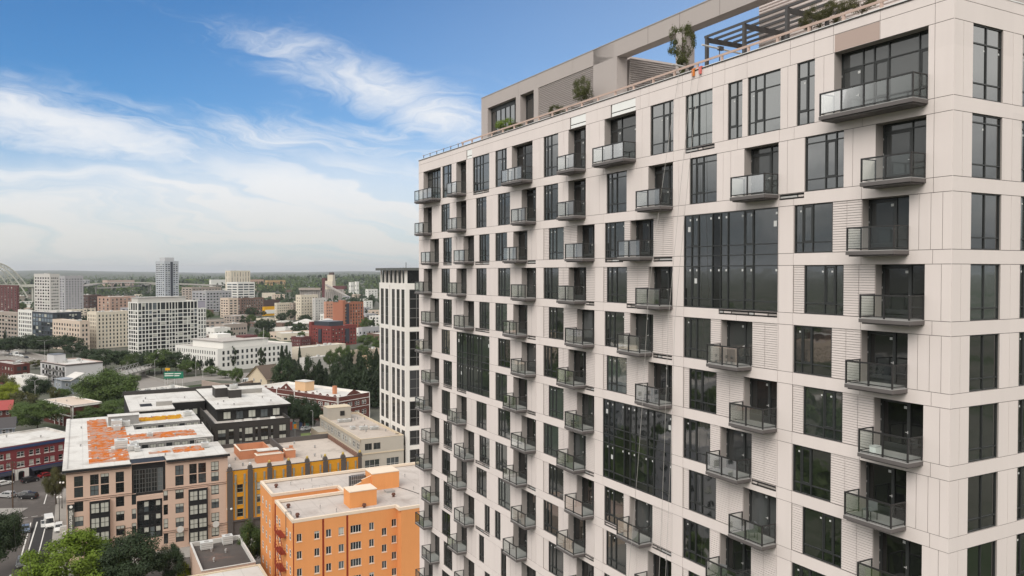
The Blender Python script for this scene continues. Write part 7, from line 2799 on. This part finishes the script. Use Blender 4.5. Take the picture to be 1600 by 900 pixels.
car(gp(405, 601), GB, 'sedan', 'silver', (0.42, 0.42, 0.42), 'silver car parked by the church house')
car(gp(395, 603), GB, 'sedan', 'black', (0.02, 0.02, 0.022), 'black car parked by the church house')
car(gp(388, 600), GB + pi / 2, 'truck', 'white', (0.72, 0.72, 0.70), 'white box lorry parked by the church house', None, 'lorry', 'lorry')

M_wood = mat('pole_wood', (0.10, 0.068, 0.048), 0.95, 0.1, 0.2, 1.0)
def pole(px, py, h, label, arms=1):
    P = at(px, py, 0)
    r_ = thing('utility_pole', label, 'utility pole', P, GA)
    m_ = MB(); m_.rod((0, 0, 0), (0, 0, h), 0.17, M_wood, 8, 0.11); m_.build('post', r_)
    for k in range(arms):
        m_ = MB(); m_.box(-1.2, 1.2, -0.07, 0.07, h - 0.6 - k * 1.1, h - 0.46 - k * 1.1, M_wood)
        for x in (-1.1, -0.5, 0.5, 1.1):
            m_.rod((x, 0, h - 0.46 - k * 1.1), (x, 0, h - 0.28 - k * 1.1), 0.05, M_duct, 6)
        m_.build('cross_arm', r_)
    m_ = MB(); m_.rod((0.3, 0, h - 3.2), (0.3, 0, h - 2.3), 0.22, M_duct, 8); m_.build('transformer', r_)
    return P, h


p1 = pole(20, 793, 12.5, 'timber utility pole by the traffic island', 2)
p2 = pole(570, 725, 13.0, 'timber utility pole by the corner of the beige warehouse', 1)
p3 = pole(624, 742, 13.5, 'timber utility pole with cross arms before the white ribbed tower', 2)
p4 = pole(196, 905, 11.0, 'timber utility pole among the dark trees before the peach block', 1)


def lamp(px, py, h, label, kind='arm', hd=0.0, arm=2.2):
    P = at(px, py, 0)
    r_ = thing('street_lamp', label, 'street lamp', P, hd)
    m_ = MB()
    m_.rod((0, 0, 0), (0, 0, 1.0), 0.16, M_galv if kind != 'globe' else M_bk, 8, 0.10)
    m_.rod((0, 0, 1.0), (0, 0, h), 0.09, M_galv if kind != 'globe' else M_bk, 8, 0.06)
    m_.build('post', r_)
    if kind == 'globe':
        for x in (-0.42, 0.42):
            g_ = MB()
            for k in range(5):
                a0, a1 = -pi / 2 + pi * k / 5, -pi / 2 + pi * (k + 1) / 5
                g_.rod((x, 0, h + 0.28 * sin(a0)), (x, 0, h + 0.28 * sin(a1)), max(0.02, 0.28 * cos(a0)), M_lamp, 10, max(0.02, 0.28 * cos(a1)), caps=False)
            g_.build('globe', r_)
        m_ = MB(); m_.bar((-0.42, 0, h - 0.35), (0.42, 0, h - 0.35), 0.07, M_bk); m_.build('bracket', r_)
    else:
        sides = (1,) if kind == 'arm' else (-1, 1)
        for s_ in sides:
            m_ = MB()
            pts = [(0, 0, h), (s_ * arm * 0.35, 0, h + 0.5), (s_ * arm, 0, h + 0.62)]
            for a, b_ in zip(pts, pts[1:]):
                m_.rod(a, b_, 0.055, M_galv, 6)
            m_.build('arm', r_)
            m_ = MB(); m_.box(s_ * arm - 0.1 - 0.35, s_ * arm + 0.35, -0.14, 0.14, h + 0.54, h + 0.70, M_duct); m_.build('lamp_head', r_)


lamp(93, 821, 7.0, 'twin globe street lamp at the corner of the peach block, nearer one', 'globe')
lamp(97, 795, 7.0, 'twin globe street lamp at the corner of the peach block, farther one', 'globe')
lamp(359, 845, 7.5, 'twin globe street lamp before the ochre block', 'globe')
lamp(460, 668, 8.5, 'grey street lamp beside the black block, shorter one', 'arm', GA, 2.0)
lamp(477, 664, 9.5, 'grey street lamp with a long arm before the street trees', 'arm', GA, 2.6)
lamp(489, 680, 9.0, 'plain grey post at the corner by the beige warehouse', 'arm', GA + pi, 0.6)
lamp(70, 561, 13, 'tall double armed lamp mast by the freeway', 'double', GB, 5.0)
lamp(10, 540, 12, 'lamp mast at the far left of the freeway', 'double', GB, 4.0)
lamp(114, 558, 9, 'curved lamp mast right of the freeway', 'arm', GB, 3.0)
lamp(242, 592, 11, 'thin lamp mast left of the green road signs', 'arm', GB, 1.6)
lamp(306, 588, 12, 'lamp mast before the white office, left one', 'arm', GB, 1.4)
lamp(317, 590, 12, 'lamp mast before the white office, right one', 'arm', GB, 1.4)
lamp(55, 640, 13, 'white twin headed lamp mast above the broad green tree', 'double', GB, 1.6)
lamp(88, 620, 12, 'white lamp mast behind the small maroon office', 'arm', GB, 0.8)
lamp(483, 586, 10, 'curved lamp mast in front of the park conifers', 'arm', GB, 3.0)
lamp(562, 600, 10, 'lamp mast half lost among the conifers at the right', 'arm', GB, 2.4)

# wires between the poles on the junction
m_ = MB()
base = Vector((p1[0].x, p1[0].y, 0))
for dx in (-1.1, 0.5, 1.1):
    a = Vector((dx, 0, p1[1] - 0.3))
    for tgt in (AB(-40, 300, 12), AB(-8, 150, 12.5)):
        e = tgt - base + Vector((dx, 0, 0))
        prev = a
        for k in range(1, 9):
            t = k / 8
            q_ = a + (e - a) * t + Vector((0, 0, -2.2 * 4 * t * (1 - t) * 0.5))
            m_.rod(prev, q_, 0.02, M_bk, 4)
            prev = q_
tag(m_.build('overhead_wires', None, base), 'thin dark overhead wires running from the timber pole by the island', 'wires')

# mural-striped hoarding and orange sign in the side street
P = at(452, 672, 0)
m_ = MB()
cols_ = [(0.45, 0.10, 0.08), (0.10, 0.35, 0.38), (0.50, 0.42, 0.30), (0.12, 0.16, 0.30), (0.48, 0.26, 0.16), (0.20, 0.40, 0.30)]
for k, c_ in enumerate(cols_):
    m_.box(k * 1.3, (k + 1) * 1.3, 0, 0.2, 0, 3.2 - 0.15 * (k % 3), mat('mural_%d' % k, c_, 0.8, 0.2, 0.2, 1.5))
tag(m_.build('hoarding', None, P, GA), 'striped multicoloured hoarding at the corner behind the black block', 'hoarding')
P = at(461, 682, 0)
r_ = thing('road_works_sign', 'orange road sign on a pole in the side street', 'road sign', P, GA)
m_ = MB(); m_.rod((0, 0, 0), (0, 0, 4.0), 0.06, M_galv, 6); m_.build('post', r_)
m_ = MB(); m_.box(-0.55, 0.55, -0.06, 0.0, 3.0, 4.8, mat('sign_orange', (0.65, 0.22, 0.01), 0.6)); m_.build('board', r_)
sheet('bike_lane_paint', [at(470, 678, 0), at(487, 676, 0), at(487, 684, 0), at(470, 688, 0)], 0.16, mat('lane_green', (0.20, 0.24, 0.10), 0.85, 0.1, 0.15))
# clearances between the blocks: planting beds and parked kerb clutter
for px, py in ((104, 842), (100, 834)):
    P = at(px, py, 0)
    m_ = MB(); m_.box(-0.9, 0.9, -0.6, 0.6, 0.13, 1.5, M_roofw); m_.box(-0.8, 0.8, -0.5, 0.5, 1.5, 1.9, M_unit)
    tag(m_.build('utility_cabinet', None, P, GA), 'white utility cabinet on the pavement of the peach block, %s one' % ('nearer' if py > 840 else 'farther'), 'cabinet')
# =====================================================================================================
# AIR
# =====================================================================================================
m_ = MB()
hz = bpy.data.materials.new('haze')
hz.use_nodes = True
t_ = hz.node_tree
for n in list(t_.nodes):
    t_.nodes.remove(n)
o_ = N(t_, 'ShaderNodeOutputMaterial')
pv = N(t_, 'ShaderNodeVolumePrincipled')
pv.inputs['Color'].default_value = (0.86, 0.89, 0.93, 1)
pv.inputs['Density'].default_value = 0.5 / 11000
pv.inputs['Anisotropy'].default_value = 0.2
t_.links.new(pv.outputs[0], o_.inputs['Volume'])
m_.box(-21000, 21000, -1500, 41000, -1.0, 330, hz)
hb = m_.build('haze')
hb['kind'] = 'stuff'
